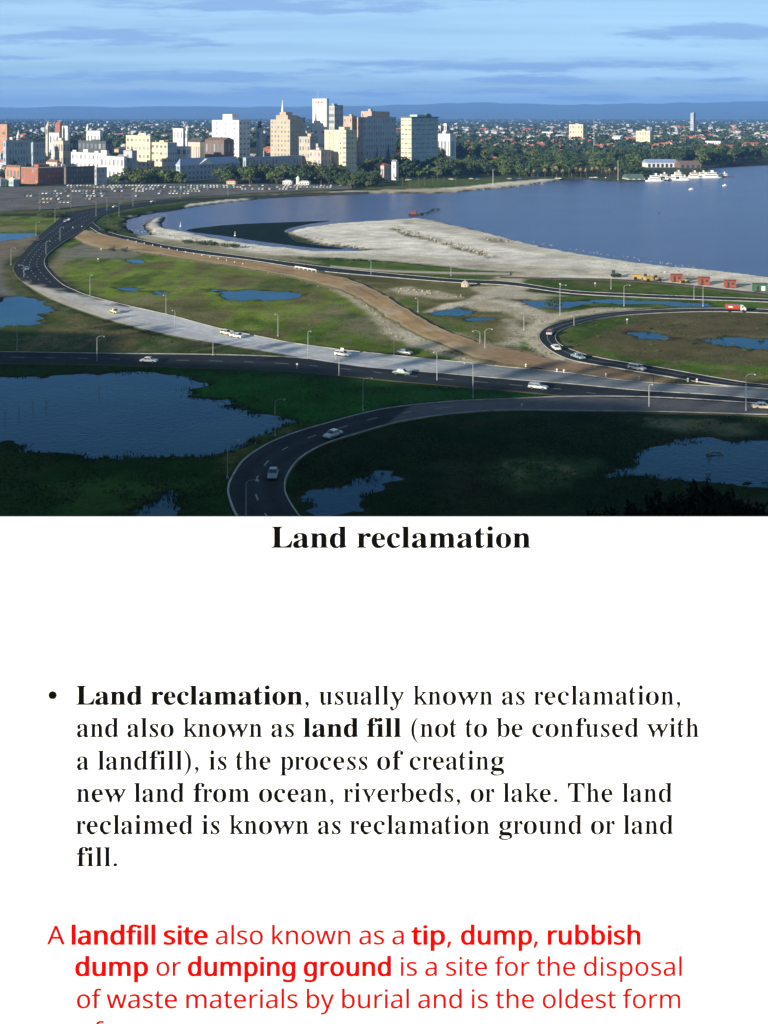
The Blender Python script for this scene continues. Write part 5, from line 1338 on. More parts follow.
# glyph outlines for the panel lettering (1/1000 units)
GLYPHS = {
'B': {
'L': (426, '15,0 15,17 52,24 62,32 69,43 75,81 75,379 69,414 62,425 51,432 16,439 16,455 250,455 250,439 208,434 199,430 188,416 182,379 183,56 188,40 200,31 234,28 264,29 291,33 315,40 335,49 354,63 370,80 384,100 409,154 427,154 402,0'),
'a': (344, '255,-10 226,-5 208,10 200,35 168,11 133,-4 95,-9 74,-6 55,0 40,11 29,26 22,43 20,63 25,91 39,115 63,136 98,155 143,173 199,190 197,258 193,272 187,282 177,290 148,296 123,293 109,286 104,274 122,239 121,220 117,210 110,202 90,192 64,192 45,203 38,212 34,223 35,252 40,266 62,290 95,308 115,314 162,318 205,315 239,307 263,292 280,271 290,244 293,210 295,40 304,34 320,42 329,28 306,7 281,-6;158,34 183,47 199,63 199,169 154,151 127,123 118,84 122,56 133,39'),
'n': (381, '18,0 18,16 30,17 45,26 52,43 52,266 46,284 31,293 19,294 19,310 148,310 148,267 175,296 207,313 243,318 292,306 321,271 330,212 331,43 337,26 352,17 363,16 363,0 202,0 202,16 223,21 232,34 235,56 234,234 229,258 215,270 203,271 183,267 164,255 148,235 148,43 154,26 168,17 180,16 180,0'),
'd': (370, '140,-10 117,-8 97,-1 78,10 61,26 47,44 35,66 26,91 21,118 19,147 21,180 27,210 36,237 48,261 63,281 81,297 101,309 123,316 146,318 175,314 201,301 223,280 222,413 218,423 212,430 191,438 176,439 176,455 319,455 320,60 325,41 330,35 340,30 353,28 353,11 315,8 223,-10 223,39 201,12 173,-5;171,28 192,34 211,51 223,76 223,242 214,262 196,276 174,281 155,277 141,267 130,250 123,225 119,193 119,115 123,83 130,58 140,42 153,32'),
'r': (287, '18,0 18,16 39,21 49,32 52,43 52,267 46,285 32,292 20,293 21,310 146,310 146,252 158,272 187,301 203,311 233,318 250,317 264,312 275,304 288,281 288,254 278,234 260,224 237,223 222,231 202,255 189,260 179,258 162,241 155,228 149,192 150,42 153,32 159,25 180,18 197,16 197,0'),
'e': (301, '154,-10 129,-8 106,-1 85,10 66,26 50,45 37,69 27,95 21,125 19,157 21,187 28,215 38,240 51,263 68,282 87,298 109,309 132,316 157,318 193,314 224,301 249,280 268,251 279,216 283,166 117,166 127,97 154,56 199,42 225,47 248,62 270,86 285,73 248,27 205,-1;116,192 201,192 201,241 193,277 186,288 175,295 161,297 136,286 121,255'),
'c': (293, '156,-10 131,-8 108,-1 67,26 51,45 38,68 28,93 21,120 19,150 22,181 29,210 40,237 55,260 74,280 96,297 120,309 146,317 175,319 204,317 230,310 250,298 265,283 274,265 277,245 276,233 266,215 248,205 236,204 214,209 201,225 196,251 197,271 194,286 185,294 169,297 138,285 118,248 112,187 115,142 123,105 137,76 156,55 178,42 204,38 227,42 250,53 271,72 285,60 248,21 205,-2'),
'l': (199, '18,0 18,16 39,21 49,32 52,43 52,411 47,429 33,438 20,439 20,455 148,455 149,43 154,26 168,18 180,16 180,0'),
'm': (554, '18,0 18,16 30,17 45,26 52,43 52,266 46,284 31,293 19,294 19,310 146,310 146,265 173,294 204,312 237,318 277,312 305,293 320,261 348,293 381,312 418,318 465,306 494,271 504,212 504,43 510,26 524,17 536,16 536,0 377,0 377,16 397,21 403,26 409,44 409,234 404,258 398,265 389,270 377,271 358,268 341,256 324,237 325,44 331,26 336,21 356,16 356,0 199,0 199,16 219,21 225,26 231,44 231,233 226,258 220,265 211,270 199,271 180,267 162,255 146,235 147,44 152,27 158,21 177,16 177,0'),
't': (228, '124,-9 99,-7 80,-1 66,10 56,26 50,46 48,71 48,279 20,279 20,300 105,389 129,424 144,424 144,310 208,310 208,279 144,279 145,69 149,51 160,41 168,40 183,44 195,56 206,75 222,66 198,24 165,-1'),
'i': (198, '101,362 75,368 65,376 52,399 50,412 52,426 65,449 75,457 87,462 114,462 137,449 150,426 149,399 145,387 126,368;18,0 18,16 39,21 49,32 52,43 52,267 47,285 32,292 20,293 21,310 148,310 149,43 154,26 168,18 180,16 180,0'),
'o': (336, '169,-10 140,-8 114,-1 90,11 69,27 52,47 38,70 27,96 21,124 19,154 21,184 27,213 38,239 52,262 69,281 90,297 114,309 140,316 168,318 196,316 222,309 245,298 266,282 283,263 298,240 308,214 315,185 317,154 315,123 308,94 298,69 284,46 266,26 245,11 222,-1 197,-8;169,11 186,14 199,24 209,39 219,102 218,206 214,245 208,271 198,286 185,296 169,299 151,296 138,286 128,271 122,245 118,206 118,103 128,39 138,24 152,14'),
'f': (214, '15,0 15,16 40,22 50,35 52,73 52,277 16,277 16,310 52,310 52,353 56,386 67,413 85,436 109,452 139,461 174,465 200,463 222,456 240,446 253,432 261,417 262,386 252,367 244,360 224,355 203,360 189,372 185,391 188,410 196,426 196,438 190,442 168,442 159,437 153,430 148,406 148,310 203,310 203,277 148,277 149,47 152,34 158,26 167,20 199,16 199,0'),
's': (288, '151,-10 110,-3 73,9 64,7 56,1 51,-9 36,-9 36,105 53,105 61,79 72,57 87,39 103,26 121,17 156,16 179,27 186,35 191,46 192,58 188,76 176,92 156,105 85,142 54,169 39,202 37,220 40,247 49,270 65,291 86,306 111,316 157,318 213,305 220,306 226,311 230,319 244,319 244,222 228,222 220,244 209,262 196,277 182,288 166,294 136,295 125,292 116,286 106,269 106,249 115,232 146,212 212,178 229,165 250,136 255,117 257,95 254,65 244,39 228,18 206,2 181,-7'),
'h': (381, '18,0 18,16 30,17 45,26 52,43 52,412 46,429 40,435 19,440 19,455 148,455 148,267 175,295 207,313 243,318 292,306 321,271 330,212 331,43 337,26 352,17 363,16 363,0 202,0 202,16 223,21 232,34 235,56 234,234 229,258 215,270 203,271 183,267 164,255 148,235 148,43 154,26 168,17 180,16 180,0'),
},
'R': {
'a': (304, '226,-10 205,-7 196,1 195,15 176,35 138,16 125,2 106,-6 79,-9 53,-4 48,3 46,22 33,34 25,48 24,84 30,104 40,121 54,136 75,150 103,164 185,190 181,266 172,282 153,292 128,296 97,290 89,283 87,263 95,231 90,202 86,197 71,191 46,194 39,198 32,227 34,269 46,287 59,295 82,302 93,312 124,318 171,317 192,312 202,304 225,292 237,277 245,259 249,236 250,62 244,37 278,36 286,42 275,28 268,11 258,-1 244,-8;135,34 149,35 176,50 185,63 185,169 141,157 114,139 97,114 89,84 90,62 95,46 108,37'),
'b': (342, '46,-11 60,33 57,414 53,428 37,436 22,438 33,439 13,455 137,455 125,411 125,279 171,296 179,308 193,316 233,317 247,313 256,307 266,288 286,276 298,261 312,227 319,188 319,141 305,75 286,40 273,25 245,13 237,3 226,-4 209,-9 167,-8 152,-1 143,11 104,28 56,-11;180,14 198,16 212,23 224,34 233,49 246,95 250,125 248,213 237,251 229,264 216,273 200,278 174,279 148,274 133,264 125,242 125,69 127,45 161,18'),
'c': (304, '155,-10 136,-9 120,-5 109,2 84,35 60,51 47,68 31,106 25,150 29,196 41,237 63,271 77,285 113,297 122,307 153,318 199,318 217,314 227,307 231,298 261,287 269,275 274,236 268,215 264,210 240,204 221,207 211,216 207,230 206,271 196,290 184,295 169,297 142,290 121,269 106,235 98,187 99,153 103,123 110,97 121,76 135,60 154,48 206,38 224,40 259,57 276,72 290,60 235,30 215,8 194,-6'),
'd': (342, '128,-10 111,-9 97,-5 88,1 78,22 55,35 37,66 26,104 23,147 26,196 37,237 45,256 56,272 82,286 86,297 102,313 117,317 156,316 170,309 177,297 222,280 220,419 211,430 175,438 188,439 163,455 303,455 291,413 289,41 320,30 316,28 322,11 279,6 209,-10 223,39 172,18 167,2 153,-7;166,29 181,36 205,41 216,56 222,76 222,242 214,264 187,278 161,281 143,279 127,273 116,263 102,232 95,184 94,124 101,76 114,45 125,36 140,30'),
'e': (304, '150,-10 131,-9 116,-5 105,1 83,35 60,51 39,88 29,132 25,180 35,222 50,258 72,286 101,298 108,307 119,313 135,317 182,316 224,297 245,280 257,259 266,234 271,206 272,173 281,166 100,166 106,112 120,73 150,50 197,42 216,45 234,53 252,67 268,86 283,73 228,36 207,11 187,-5;108,192 204,192 206,215 197,266 186,286 179,292 158,297 135,291 119,274 107,244 101,203'),
'f': (228, '33,0 50,16 28,17 66,24 72,35 72,236 88,277 48,277 21,310 72,310 74,378 79,400 87,419 99,436 128,448 140,457 160,463 210,464 226,460 235,454 238,446 269,436 276,413 270,367 259,358 243,355 218,361 209,376 215,433 210,441 185,442 165,436 153,413 150,390 148,310 219,310 200,277 143,277 148,234 148,51 151,32 155,26 167,21 216,16 203,0'),
'g': (343, '122,-139 94,-136 71,-122 44,-111 31,-100 23,-88 20,-75 23,-59 33,-46 49,-35 104,-26 60,-14 48,-1 39,14 36,30 58,42 42,54 43,64 58,83 89,101 127,110 77,128 55,150 42,179 37,212 41,242 52,268 70,289 98,298 116,311 127,315 165,318 206,315 244,304 323,304 315,268 277,268 292,221 290,176 272,140 263,131 237,123 223,110 215,106 133,102 110,84 104,71 104,61 112,55 130,50 233,47 254,44 270,35 292,29 307,13 317,-9 327,-60 319,-80 305,-98 282,-113 246,-125 230,-133 194,-139;165,124 192,130 202,136 214,158 220,190 219,232 211,264 221,276 217,285 204,292 165,297 140,292 130,285 123,276 113,249 109,211 113,173 124,146 131,136 152,126;169,-116 216,-113 249,-104 269,-88 276,-66 270,-45 255,-38 215,-34 103,-34 91,-42 78,-62 77,-81 87,-97 110,-109'),
'h': (342, '33,0 21,16 52,22 59,26 62,56 61,417 58,429 44,437 30,439 40,440 22,455 134,455 123,408 123,267 171,289 178,305 193,315 217,318 248,312 254,292 278,258 282,212 285,26 299,19 322,16 310,0 194,0 181,16 207,19 218,26 221,56 218,250 212,264 204,268 182,271 144,262 132,251 123,235 126,26 140,19 162,16 150,0'),
'i': (190, '90,363 74,370 64,412 70,449 81,460 100,463 119,460 126,455 135,423 132,384 126,370 110,363;33,0 48,16 29,17 54,22 61,26 65,56 63,280 61,285 45,291 31,293 42,293 22,310 146,310 134,268 135,31 142,22 168,17 149,16 163,0'),
'k': (342, '34,0 52,16 28,17 59,22 68,26 71,56 73,141 69,424 67,429 48,436 31,438 49,439 22,455 146,455 128,414 128,210 146,169 231,256 245,278 247,285 240,290 206,293 235,293 203,310 325,310 310,293 321,291 299,284 271,260 219,209 226,174 325,26 350,17 337,16 354,0 224,0 208,16 251,20 259,25 249,49 215,98 176,147 128,134 130,26 148,19 169,17 144,16 162,0'),
'l': (190, '34,0 48,16 29,17 54,22 62,26 65,56 63,424 56,433 32,438 43,439 22,455 145,455 133,411 136,26 150,19 167,17 148,16 162,0'),
'm': (533, '33,0 22,16 56,22 62,26 66,56 66,204 69,253 72,263 65,271 61,284 46,291 32,293 43,294 36,310 143,310 132,265 183,288 192,305 205,315 229,318 257,315 270,304 273,286 307,261 348,286 357,304 373,315 399,318 432,312 438,292 464,258 469,212 471,26 486,19 510,16 500,0 371,0 388,16 369,17 394,22 400,26 403,56 401,241 397,258 393,264 361,271 348,269 309,252 300,237 303,26 317,19 333,17 314,16 330,0 204,0 220,16 202,17 226,22 232,26 235,56 235,258 217,268 193,271 153,262 140,251 132,235 135,27 140,22 164,17 145,16 162,0'),
'n': (342, '33,0 21,16 52,22 59,26 62,56 62,204 65,253 68,263 61,271 58,284 43,291 30,293 40,294 33,310 134,310 124,267 170,290 178,306 193,315 217,318 247,312 253,292 278,258 282,212 285,26 299,19 322,16 310,0 194,0 181,16 207,19 218,26 221,56 218,250 212,264 204,268 182,271 144,262 132,251 123,235 126,26 140,19 162,16 150,0'),
'o': (343, '148,-9 130,-5 93,11 74,23 60,37 40,70 28,110 24,154 28,199 40,239 60,272 73,286 90,297 117,306 130,313 148,317 194,317 212,313 251,298 268,286 281,273 301,240 314,200 318,154 314,108 302,69 281,36 268,22 234,11 225,2 213,-5 194,-9;172,11 187,13 200,18 211,27 228,56 239,114 239,194 234,227 227,253 219,271 210,283 199,292 187,297 172,299 155,297 142,292 131,283 115,253 108,227 102,134 111,68 122,39 131,27 143,18 156,13'),
'p': (342, '32,-139 21,-124 51,-120 62,-114 66,243 68,257 60,283 46,291 32,293 41,295 35,310 138,310 127,263 177,287 181,305 194,315 219,319 235,318 248,314 257,307 263,298 266,287 287,274 298,258 311,223 318,160 315,113 305,72 287,38 264,24 254,2 246,-5 232,-9 216,-10 194,-7 181,1 174,14 131,32 134,-105 142,-115 158,-120 188,-123 176,-139;186,28 204,30 219,36 230,46 243,77 250,125 248,208 239,248 233,261 222,270 207,276 189,278 176,275 138,254 131,235 131,69 137,51 147,38'),
'r': (228, '22,0 36,16 19,17 42,22 48,26 46,285 21,293 30,293 25,310 116,310 106,252 142,267 162,309 178,317 207,315 213,310 215,266 224,257 222,234 213,225 187,224 177,235 170,254 151,260 121,250 110,220 109,37 115,25 158,16 148,0'),
's': (266, '130,-9 105,-1 89,7 65,8 55,-1 52,-9 38,-9 38,48 54,105 66,68 74,52 93,28 104,21 120,16 154,18 169,27 178,40 182,58 181,72 177,84 168,95 95,148 50,220 46,241 48,259 55,276 66,291 97,303 98,312 113,317 156,316 198,305 207,308 214,319 226,319 226,222 212,222 200,254 175,285 152,295 131,296 110,286 99,267 100,238 114,222 176,181 192,162 230,95 233,72 230,51 222,33 209,18 185,6 178,-3 163,-8'),
't': (190, '93,-9 77,-8 64,-4 58,2 55,36 40,52 38,237 53,279 22,279 31,318 98,424 112,424 110,367 99,310 166,310 152,279 98,279 104,51 107,46 132,40 142,42 151,49 166,75 180,66 141,33 133,9 120,-5'),
'u': (342, '105,-8 92,-3 87,5 87,17 83,32 63,51 59,72 56,276 49,287 24,293 35,294 15,310 134,310 123,263 125,58 131,46 146,38 179,37 204,43 216,53 224,66 223,269 219,283 202,291 188,293 198,294 178,310 300,310 288,270 286,44 310,33 324,31 313,30 319,13 247,0 213,-10 226,40 179,29 172,11 159,-3 138,-9'),
'v': (343, '160,-10 145,33 132,119 105,162 53,281 48,286 36,290 11,292 39,293 2,310 183,310 146,294 174,294 131,290 121,284 125,268 165,171 205,122 267,272 265,282 260,289 244,293 246,294 226,310 336,310 314,295 321,292 314,289 287,243 251,159 205,117 193,32 178,-10'),
'w': (495, '141,-10 127,29 117,108 95,147 37,284 13,292 31,293 -7,310 159,310 121,293 146,292 108,287 117,253 152,169 191,127 215,181 260,235 244,285 220,293 200,294 230,295 192,310 365,310 327,293 352,292 324,288 313,283 316,262 327,222 345,181 380,141 437,275 431,289 411,294 420,295 402,310 502,310 484,295 494,294 480,289 413,143 374,105 360,28 344,-10 327,-10 314,31 307,114 289,155 254,197 235,155 189,114 176,31 161,-10'),
'y': (342, '37,-137 32,-132 31,-107 12,-96 12,-67 18,-47 32,-40 60,-42 69,-49 71,-92 74,-96 98,-99 113,-92 139,-60 159,-5 140,80 48,287 25,292 -1,293 35,293 -3,310 183,310 145,293 165,292 125,287 121,284 129,257 169,165 209,119 266,260 266,287 238,293 250,293 229,310 337,310 316,293 329,293 318,290 292,242 245,128 207,90 198,14 156,-82 147,-96 107,-107 100,-131 87,-138 74,-140'),
'T': (419, '107,0 94,17 150,25 162,31 167,39 170,389 164,433 125,431 99,426 81,416 67,403 44,367 37,344 33,318 16,318 19,409 16,455 401,455 398,409 401,317 385,317 373,368 350,404 317,426 251,433 244,389 245,49 247,38 252,30 264,25 321,17 309,0'),
},
'S': {
'A': (429, '0,0 187,482 242,482 428,0 366,0 308,148 118,148 61,0;138,202 290,202 214,419 193,347'),
'a': (377, '144,-7 114,-4 86,5 63,19 45,40 34,67 31,100 36,133 50,161 73,183 106,200 150,210 203,215 265,217 262,265 256,286 245,301 230,311 212,316 172,317 136,310 89,291 71,335 126,357 170,365 193,366 233,363 266,353 291,337 308,314 319,283 322,245 322,0 279,0 268,51 265,51 233,19 216,7 173,-5;158,41 187,44 212,52 234,66 251,86 261,112 264,176 171,170 140,163 118,152 103,138 95,121 92,99 94,81 100,66 110,55 124,47'),
'l': (173, '57,0 57,510 116,510 116,0'),
's': (322, '148,-7 83,-1 35,16 35,70 87,50 128,42 176,43 198,47 214,55 225,66 232,79 234,103 227,118 212,133 86,191 58,211 40,237 34,271 38,299 51,323 72,342 99,356 132,364 169,367 211,364 267,350 284,343 264,296 216,312 183,318 143,317 124,313 110,307 99,298 93,287 92,265 99,249 129,229 242,180 269,159 279,147 290,118 291,99 287,67 274,41 253,20 224,5 189,-4'),
'o': (406, '202,-7 172,-4 143,3 117,15 94,32 75,53 58,79 46,109 39,143 37,181 42,236 57,282 82,318 116,345 156,361 204,367 236,364 264,357 290,345 314,328 333,307 349,282 361,252 368,218 370,181 365,126 350,79 325,42 291,15 250,-1;203,42 237,46 263,59 283,80 298,107 306,141 309,181 306,220 298,253 283,281 263,301 236,313 203,317 169,313 143,301 123,281 109,253 101,220 98,181 101,141 109,107 123,80 143,59 170,46'),
'k': (359, '57,0 57,510 116,510 115,216 113,185 116,185 158,238 273,360 343,360 197,206 353,0 281,0 156,168 116,132 116,0'),
'n': (415, '57,0 57,360 105,360 113,311 117,311 130,328 146,342 165,353 186,361 230,367 270,363 302,353 328,335 346,310 357,277 361,234 361,0 302,0 302,230 293,278 266,307 222,317 186,313 158,302 139,283 126,258 119,226 116,187 116,0'),
'w': (528, '106,1 7,361 69,361 142,61 144,61 169,158 232,361 297,361 381,76 383,62 385,62 410,169 460,361 520,361 420,1 351,1 274,258 265,299 262,299 238,203 173,1'),
'i': (173, '78,421 62,429 54,446 52,457 57,479 62,486 78,494 96,494 111,486 117,479 122,457 117,436 104,424 96,421;57,0 57,360 116,360 116,0'),
't': (242, '149,-6 115,3 100,11 87,22 68,55 63,78 62,314 11,314 11,343 62,366 86,443 121,443 121,360 225,360 225,314 121,314 121,106 123,86 128,70 137,57 148,49 162,43 228,49 228,4 201,-4'),
'e': (379, '210,-7 177,-4 147,3 120,14 96,30 75,51 59,76 47,106 39,140 37,177 39,215 46,249 57,279 72,305 90,326 112,344 138,357 166,364 196,367 226,364 252,358 276,347 296,331 313,312 327,290 337,264 343,235 345,169 98,169 102,131 113,100 129,76 152,58 180,47 235,44 292,55 328,69 328,17 274,-1;99,216 283,216 280,244 273,269 262,290 245,306 223,315 195,318 169,315 147,306 129,291 114,271 105,245'),
'd': (413, '185,-7 143,-2 107,14 77,40 55,76 41,123 37,179 41,236 55,283 78,319 108,346 144,361 185,367 211,365 234,360 254,351 285,328 297,314 301,314 297,367 297,510 356,510 356,0 308,0 300,48 297,48 271,21 254,9 234,0 211,-5;194,42 228,46 255,56 274,74 287,98 295,129 298,179 295,220 288,254 275,282 256,302 229,314 193,318 164,313 140,301 122,280 109,252 101,218 98,178 101,138 109,105 122,78 141,58 165,46'),
'r': (277, '57,0 57,360 105,360 112,294 115,294 143,330 160,345 179,357 201,364 225,367 267,363 260,308 221,313 186,306 169,298 141,272 131,256 118,215 116,192 116,0'),
'f': (231, '73,0 73,314 10,314 10,342 73,362 77,425 87,458 104,483 127,500 156,510 190,514 260,502 244,455 201,465 173,463 158,457 147,446 139,430 134,409 132,360 223,360 223,314 132,314 132,0'),
'h': (415, '57,0 57,510 116,510 115,326 113,310 117,310 130,327 146,341 164,352 185,360 229,366 269,363 302,352 328,335 346,310 357,276 361,234 361,0 302,0 302,230 293,278 266,307 222,317 186,313 158,302 139,283 126,257 119,225 116,186 116,0'),
'p': (413, '57,-161 57,360 105,360 113,311 116,311 142,339 158,351 178,360 201,365 228,367 270,362 305,346 335,320 358,284 372,238 376,181 372,124 358,78 335,41 305,14 269,-1 228,-7 202,-5 179,0 142,20 116,46 112,46 116,-13 116,-161;219,42 240,44 258,50 273,60 286,74 305,110 314,155 315,181 312,220 304,253 291,280 272,301 248,313 218,317 185,314 159,303 140,286 127,262 119,231 116,181 119,140 126,106 138,78 157,58 184,46'),
'u': (415, '184,-7 144,-3 111,7 86,25 68,49 57,83 53,124 53,360 113,360 113,128 122,81 148,52 193,42 229,46 256,57 276,76 289,102 296,134 299,173 299,360 358,360 358,0 310,0 301,48 298,48 285,31 269,17 250,6 207,-5'),
'b': (413, '228,-7 201,-5 178,0 158,9 128,32 116,46 111,46 99,0 57,0 57,510 116,510 113,312 116,312 128,327 158,351 178,359 201,364 228,366 269,361 305,345 335,319 358,283 372,237 376,180 372,123 358,77 335,40 305,14 269,-1;219,42 248,46 273,58 291,78 304,105 312,139 315,181 304,256 272,302 218,317 183,313 157,302 138,284 126,258 119,224 116,179 119,138 126,105 138,78 157,58 184,46'),
'y': (343, '28,-160 7,-156 7,-109 47,-113 66,-111 83,-105 97,-95 118,-67 146,-1 1,360 64,360 165,88 172,57 175,57 206,156 279,360 343,360 174,-81 139,-131 116,-148 89,-158'),
'm': (628, '57,0 57,360 105,360 113,311 117,311 129,328 144,342 162,353 182,361 223,367 273,360 310,340 333,306 336,306 350,325 366,340 386,352 429,365 452,367 489,363 520,353 543,335 560,310 570,277 574,234 574,0 515,0 515,232 507,279 483,308 442,317 410,314 385,304 367,287 355,264 347,234 345,199 345,0 286,0 286,232 278,279 253,308 212,317 180,313 155,302 137,283 125,258 118,226 116,187 116,0'),
'g': (413, '195,-161 145,-159 102,-151 65,-138 65,-84 103,-100 148,-109 198,-112 227,-109 251,-100 271,-85 286,-65 295,-40 300,48 297,48 268,17 231,-1 185,-7 142,-1 106,15 76,42 54,79 41,125 37,179 41,233 54,278 76,316 106,344 142,361 185,367 229,361 267,343 298,312 301,312 309,360 356,360 356,-6 352,-53 338,-92 317,-122 286,-144 245,-157;194,42 227,45 253,55 273,71 287,94 295,126 298,179 295,224 287,259 273,285 252,303 226,313 193,317 165,313 142,301 123,281 109,254 101,220 98,179 101,138 109,104 123,77 141,57 165,46'),
',': (180, '28,-87 61,78 124,78 129,71 104,-8 71,-87'),
'.': (180, '79,-8 60,1 50,22 48,36 54,63 60,71 79,80 100,80 119,71 126,63 132,36 126,10 119,1 100,-8'),
'(': (201, '126,-106 95,-65 70,-20 51,28 37,79 30,131 27,184 30,238 37,291 51,342 70,391 95,437 126,480 181,480 153,436 129,390 110,340 97,289 89,238 87,185 89,133 97,82 110,32 129,-17 152,-63 181,-106'),
')': (201, '21,-106 49,-63 73,-17 91,32 104,82 112,133 115,185 112,238 104,289 91,340 73,390 49,436 20,480 76,480 107,437 132,391 151,342 164,291 172,238 175,184 172,131 164,79 151,28 132,-20 107,-65 76,-106'),
},
'T': {
'l': (178, '40,-8 40,518 134,518 134,-8'),
'a': (388, '144,-15 110,-12 79,-2 52,13 30,35 17,65 13,100 19,136 35,166 63,190 100,207 147,218 247,225 245,264 240,283 233,295 223,303 209,309 173,310 126,297 79,280 48,339 122,365 169,373 194,374 237,371 273,360 303,343 324,318 336,285 340,245 340,-8 265,-8 254,43 273,43 262,27 244,12 224,0 201,-8 175,-13;158,49 183,52 204,59 222,72 235,90 243,114 246,168 173,163 146,156 128,146 118,134 112,118 111,83 115,71 122,61 143,50'),
'n': (427, '40,-8 40,368 119,368 128,319 108,319 117,334 136,349 181,368 205,373 231,375 273,371 310,360 340,341 362,314 374,278 378,235 378,-8 285,-8 285,230 277,275 257,300 221,309 190,306 168,295 153,279 143,255 136,224 134,186 134,-8'),
'd': (425, '184,-15 138,-9 98,7 64,35 39,73 24,121 19,179 24,237 39,286 64,324 98,352 139,369 185,375 214,373 240,367 262,358 297,333 305,322 282,322 279,367 279,518 373,518 373,-8 294,-8 285,40 305,40 298,28 263,3 240,-7 214,-13;194,50 224,54 246,63 260,78 271,101 278,131 280,178 278,219 271,252 261,277 246,295 224,306 194,310 170,306 151,295 137,275 125,249 118,216 116,178 118,139 125,108 136,82 151,65 170,54'),
'f': (238, '56,-8 56,306 -7,306 -7,348 56,368 59,427 71,462 91,489 119,507 152,518 189,522 282,507 256,446 191,458 177,456 168,450 161,441 155,427 151,408 150,368 240,368 240,306 150,306 150,-8'),
'i': (178, '74,413 50,423 41,433 36,444 36,471 41,483 50,492 74,502 100,502 123,492 132,483 138,471 138,444 123,423 100,413;40,-8 40,368 134,368 134,-8'),
's': (331, '148,-15 100,-12 60,-4 17,11 17,82 111,53 149,49 174,50 192,55 204,62 215,81 215,108 209,120 192,133 77,184 46,205 33,218 18,251 17,272 22,302 37,328 62,348 93,363 129,372 169,375 214,372 307,347 273,285 196,308 145,309 130,306 119,300 109,284 110,260 125,243 251,186 282,165 302,136 307,119 309,99 304,65 289,36 263,14 230,-2 191,-12'),
't': (250, '127,-10 90,5 74,17 61,33 52,53 46,77 44,105 44,306 -7,306 -7,348 48,372 73,450 138,450 138,368 242,368 242,306 138,306 138,106 144,73 149,63 166,51 245,59 245,-1 179,-14'),
'e': (390, '210,-15 175,-12 142,-5 112,7 84,24 62,46 43,73 30,103 22,138 19,177 22,216 29,251 41,282 57,309 78,332 103,351 131,364 163,372 196,375 228,372 258,365 285,353 308,337 327,317 343,293 353,266 360,237 362,161 118,161 119,133 128,104 142,81 161,65 184,55 234,52 286,62 346,80 346,11 278,-9;120,223 264,223 263,243 257,266 248,285 235,299 218,307 195,310 174,308 156,299 142,286 130,267 122,243'),
'p': (425, '40,-169 40,368 120,368 128,319 108,319 115,331 131,345 172,367 199,373 229,375 274,369 315,353 349,326 374,287 389,239 394,181 389,123 374,74 349,36 315,8 274,-9 228,-15 199,-13 173,-7 150,2 115,27 108,38 131,38 134,-13 134,-169;219,50 236,52 250,58 262,67 281,94 293,133 297,181 295,219 288,250 276,276 262,294 243,305 217,309 189,306 168,296 154,281 144,259 137,229 134,181 136,141 143,108 153,83 167,65 188,54'),
'r': (286, '40,-8 40,368 121,368 128,302 106,302 114,318 130,336 149,352 172,364 197,372 225,375 287,369 275,299 221,305 206,304 179,291 166,281 155,268 139,234 135,214 134,-8'),
'u': (427, '184,-15 141,-11 104,0 74,19 52,46 39,81 36,124 36,368 130,368 130,129 138,84 157,59 194,50 224,54 247,64 261,81 272,104 279,135 281,173 281,368 375,368 375,-8 295,-8 286,40 307,40 298,25 279,10 257,-1 233,-9'),
'm': (647, '40,-8 40,368 119,368 128,319 108,319 116,333 134,348 154,360 199,373 224,375 278,368 322,346 342,314 328,314 337,330 356,347 378,359 402,368 452,375 493,371 528,360 556,341 576,314 587,278 591,235 591,-8 498,-8 498,231 491,276 473,300 441,309 415,306 395,297 381,282 371,261 364,233 362,199 362,-8 269,-8 269,231 261,276 244,300 211,309 184,306 165,296 152,279 142,255 136,224 134,186 134,-8'),
'b': (425, '228,-15 199,-13 173,-7 150,2 131,13 115,26 108,38 125,38 113,-8 40,-8 40,518 134,518 132,320 108,320 115,332 131,346 150,358 173,367 199,372 228,374 274,369 315,352 349,325 374,286 389,238 394,180 389,122 374,73 349,35 314,7 274,-9;219,50 243,54 262,65 277,82 288,108 295,141 297,180 287,253 261,295 216,309 188,306 167,296 153,279 143,256 136,223 134,180 136,140 143,107 153,82 167,65 188,54'),
'h': (427, '40,-8 40,518 134,518 132,318 108,318 117,333 135,347 157,359 204,372 229,374 273,370 310,359 340,341 362,313 374,278 378,235 378,-8 285,-8 285,230 277,275 257,300 221,309 190,306 168,295 153,278 143,255 136,224 134,186 134,-8'),
'o': (419, '202,-15 169,-12 137,-4 108,8 82,26 61,48 43,75 30,107 22,142 19,181 25,237 41,285 69,324 107,352 152,369 204,375 238,372 270,364 299,352 325,334 347,312 365,285 377,254 385,220 388,181 382,124 366,76 338,37 300,8 254,-9;203,50 232,54 253,65 269,84 281,110 289,142 291,181 289,219 281,251 269,276 253,294 232,305 203,309 174,305 153,294 137,276 126,251 118,219 116,181 118,142 126,110 138,84 154,65 175,54'),
'g': (425, '195,-169 143,-166 98,-159 48,-144 48,-72 109,-92 150,-101 198,-104 223,-101 243,-93 258,-79 270,-61 277,-38 281,40 304,40 279,11 236,-8 185,-15 137,-9 96,8 62,37 38,76 24,124 19,179 24,234 38,281 62,321 96,351 137,369 184,375 210,373 234,368 277,349 296,335 306,320 286,320 294,368 373,368 373,-6 369,-55 354,-96 329,-128 293,-151 248,-165;194,50 223,53 245,62 260,76 271,97 278,127 281,179 278,223 270,256 259,280 243,296 222,306 193,309 170,305 152,295 137,276 126,251 118,218 116,179 118,139 125,107 137,82 152,64 170,53'),
},
}
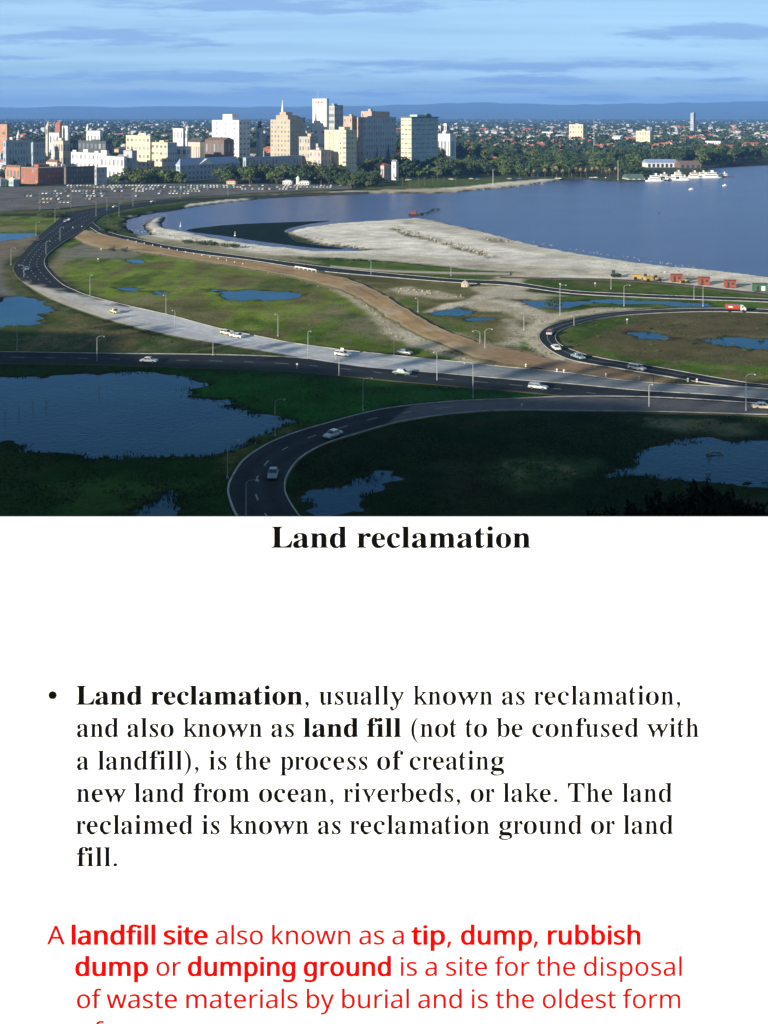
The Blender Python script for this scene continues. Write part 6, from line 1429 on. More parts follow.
# ------------------------------------------------------------------ street lamps
def lamp_mesh(h, arm, side):
    p = MB().frustum((0, 0), .24, .20, -.1, .25, 8).tube([(0, 0, .2), (0, 0, h * .55), (0, 0, h - .5)], [.11, .085, .06], 6)
    return p
LAMPS = [  # u, base row, top row, arm direction in picture (+1 right, -1 left, 0 none), label
    (90, 297, 275, 0, 'on the median kerb where pale surface begins'), (166, 315, 295, 0, 'standing left of the close pair beside the pale freeway'), (175, 329, 310, 0, 'nearer one of the close pair beside the pale freeway'),
    (17, 350, 325, 0, 'beside the lower carriageway at far left'), (97, 362, 336, 1, 'beside the lower carriageway left of white car'), (213, 356, 340, 0, 'between the two carriageways left of centre'),
    (46, 255, 241, 1, 'inside the freeway bend near its top'), (60, 241, 227, 1, 'inside freeway bend below the junction'), (24, 278, 265, -1, 'outside the tightest part of the freeway bend'), (11, 265, 248, 1, 'by the muddy track at far left'),
    (278, 336, 314, 0, 'on the meadow edge above the white car'), (308, 357, 331, 0, 'on the carriageway divide near centre'), (394, 355, 336, 0, 'beside the freeway above the green car'), (485, 350, 329, 1, 'at the right edge of the orange dirt road'),
    (480, 345, 331, -1, 'just behind the lamp on the dirt road edge'), (371, 275, 260, 0, 'beside the foreshore road left of centre'), (624, 306, 285, 1, 'beside foreshore road above the loop'), (694, 300, 285, 0, 'left of two behind the loop top'),
    (703, 306, 286, 0, 'right of two behind the loop top'), (611, 289, 276, 0, 'on the green strip left of the yellow machines'), (560, 316, 285, 1, 'beside small pond left of the loop'), (524, 330, 313, 0, 'at the outer shoulder of the loop'),
    (574, 326, 316, 0, 'short one inside the loop top'), (275, 436, 399, 1, 'curved one on the outer side of near ramp'), (363, 411, 378, 1, 'curved one above the silver car ramp'), (339, 376, 358, 0, 'on the lower carriageway edge'),
    (437, 381, 352, 0, 'between the carriageways right of the green car'), (473, 398, 363, -1, 'beside the far end of near ramp'), (227.5, 478, 440, 1, 'leftmost beside the near ramp at its bend'), (246, 516, 480, 1, 'nearest, on the ramp at the picture bottom'),
    (649, 408, 384, 0, 'right of centre on the near verge'), (746, 412, 374, 1, 'at far right beside the wide road'), (133, 207, 193, 1, 'beside waterfront road at the junction'), (119, 216, 203, 1, 'on the planted bank corner'),
    (96, 217, 201, -1, 'on the junction island'), (107, 211, 197, 0, 'on the car park verge at the junction'), (71, 208, 192, 0, 'in the car park left of the junction'), (40, 210, 194, 0, 'in the car park at left'),
    (180, 199, 186, 0, 'on the waterfront verge left of the bay'), (228, 196, 184, 0, 'on the waterfront verge above the bay'), (55, 222, 208, 1, 'left of freeway top'), (36, 236, 222, 1, 'left of freeway above pond'), (451, 276, 264, 0, 'on the gravel track'), (418, 312, 298, 0, 'by the rubble left of the small meadow pond')]
for u, vb, vt, arm, where in LAMPS:
    p = P(u, vb, 0); d = p.y; h = (vb - vt) * d / F
    z = max(Hs(p.x, p.y), 0.0)
    r = tag(empty('street_lamp', (p.x, p.y, z)), 'tall grey lamp post %s' % where, 'street lamp', 'tall lamp posts along the roads')
    lamp_mesh(h, 0, 0).build('pole', M['lamp_metal'], r)
    s = arm if arm else random.choice([-1, 1]); ln = 1.7 if arm else .5
    MB().tube([(0, 0, h - .6), (s * ln * .25, 0, h - .12), (s * ln * .65, -.05, h + .02), (s * ln, -.1, h)], [.06, .05, .045, .04], 6).build('arm', M['lamp_metal'], r)
    hd = MB().frustum((s * (ln + .25), -.12), .24, .16, h - .14, h + .06, 8).build('lamp_head', M['lamp_metal'], r)
    MB().frustum((s * (ln + .25), -.12), .12, .2, h - .24, h - .145, 8).build('lamp_glass', M['lamp_glass'], hd)

# ------------------------------------------------------------------ vehicles
PAINT = {}
def paint(k, c):
    if k not in PAINT: PAINT[k] = mat('paint_' + k, c, rough=0.28, var=0.04, spec=0.6)
    return PAINT[k]
PC = dict(white=(0.72, 0.72, 0.68), cream=(0.66, 0.60, 0.42), silver=(0.42, 0.45, 0.47), blue=(0.10, 0.20, 0.34), green=(0.12, 0.20, 0.15), teal=(0.20, 0.30, 0.31), red=(0.42, 0.06, 0.03), dark=(0.04, 0.045, 0.05), yellow=(0.55, 0.55, 0.22), grey=(0.28, 0.3, 0.31))
for k, c in PC.items(): paint(k, c)
def bevel_mesh(me, w, seg=2):
    bm = bmesh.new(); bm.from_mesh(me); bmesh.ops.bevel(bm, geom=list(bm.edges), offset=w, segments=seg, affect='EDGES', profile=.6)
    bm.to_mesh(me); bm.free()
    me.polygons.foreach_set('use_smooth', [True] * len(me.polygons)); me.update()
def car(label, col, kind='sedan', roofcol=None):
    r = tag(empty('parked_car' if kind == 'parked' else 'car', (0, 0, 0)), label, 'car')
    pm = paint(col, PC[col]); rm = paint(roofcol, PC[roofcol]) if roofcol else pm
    if kind == 'beetle':
        body = [(-1.95, .32), (-2.0, .5), (-1.75, .82), (-1.2, 1.0), (-.4, .98), (.8, .95), (1.3, .9), (1.8, .62), (1.95, .42), (1.9, .32)]
        cab = [(-1.45, .9), (-.95, 1.28), (-.35, 1.45), (.25, 1.42), (.75, .9)]
        L2, wx, wr = 2.0, 1.2, .33
    elif kind == 'wagon':
        body = [(-2.25, .35), (-2.3, .6), (-2.2, .92), (1.0, .93), (2.15, .84), (2.3, .6), (2.25, .35)]
        cab = [(-2.15, .9), (-1.95, 1.4), (.35, 1.42), (1.0, .9)]
        L2, wx, wr = 2.3, 1.35, .33
    else:
        body = [(-2.25, .35), (-2.32, .62), (-2.15, .88), (-1.2, .93), (1.0, .93), (2.1, .85), (2.3, .6), (2.25, .35)]
        cab = [(-1.35, .9), (-.9, 1.38), (.4, 1.4), (1.0, .9)]
        L2, wx, wr = 2.3, 1.35, .33
    me = MB().prism(body, -.86, .86).mesh('body', pm)
    bm = bmesh.new(); bm.from_mesh(me); bmesh.ops.recalc_face_normals(bm, faces=bm.faces); bm.to_mesh(me); bm.free()
    bevel_mesh(me, .09); link('body', me, r)
    ins = lambda x, z: .06 + (z - .9) * .32
    me = MB().prism(cab, -.82, .82, inset=ins).mesh('windows', M['glass'])
    bm = bmesh.new(); bm.from_mesh(me); bmesh.ops.recalc_face_normals(bm, faces=bm.faces); bm.to_mesh(me); bm.free()
    link('windows', me, r)
    x0, x1 = cab[1][0], cab[-2][0]; zt = max(c[1] for c in cab)
    me = MB().box(x0 - .06, x1 + .10, -.64, .64, zt - .03, zt + .055).mesh('roof', rm); bevel_mesh(me, .03); link('roof', me, r)
    pl = MB()
    for s in (-1, 1):
        for (xb, xt) in ((cab[0][0], cab[1][0]), (cab[-1][0], cab[-2][0]), ((cab[0][0] + cab[-1][0]) / 2, (cab[0][0] + cab[-1][0]) / 2 - .05)):
            pl.tube([(xb, s * .78, .9), (xt, s * .655, zt)], [.045, .04], 4)
    pl.build('pillars', rm, r)
    for sx in (-wx, wx):
        for s in (-1, 1):
            w = MB()
            for (ra, ya, yb) in ((wr, .70, .885),):
                n = 14; vs = []
                for yy in (ya * s, yb * s):
                    for i in range(n): vs.append((ra * math.cos(2 * math.pi * i / n), yy, ra * math.sin(2 * math.pi * i / n)))
                w.add(vs, [(i, (i + 1) % n, n + (i + 1) % n, n + i) for i in range(n)] + [tuple(range(n)), tuple(range(n, 2 * n))])
            wo = w.build('wheel', M['tyre'], r, (sx, 0, wr))
            n = 10; h = MB(); vs = [(.17 * math.cos(2 * math.pi * i / n), .9 * s, .17 * math.sin(2 * math.pi * i / n)) for i in range(n)] + [(.17 * math.cos(2 * math.pi * i / n), .87 * s, .17 * math.sin(2 * math.pi * i / n)) for i in range(n)]
            h.add(vs, [tuple(range(n)), tuple(range(n, 2 * n))] + [(i, (i + 1) % n, n + (i + 1) % n, n + i) for i in range(n)]); h.build('hub_cap', M['chrome'], wo)
    for s in (-.6, .6):
        MB().frustum((0, 0), .11, .11, -.04, .04, 10).build('headlight', M['headlamp'], r, (L2 - .04, s, .66)).rotation_euler = (0, math.pi / 2, 0)
    for sx in (-1, 1):
        MB().box(-.06, .06, -.84, .84, -.07, .07).build('bumper', M['chrome'], r, (sx * (L2 + .02), 0, .42))
    for s in (-.62, .62): MB().box(-.03, .03, -.12, .12, -.07, .07).build('tail_light', paint('red', PC['red']), r, (-L2 + .0, s, .66))
    return r
def put(o, u, v, du, dv, z=0.27):
    p = P(u, v, z); q = P(u + du, v + dv, z)
    o.location = p; o.rotation_euler = (0, 0, math.atan2(q.y - p.y, q.x - p.x)); return o
put(car('silver-white sedan driving down the near ramp', 'silver', roofcol='white'), 333, 437, -12, 4.8)
put(car('small blue rounded car on the bend of the near ramp', 'teal', 'beetle'), 273, 477, -4, 14)
put(car('pale grey sedan on the lower carriageway at left', 'silver', roofcol='white'), 149, 362.5, 10, .4, .2)
c = put(car('white car with a sign on its roof on the pale freeway', 'white', 'wagon'), 343, 356, 10, 1.2)
sg = MB().box(-.5, .4, -.05, .05, .0, .55).box(-.35, -.25, -.04, .04, -.15, 0).box(.15, .25, -.04, .04, -.15, 0).build('roof_sign', M['white'], c, (-.2, 0, 1.62))
put(car('white sedan at left of two on the pale freeway below the meadow', 'white'), 237, 337.5, -10, -1.6)
put(car('cream station wagon close behind white sedan on the pale freeway', 'cream', 'wagon'), 227, 334.5, 10, 2.2)
put(car('yellow-green sedan on the sandy part of the freeway', 'yellow', roofcol='cream'), 115, 313, 10, 3.2)
put(car('pale green sedan on lower carriageway near centre', 'green', roofcol='silver'), 402, 374.5, 10, 1.0, .2)
put(car('dark grey car parked on the verge above the pale freeway', 'grey'), 404, 354.3, 10, 1.1, .05)
put(car('silver station wagon on the lower carriageway where ramp merges', 'silver', 'wagon'), 538, 389, 10, 1.0, .2)
put(car('white car on the loop ramp, second from its head', 'white'), 556, 349.5, -6, -4.5)
put(car('blue-grey sedan on the loop ramp, third from its head', 'teal'), 578, 358.5, 9, 3.2)
put(car('silver wagon on the loop ramp, last before the freeway', 'silver', 'wagon', 'white'), 637, 370, 10, 1.9)
put(car('silver-grey car at the head of the loop ramp', 'silver', 'beetle', 'red'), 550, 334.5, 3.4, -4.2)
put(car('cream-white sedan at the right picture edge on the wide road', 'cream', roofcol='white'), 763, 409, 10, .4, .2)
for u, v, du, dv, c_, t in [(69, 220.5, 4, -2, 'white', 'upper white car of two side by side on the freeway top'), (65.5, 222, 4, -2, 'silver', 'lower pale car of two side by side on the freeway top'), (115, 207.5, 6, -.7, 'white', 'white car on waterfront road by the planted corner'),
                            (153, 202.3, 6, -.6, 'white', 'white car farther along the waterfront road'), (38, 241, 5, -4, 'dark', 'dark car in the left lanes of the freeway bend'), (27, 270, -1, 6, 'blue', 'blue car in the tightest part of the freeway bend')]:
    put(car(t, c_), u, v, du, dv)
# truck with orange and white load on the foreshore end of the loop
t = tag(empty('truck', (0, 0, 0)), 'orange-red truck with white cab behind the loop top', 'truck')
me = MB().box(-3.4, 1.2, -1.1, 1.1, .95, 2.3).mesh('cargo_body', paint('red', PC['red'])); bevel_mesh(me, .06); link('cargo_body', me, t)
me = MB().prism([(1.3, .6), (1.3, 2.2), (2.2, 2.2), (2.8, 1.5), (3.1, 1.35), (3.1, .6)], -1.05, 1.05).mesh('cab', paint('white', PC['white'])); bevel_mesh(me, .06); link('cab', me, t)
MB().box(-3.3, 3.0, -.5, .5, .55, .93).build('chassis', M['dkmetal'], t)
MB().box(1.6, 2.3, -1.075, 1.075, 1.5, 2.0).build('windows', M['glass'], t)
MB().box(-2.6, -1.2, -1.12, 1.12, 1.4, 1.9).build('stripe', paint('white', PC['white']), t)
for sx in (-2.4, 2.2):
    for s in (-1, 1):
        n = 12; w = MB(); vs = [(.48 * math.cos(2 * math.pi * i / n), yy * s, .48 * math.sin(2 * math.pi * i / n)) for yy in (.75, 1.07) for i in range(n)]
        w.add(vs, [(i, (i + 1) % n, n + (i + 1) % n, n + i) for i in range(n)] + [tuple(range(n)), tuple(range(n, 2 * n))]); w.build('wheel', M['tyre'], t, (sx, 0, .48))
put(t, 736, 311.5, 10, .3)
# parked cars: tiny in the photo, one mesh each
def tiny_car(col):
    m = MB()
    m.prism([(-2.2, .3), (-2.25, .8), (-1.3, .92), (1.0, .92), (2.1, .82), (2.2, .3)], -.85, .85, 0)
    m.prism([(-1.4, .9), (-.9, 1.4), (.4, 1.42), (1.0, .9)], -.78, .78, 1, inset=lambda x, z: .02 + (z - .9) * .3)
    m.box(-.95, .5, -.62, .62, 1.38, 1.46, 0)
    for sx in (-1.35, 1.35):
        for s in (-1, 1): m.tube([(sx, s * .7, .32), (sx, s * .88, .32)], [.32, .32], 8, 2)
    me = m.mesh('parked_car', [paint(col, PC[col]), M['glass'], M['tyre']])
    bm = bmesh.new(); bm.from_mesh(me); bmesh.ops.recalc_face_normals(bm, faces=bm.faces); bm.to_mesh(me); bm.free()
    return me
TC = {k: tiny_car(k) for k in PC}
occ = []
rows_ = [(206.5, -30, 50, 3), (203, -30, 85, 5), (199.5, -20, 120, 8), (196.5, 0, 160, 10), (194, 20, 200, 16), (191.6, 40, 240, 26), (189.5, 60, 300, 34), (187.6, 60, 335, 60), (186, 60, 345, 64)]
for v, ua, ub, n in rows_:
    y = P(0, v, .27).y
    xa, xb = P(ua, v, .27).x, P(ub, v, .27).x
    slots = [xa + 1.5 + 3 * i for i in range(int((xb - xa) / 3))]
    pick = []
    while len(pick) < min(n, int(len(slots) * .9)):
        i_ = random.randrange(len(slots)); run = random.randint(1, 7 if v < 195 else 3)
        for q_ in slots[i_:i_ + run]:
            if q_ not in pick and random.random() < .85: pick.append(q_)
    for x in pick:
        k = random.choices(list(PC), [16, 5, 4, 3, 1.5, 1.5, 1.5, 2, 1, 2])[0]
        o = link('parked_car', TC[k], None, (x, y + random.uniform(-.4, .4), .285)); o.rotation_euler = (0, 0, random.choice([1, -1]) * math.pi / 2 + random.uniform(-.06, .06))
        tag(o, 'tiny %s car parked in %s of the waterfront car park' % (k, ['the near rows', 'the middle rows', 'the far crowded rows'][0 if v > 198 else 1 if v > 189 else 2]), 'car', 'cars parked in the waterfront car park')
for i in range(14):
    u = random.uniform(405, 600); p = P(u, 180.6 - (u - 405) * .010 - random.uniform(0, .8)); k = random.choice(['white', 'white', 'blue', 'cream'])
    o = link('parked_car', TC[k], None, (p.x, p.y, Hs(p.x, p.y) + .02)); o.rotation_euler = (0, 0, random.uniform(-.3, .3)); tag(o, 'tiny %s car on the drive along the park lawn' % k, 'car', 'cars on the drive by the park lawn')

# ------------------------------------------------------------------ site huts, machines, heap, barriers
def hut(label, u, v, w, d, h, wm, rm, rz=-.12, name='site_hut'):
    p = P(u, v); r = tag(empty(name, (p.x, p.y, 0.05), rz), label, 'hut')
    MB().box(-w / 2, w / 2, -d / 2, d / 2, .15, h).build('wall', wm, r)
    m = MB(); gable_box(m, -w / 2, w / 2, -d / 2, d / 2, 0, h, .35, ov=.15); m.build('roof', rm, r)
    MB().box(-w * .3, -w * .12, -d / 2 - .04, -d / 2 + .02, .2, h * .82).build('door', M['dkmetal'], r)
    MB().box(w * .1, w * .3, -d / 2 - .04, -d / 2 + .02, h * .45, h * .75).build('window', M['glass'], r)
    sk = MB()
    for sx in (-w * .4, w * .4): sk.box(sx - .1, sx + .1, -d / 2, d / 2, -.15, .15)
    sk.build('skid', M['dkmetal'], r)
    return r
hut('red-brown site hut beside the yellow loader, leftmost of three', 676.5, 282, 4.2, 2.6, 2.9, M['red'], M['red'])
hut('red-brown site hut in the middle of three on the sand', 704, 284.8, 4.0, 2.6, 2.8, M['red'], M['red'])
hut('red-brown site hut, rightmost of three on the sand', 730, 287.4, 4.0, 2.6, 2.6, M['red'], M['red'])
h = hut('green site hut with a white panel near the right picture edge', 760, 291.5, 5.0, 3, 2.8, M['green_paint'], M['green_paint'])
MB().box(.2, 1.5, -1.58, -1.53, .5, 2.2).build('white_panel', M['white'], h)
def machine(label, u, v, sc=1.0, rz=0.0, bm_=None, kind='scraper'):
    p = P(u, v); r = tag(empty('earthmover', (p.x, p.y, 0.1), rz), label, 'machine'); bm_ = bm_ or M['yellow']; r.scale = (sc,) * 3
    me = MB().prism([(-1.2, .7), (-1.2, 1.5), (-.2, 1.6), (1.6, 1.5), (1.8, .8)], -.6, .6).mesh('engine_body', bm_); bevel_mesh(me, .05); link('engine_body', me, r)
    MB().box(-1.2, -.1, -.55, .55, 1.55, 2.6).build('cab', M['glass'], r); MB().box(-1.3, 0, -.65, .65, 2.6, 2.72).build('cab_roof', bm_, r)
    MB().tube([(1.0, .2, 1.5), (1.0, .2, 2.3)], [.07, .07], 6).build('exhaust', M['dkmetal'], r)
    if kind == 'scraper':
        MB().prism([(-5.6, .7), (-5.8, 2.1), (-2.6, 2.2), (-2.0, 1.0), (-2.4, .5)], -1.1, 1.1).build('bowl', bm_, r)
        MB().tube([(-2.6, 0, 2.0), (-1.6, 0, 2.1), (-1.2, 0, 1.2)], [.2, .2, .2], 6).build('gooseneck', bm_, r)
        wx = (-4.6, .8)
    else:
        MB().box(2.2, 2.5, -1.3, 1.3, .1, 1.2).tube([(.4, .7, 1.0), (2.3, .7, .6)], [.1, .1], 6).tube([(.4, -.7, 1.0), (2.3, -.7, .6)], [.1, .1], 6).build('blade', bm_, r)
        wx = (-.8, 1.1)
    for sx in wx:
        for s in (-1, 1):
            n = 12; w = MB(); vs = [(.7 * math.cos(2 * math.pi * i / n), yy * s, .7 * math.sin(2 * math.pi * i / n)) for yy in (.65, 1.15) for i in range(n)]
            w.add(vs, [(i, (i + 1) % n, n + (i + 1) % n, n + i) for i in range(n)] + [tuple(range(n)), tuple(range(n, 2 * n))]); w.build('wheel', M['tyre'], r, (sx, 0, .7))
machine('yellow scraper, left of two on the sand behind green strip', 647, 280.3, 1.0, -.1)
machine('yellow scraper with a box-like bowl, right of two on the sand', 657, 281.5, .95, .25)
machine('yellow loader with a raised cab right of leftmost red-brown hut', 686, 283.3, .9, 2.9, kind='dozer')
machine('dark green tractor on the sand left of the yellow machines', 615, 277.2, 1.0, .1, M['green_paint'], 'dozer')

def lump(name, label, cat, u, v, r, h, m, seed=1, z=0.0, group=None):
    rr = random.Random(seed); bm = bmesh.new(); bmesh.ops.create_icosphere(bm, subdivisions=3, radius=1)
    for vt in bm.verts:
        k = 1 + (fbm(np.array([vt.co.x * 2 + seed]), np.array([vt.co.y * 2 + vt.co.z * 1.7]), seed)[0] - .5) * .7
        vt.co *= k; vt.co.x *= r; vt.co.y *= r * .8; vt.co.z *= h
    me = bpy.data.meshes.new(name); bm.to_mesh(me); bm.free(); me.materials.append(m)
    p = P(u, v); o = link(name, me, None, (p.x, p.y, z)); return tag(o, label, cat, group)
lump('spoil_heap', 'rounded tan spoil heap beside the foreshore road right of centre', 'heap', 465, 286.5, 1.7, 2.2, M['rock'], 3)
rb = MB()
def stones(m, u0, v0, u1, v1, n, s0, s1, spread):
    for i in range(n):
        t_ = random.random(); p = P(u0 + (u1 - u0) * t_, v0 + (v1 - v0) * t_ + random.uniform(-spread, spread)); s = random.uniform(s0, s1)
        vs = [Vector((random.uniform(-1, 1), random.uniform(-1, 1), random.uniform(-.6, .8))).normalized() * s for _ in range(8)]
        bm = bmesh.new(); [bm.verts.new(q) for q in vs]; bmesh.ops.convex_hull(bm, input=bm.verts); bm.verts.index_update()
        m.add([(q.co.x + p.x, q.co.y + p.y, q.co.z + s * .3 + .1) for q in bm.verts], [tuple(w.index for w in f.verts) for f in bm.faces]); bm.free()
stones(rb, 396, 290, 466, 297, 60, .15, .5, 2.2)
stones(rb, 394, 228, 490, 255, 300, .15, .6, 2.4)
stones(rb, 284, 231.5, 366, 249.5, 90, .2, .5, .8)
stones(rb, 205, 254, 366, 302, 50, .12, .3, 1.6)
stones(rb, 360, 300, 402, 342, 60, .1, .3, 3)
stones(rb, 484, 239, 512, 242, 30, .2, .6, 1.0)
stones(rb, 132, 231, 262, 250, 60, .3, .7, 1.0)
stones(rb, 470, 190, 545, 184, 50, .3, .8, 1.2)
stones(rb, 500, 238, 768, 280, 90, .12, .35, 1.2)
stones(rb, 600, 264, 690, 274, 30, .2, .5, 3)
tag(rb.build('rubble', mat('rubble_stone', (0.36, 0.32, 0.24), scale=0.8, var=0.3)), kind='stuff')

MARK = [(526, 367.5), (557, 372.5), (564, 373.2), (606, 377), (639, 380), (688, 382), (697, 382.5), (73, 228.5), (82, 227.5), (205, 254.5 + 1), (225, 292)]
for i, (u, v) in enumerate(MARK[:9]):
    p = P(u, v); r = tag(empty('road_marker', (p.x, p.y, max(.1, Hs(p.x, p.y))), 0), ['low white barrier drum at the left end of the dirt merge', 'white barrier drum beside the pair on the dirt merge', 'white barrier drum, right of the pair on dirt merge', 'white drum between the dirt and pale freeway, middle', 'white drum near the last wagon on the loop ramp', 'left white drum where the loop ramp joins the freeway', 'right white drum where the loop ramp joins the freeway', 'white drum at the tip of freeway junction, left', 'white drum at the tip of the freeway junction, right'][i], 'road marker', 'white drums beside the road works')
    MB().frustum((0, 0), .28, .24, 0, .85, 10).build('drum', M['post'], r); MB().frustum((0, 0), .283, .27, .35, .5, 10).build('band', M['red'], r)
gp = MB().box(-.16, .16, -.16, .16, -.2, .95).box(-.17, .17, -.17, .17, .7, .8).mesh('guide_post', M['post'])
GP = []
for k in range(15): GP.append((128 + k * 8.2, 241.5 + k * 1.62 + (k * .1), 'white guide post in the row along the foreshore road by the orange dirt'))
for k in range(0): GP.append((294 + k * 8, 273.5 + k * 1.2 - 4.5, 'white guide post beside the white rail of dirt road'))
for k in range(0): GP.append((30 + k * 0.1 + k * 14, 284 + k * 4.6 + 14, 'white guide post along the lower edge of pale freeway'))
for u, v, t_ in GP:
    p = P(u, v); o = link('guide_post', gp, None, (p.x, p.y, max(.15, Hs(p.x, p.y)))); tag(o, t_, 'post', 'white guide posts')
p0, p1 = P(295, 269.5), P(316, 273.2)
r = tag(empty('guard_rail', (p0.x, p0.y, .6)), 'short white guard rail beside the orange dirt road', 'guard rail'); dv_ = p1 - p0
m = MB(); m.tube([(0, 0, .75), (dv_.x, dv_.y, .75)], [.2, .2], 6); m.build('rail', M['white'], r)
for k in range(6): MB().box(-.1, .1, -.1, .1, -.5, .7).build('post', M['white'], r, (dv_.x * k / 5, dv_.y * k / 5, 0))
for u, v, t_ in [(120 / 5.486 + 500, 411, 'short white sign post at the edge of near ramp'), (297, 370, 'tiny sign post beside the lower carriageway left of centre'), (560, 288, 'orange roundel sign on the green strip'), (595, 287, 'cream roundel sign on the green strip'), (627, 324, 'small white sign inside the loop'), (98, 262, 'small white sign on the meadow corner'), (101, 252, 'thin white stake on the brown meadow corner')]:
    p = P(u, v); r = tag(empty('sign_post', (p.x, p.y, max(0, Hs(p.x, p.y)))), t_, 'sign')
    MB().box(-.05, .05, -.05, .05, 0, 1.6).build('post', M['lamp_metal'], r); MB().box(-.25, .25, -.07, -.05, 1.2, 1.65).build('plate', M['post'], r)

# driftwood frame in the right pond
p = P(714, 453); r = tag(empty('driftwood', (p.x, p.y, POND_Z), .3), 'tangle of pale dead branches standing in the right-hand pond', 'driftwood')
m = MB(); rr = random.Random(5)
for k in range(5): m.tube([(-1.6 + k * .25, rr.uniform(-.4, .4), -.3), (-1.5 + k * .2 + rr.uniform(-.5, .5), 0, 1.0 + rr.random() * .7)], [.07, .03], 4)
for k in range(4): m.tube([(1.4 + k * .15, rr.uniform(-.4, .4), -.3), (1.6 + rr.uniform(-.6, .6), 0, .9 + rr.random() * .6)], [.07, .03], 4)
m.build('branches', M['rock'], r); MB().tube([(-1.7, 0, .15), (0, .2, .3), (1.9, -.1, .2)], [.12, .13, .08], 6).build('log', M['bark'], r)
for k, (u, v) in enumerate([(5, 418), (19, 414), (33, 407), (46, 405), (99, 392)]):
    p = P(u, v); o = MB().tube([(0, 0, -.5), (.03, 0, 1.9)], [.06, .05], 5).build('stake', M['bark'], None, (p.x, p.y, POND_Z)); tag(o, 'thin dark stake standing in the big shaded pond', 'stake', 'stakes standing in the big pond')

# ------------------------------------------------------------------ river craft, jetty, boat sheds
def on_water(name, label, cat, u, v, rz=0.0, z=RIVER_Z):
    p = P(u, v, z); return tag(empty(name, (p.x, p.y, z), rz), label, cat)
def hull(r, ln, w, h, m, name='hull'):
    prof = [(-.5, .8), (-.3, 1), (.1, 1), (.35, .75), (.5, 0)]
    vs = []
    for zz, k in ((-.6, .75), (h, 1.0)):
        for x, b in prof: vs.append((x * ln, b * w / 2 * k, zz))
        for x, b in prof[::-1][1:]: vs.append((x * ln, -b * w / 2 * k, zz))
    n = len(vs) // 2
    mb = MB().add(vs, [(i, (i + 1) % n, n + (i + 1) % n, n + i) for i in range(n)] + [tuple(range(n - 1, -1, -1)), tuple(range(n, 2 * n))])
    return mb.build(name, m, r)
def ferry(label, u, v, ln, decks=1, rz=0.05, roofm=None):
    r = on_water('ferry', label, 'ferry', u, v, rz); w = ln * .24
    hull(r, ln, w, 1.4, M['white'])
    for d in range(decks):
        l2 = ln * (.62 - .16 * d); z = 1.4 + d * 2.4
        MB().box(-l2 * .55, l2 * .45, -w * .4, w * .4, z, z + 2.1).build('cabin', M['white'], r)
        MB().box(-l2 * .5, l2 * .4, -w * .4 - .05, w * .4 + .05, z + .9, z + 1.6).build('windows', M['glass'], r)
        MB().box(-l2 * .6, l2 * .5, -w * .45, w * .45, z + 2.1, z + 2.3).build('deck_roof', roofm or M['white'], r)
    MB().box(0, ln * .1, -w * .2, w * .2, 1.4 + decks * 2.4, 3.4 + decks * 2.4).build('wheelhouse', M['white'], r)
    MB().frustum((-ln * .1, 0), .08, .04, 1.4 + decks * 2.4, 6.5 + decks * 2.4, 5).build('mast', M['lamp_metal'], r)
    return r
def shed(name, label, u0, u1, v, vt, y, wm, rm, doors=4):
    x0, x1 = U(u0, y), U(u1, y); w = x1 - x0; z0 = 0; h = ZT(vt, y)
    r = tag(empty(name, ((x0 + x1) / 2, y, z0), .05), label, 'building')
    MB().box(-w / 2, w / 2, 0, 22, -2, h - 4.2).build('wall', wm, r)
    m = MB(); gable_box(m, -w / 2, w / 2, 0, 22, 0, h - 4.2, 4.2, 'x', .5); m.build('roof', rm, r)
    for k in range(doors):
        xx = -w / 2 + w * (k + .5) / doors; MB().box(xx - w / doors * .3, xx + w / doors * .3, -.08, .03, .2, (h - 4.2) * .8).build('door', M['glass'], r)
shed('boat_shed', 'long low boat shed with pale blue roof behind the ferries', 647, 678, 168, 159.5, 1350, WM['white'], RM['blue'], 7)
shed('boat_shed', 'boat shed with brown hipped roof right of the blue-roofed one', 680, 701, 168, 161, 1330, WM['brown'], RM['brown'], 4)
shed('jetty_kiosk', 'white boxy boathouse with green roof at the left end of the jetty', 628, 645, 181, 174.5, 1090, WM['white'], RM['green'], 3)
ferry('white ferry with two decks, leftmost in front of boat sheds', 655, 181.4, 19, 2)
ferry('white single-deck ferry second from the left at the jetty', 671, 180.2, 17, 1, -.1)
ferry('low white launch in front of the jetty middle', 684, 180.4, 13, 1, .1)
ferry('white ferry with a red wheelhouse roof at the jetty', 694, 178.2, 16, 2, .05, RM['red'])
ferry('long white ferry with two decks moored along the right half of jetty', 711, 178.0, 24, 2, .08)
ferry('small white launch beyond the right half of the jetty', 703, 175.6, 13, 1, .2)
ferry('small white launch at the outer end of the jetty', 724, 177.2, 11, 1, .1)
ferry('white launch squeezed between the two middle ferries', 678, 177.6, 14, 2, .1)
ferry('small cream launch moored between the left ferries', 664, 177.4, 12, 1, .3)
r = tag(empty('jetty', (0, 0, 0)), 'long dark timber jetty behind the moored ferries', 'jetty')
ja, jb = P(640, 177.5), P(733, 176.2); r.location = (ja.x, ja.y, 0); dl = jb - ja
MB().add([(0, -1.5, .2), (dl.x, dl.y - 1.5, .2), (dl.x, dl.y + 1.5, .2), (0, 1.5, .2), (0, -1.5, -.1), (dl.x, dl.y - 1.5, -.1), (dl.x, dl.y + 1.5, -.1), (0, 1.5, -.1)], [(0, 1, 2, 3), (7, 6, 5, 4), (0, 4, 5, 1), (1, 5, 6, 2), (2, 6, 7, 3), (3, 7, 4, 0)]).build('deck', M['bark'], r)
for k in range(14):
    MB().frustum((0, 0), .25, .25, -3, 1.0, 6).build('pile', M['bark'], r, (dl.x * k / 13, dl.y * k / 13 - 1.3, 0))
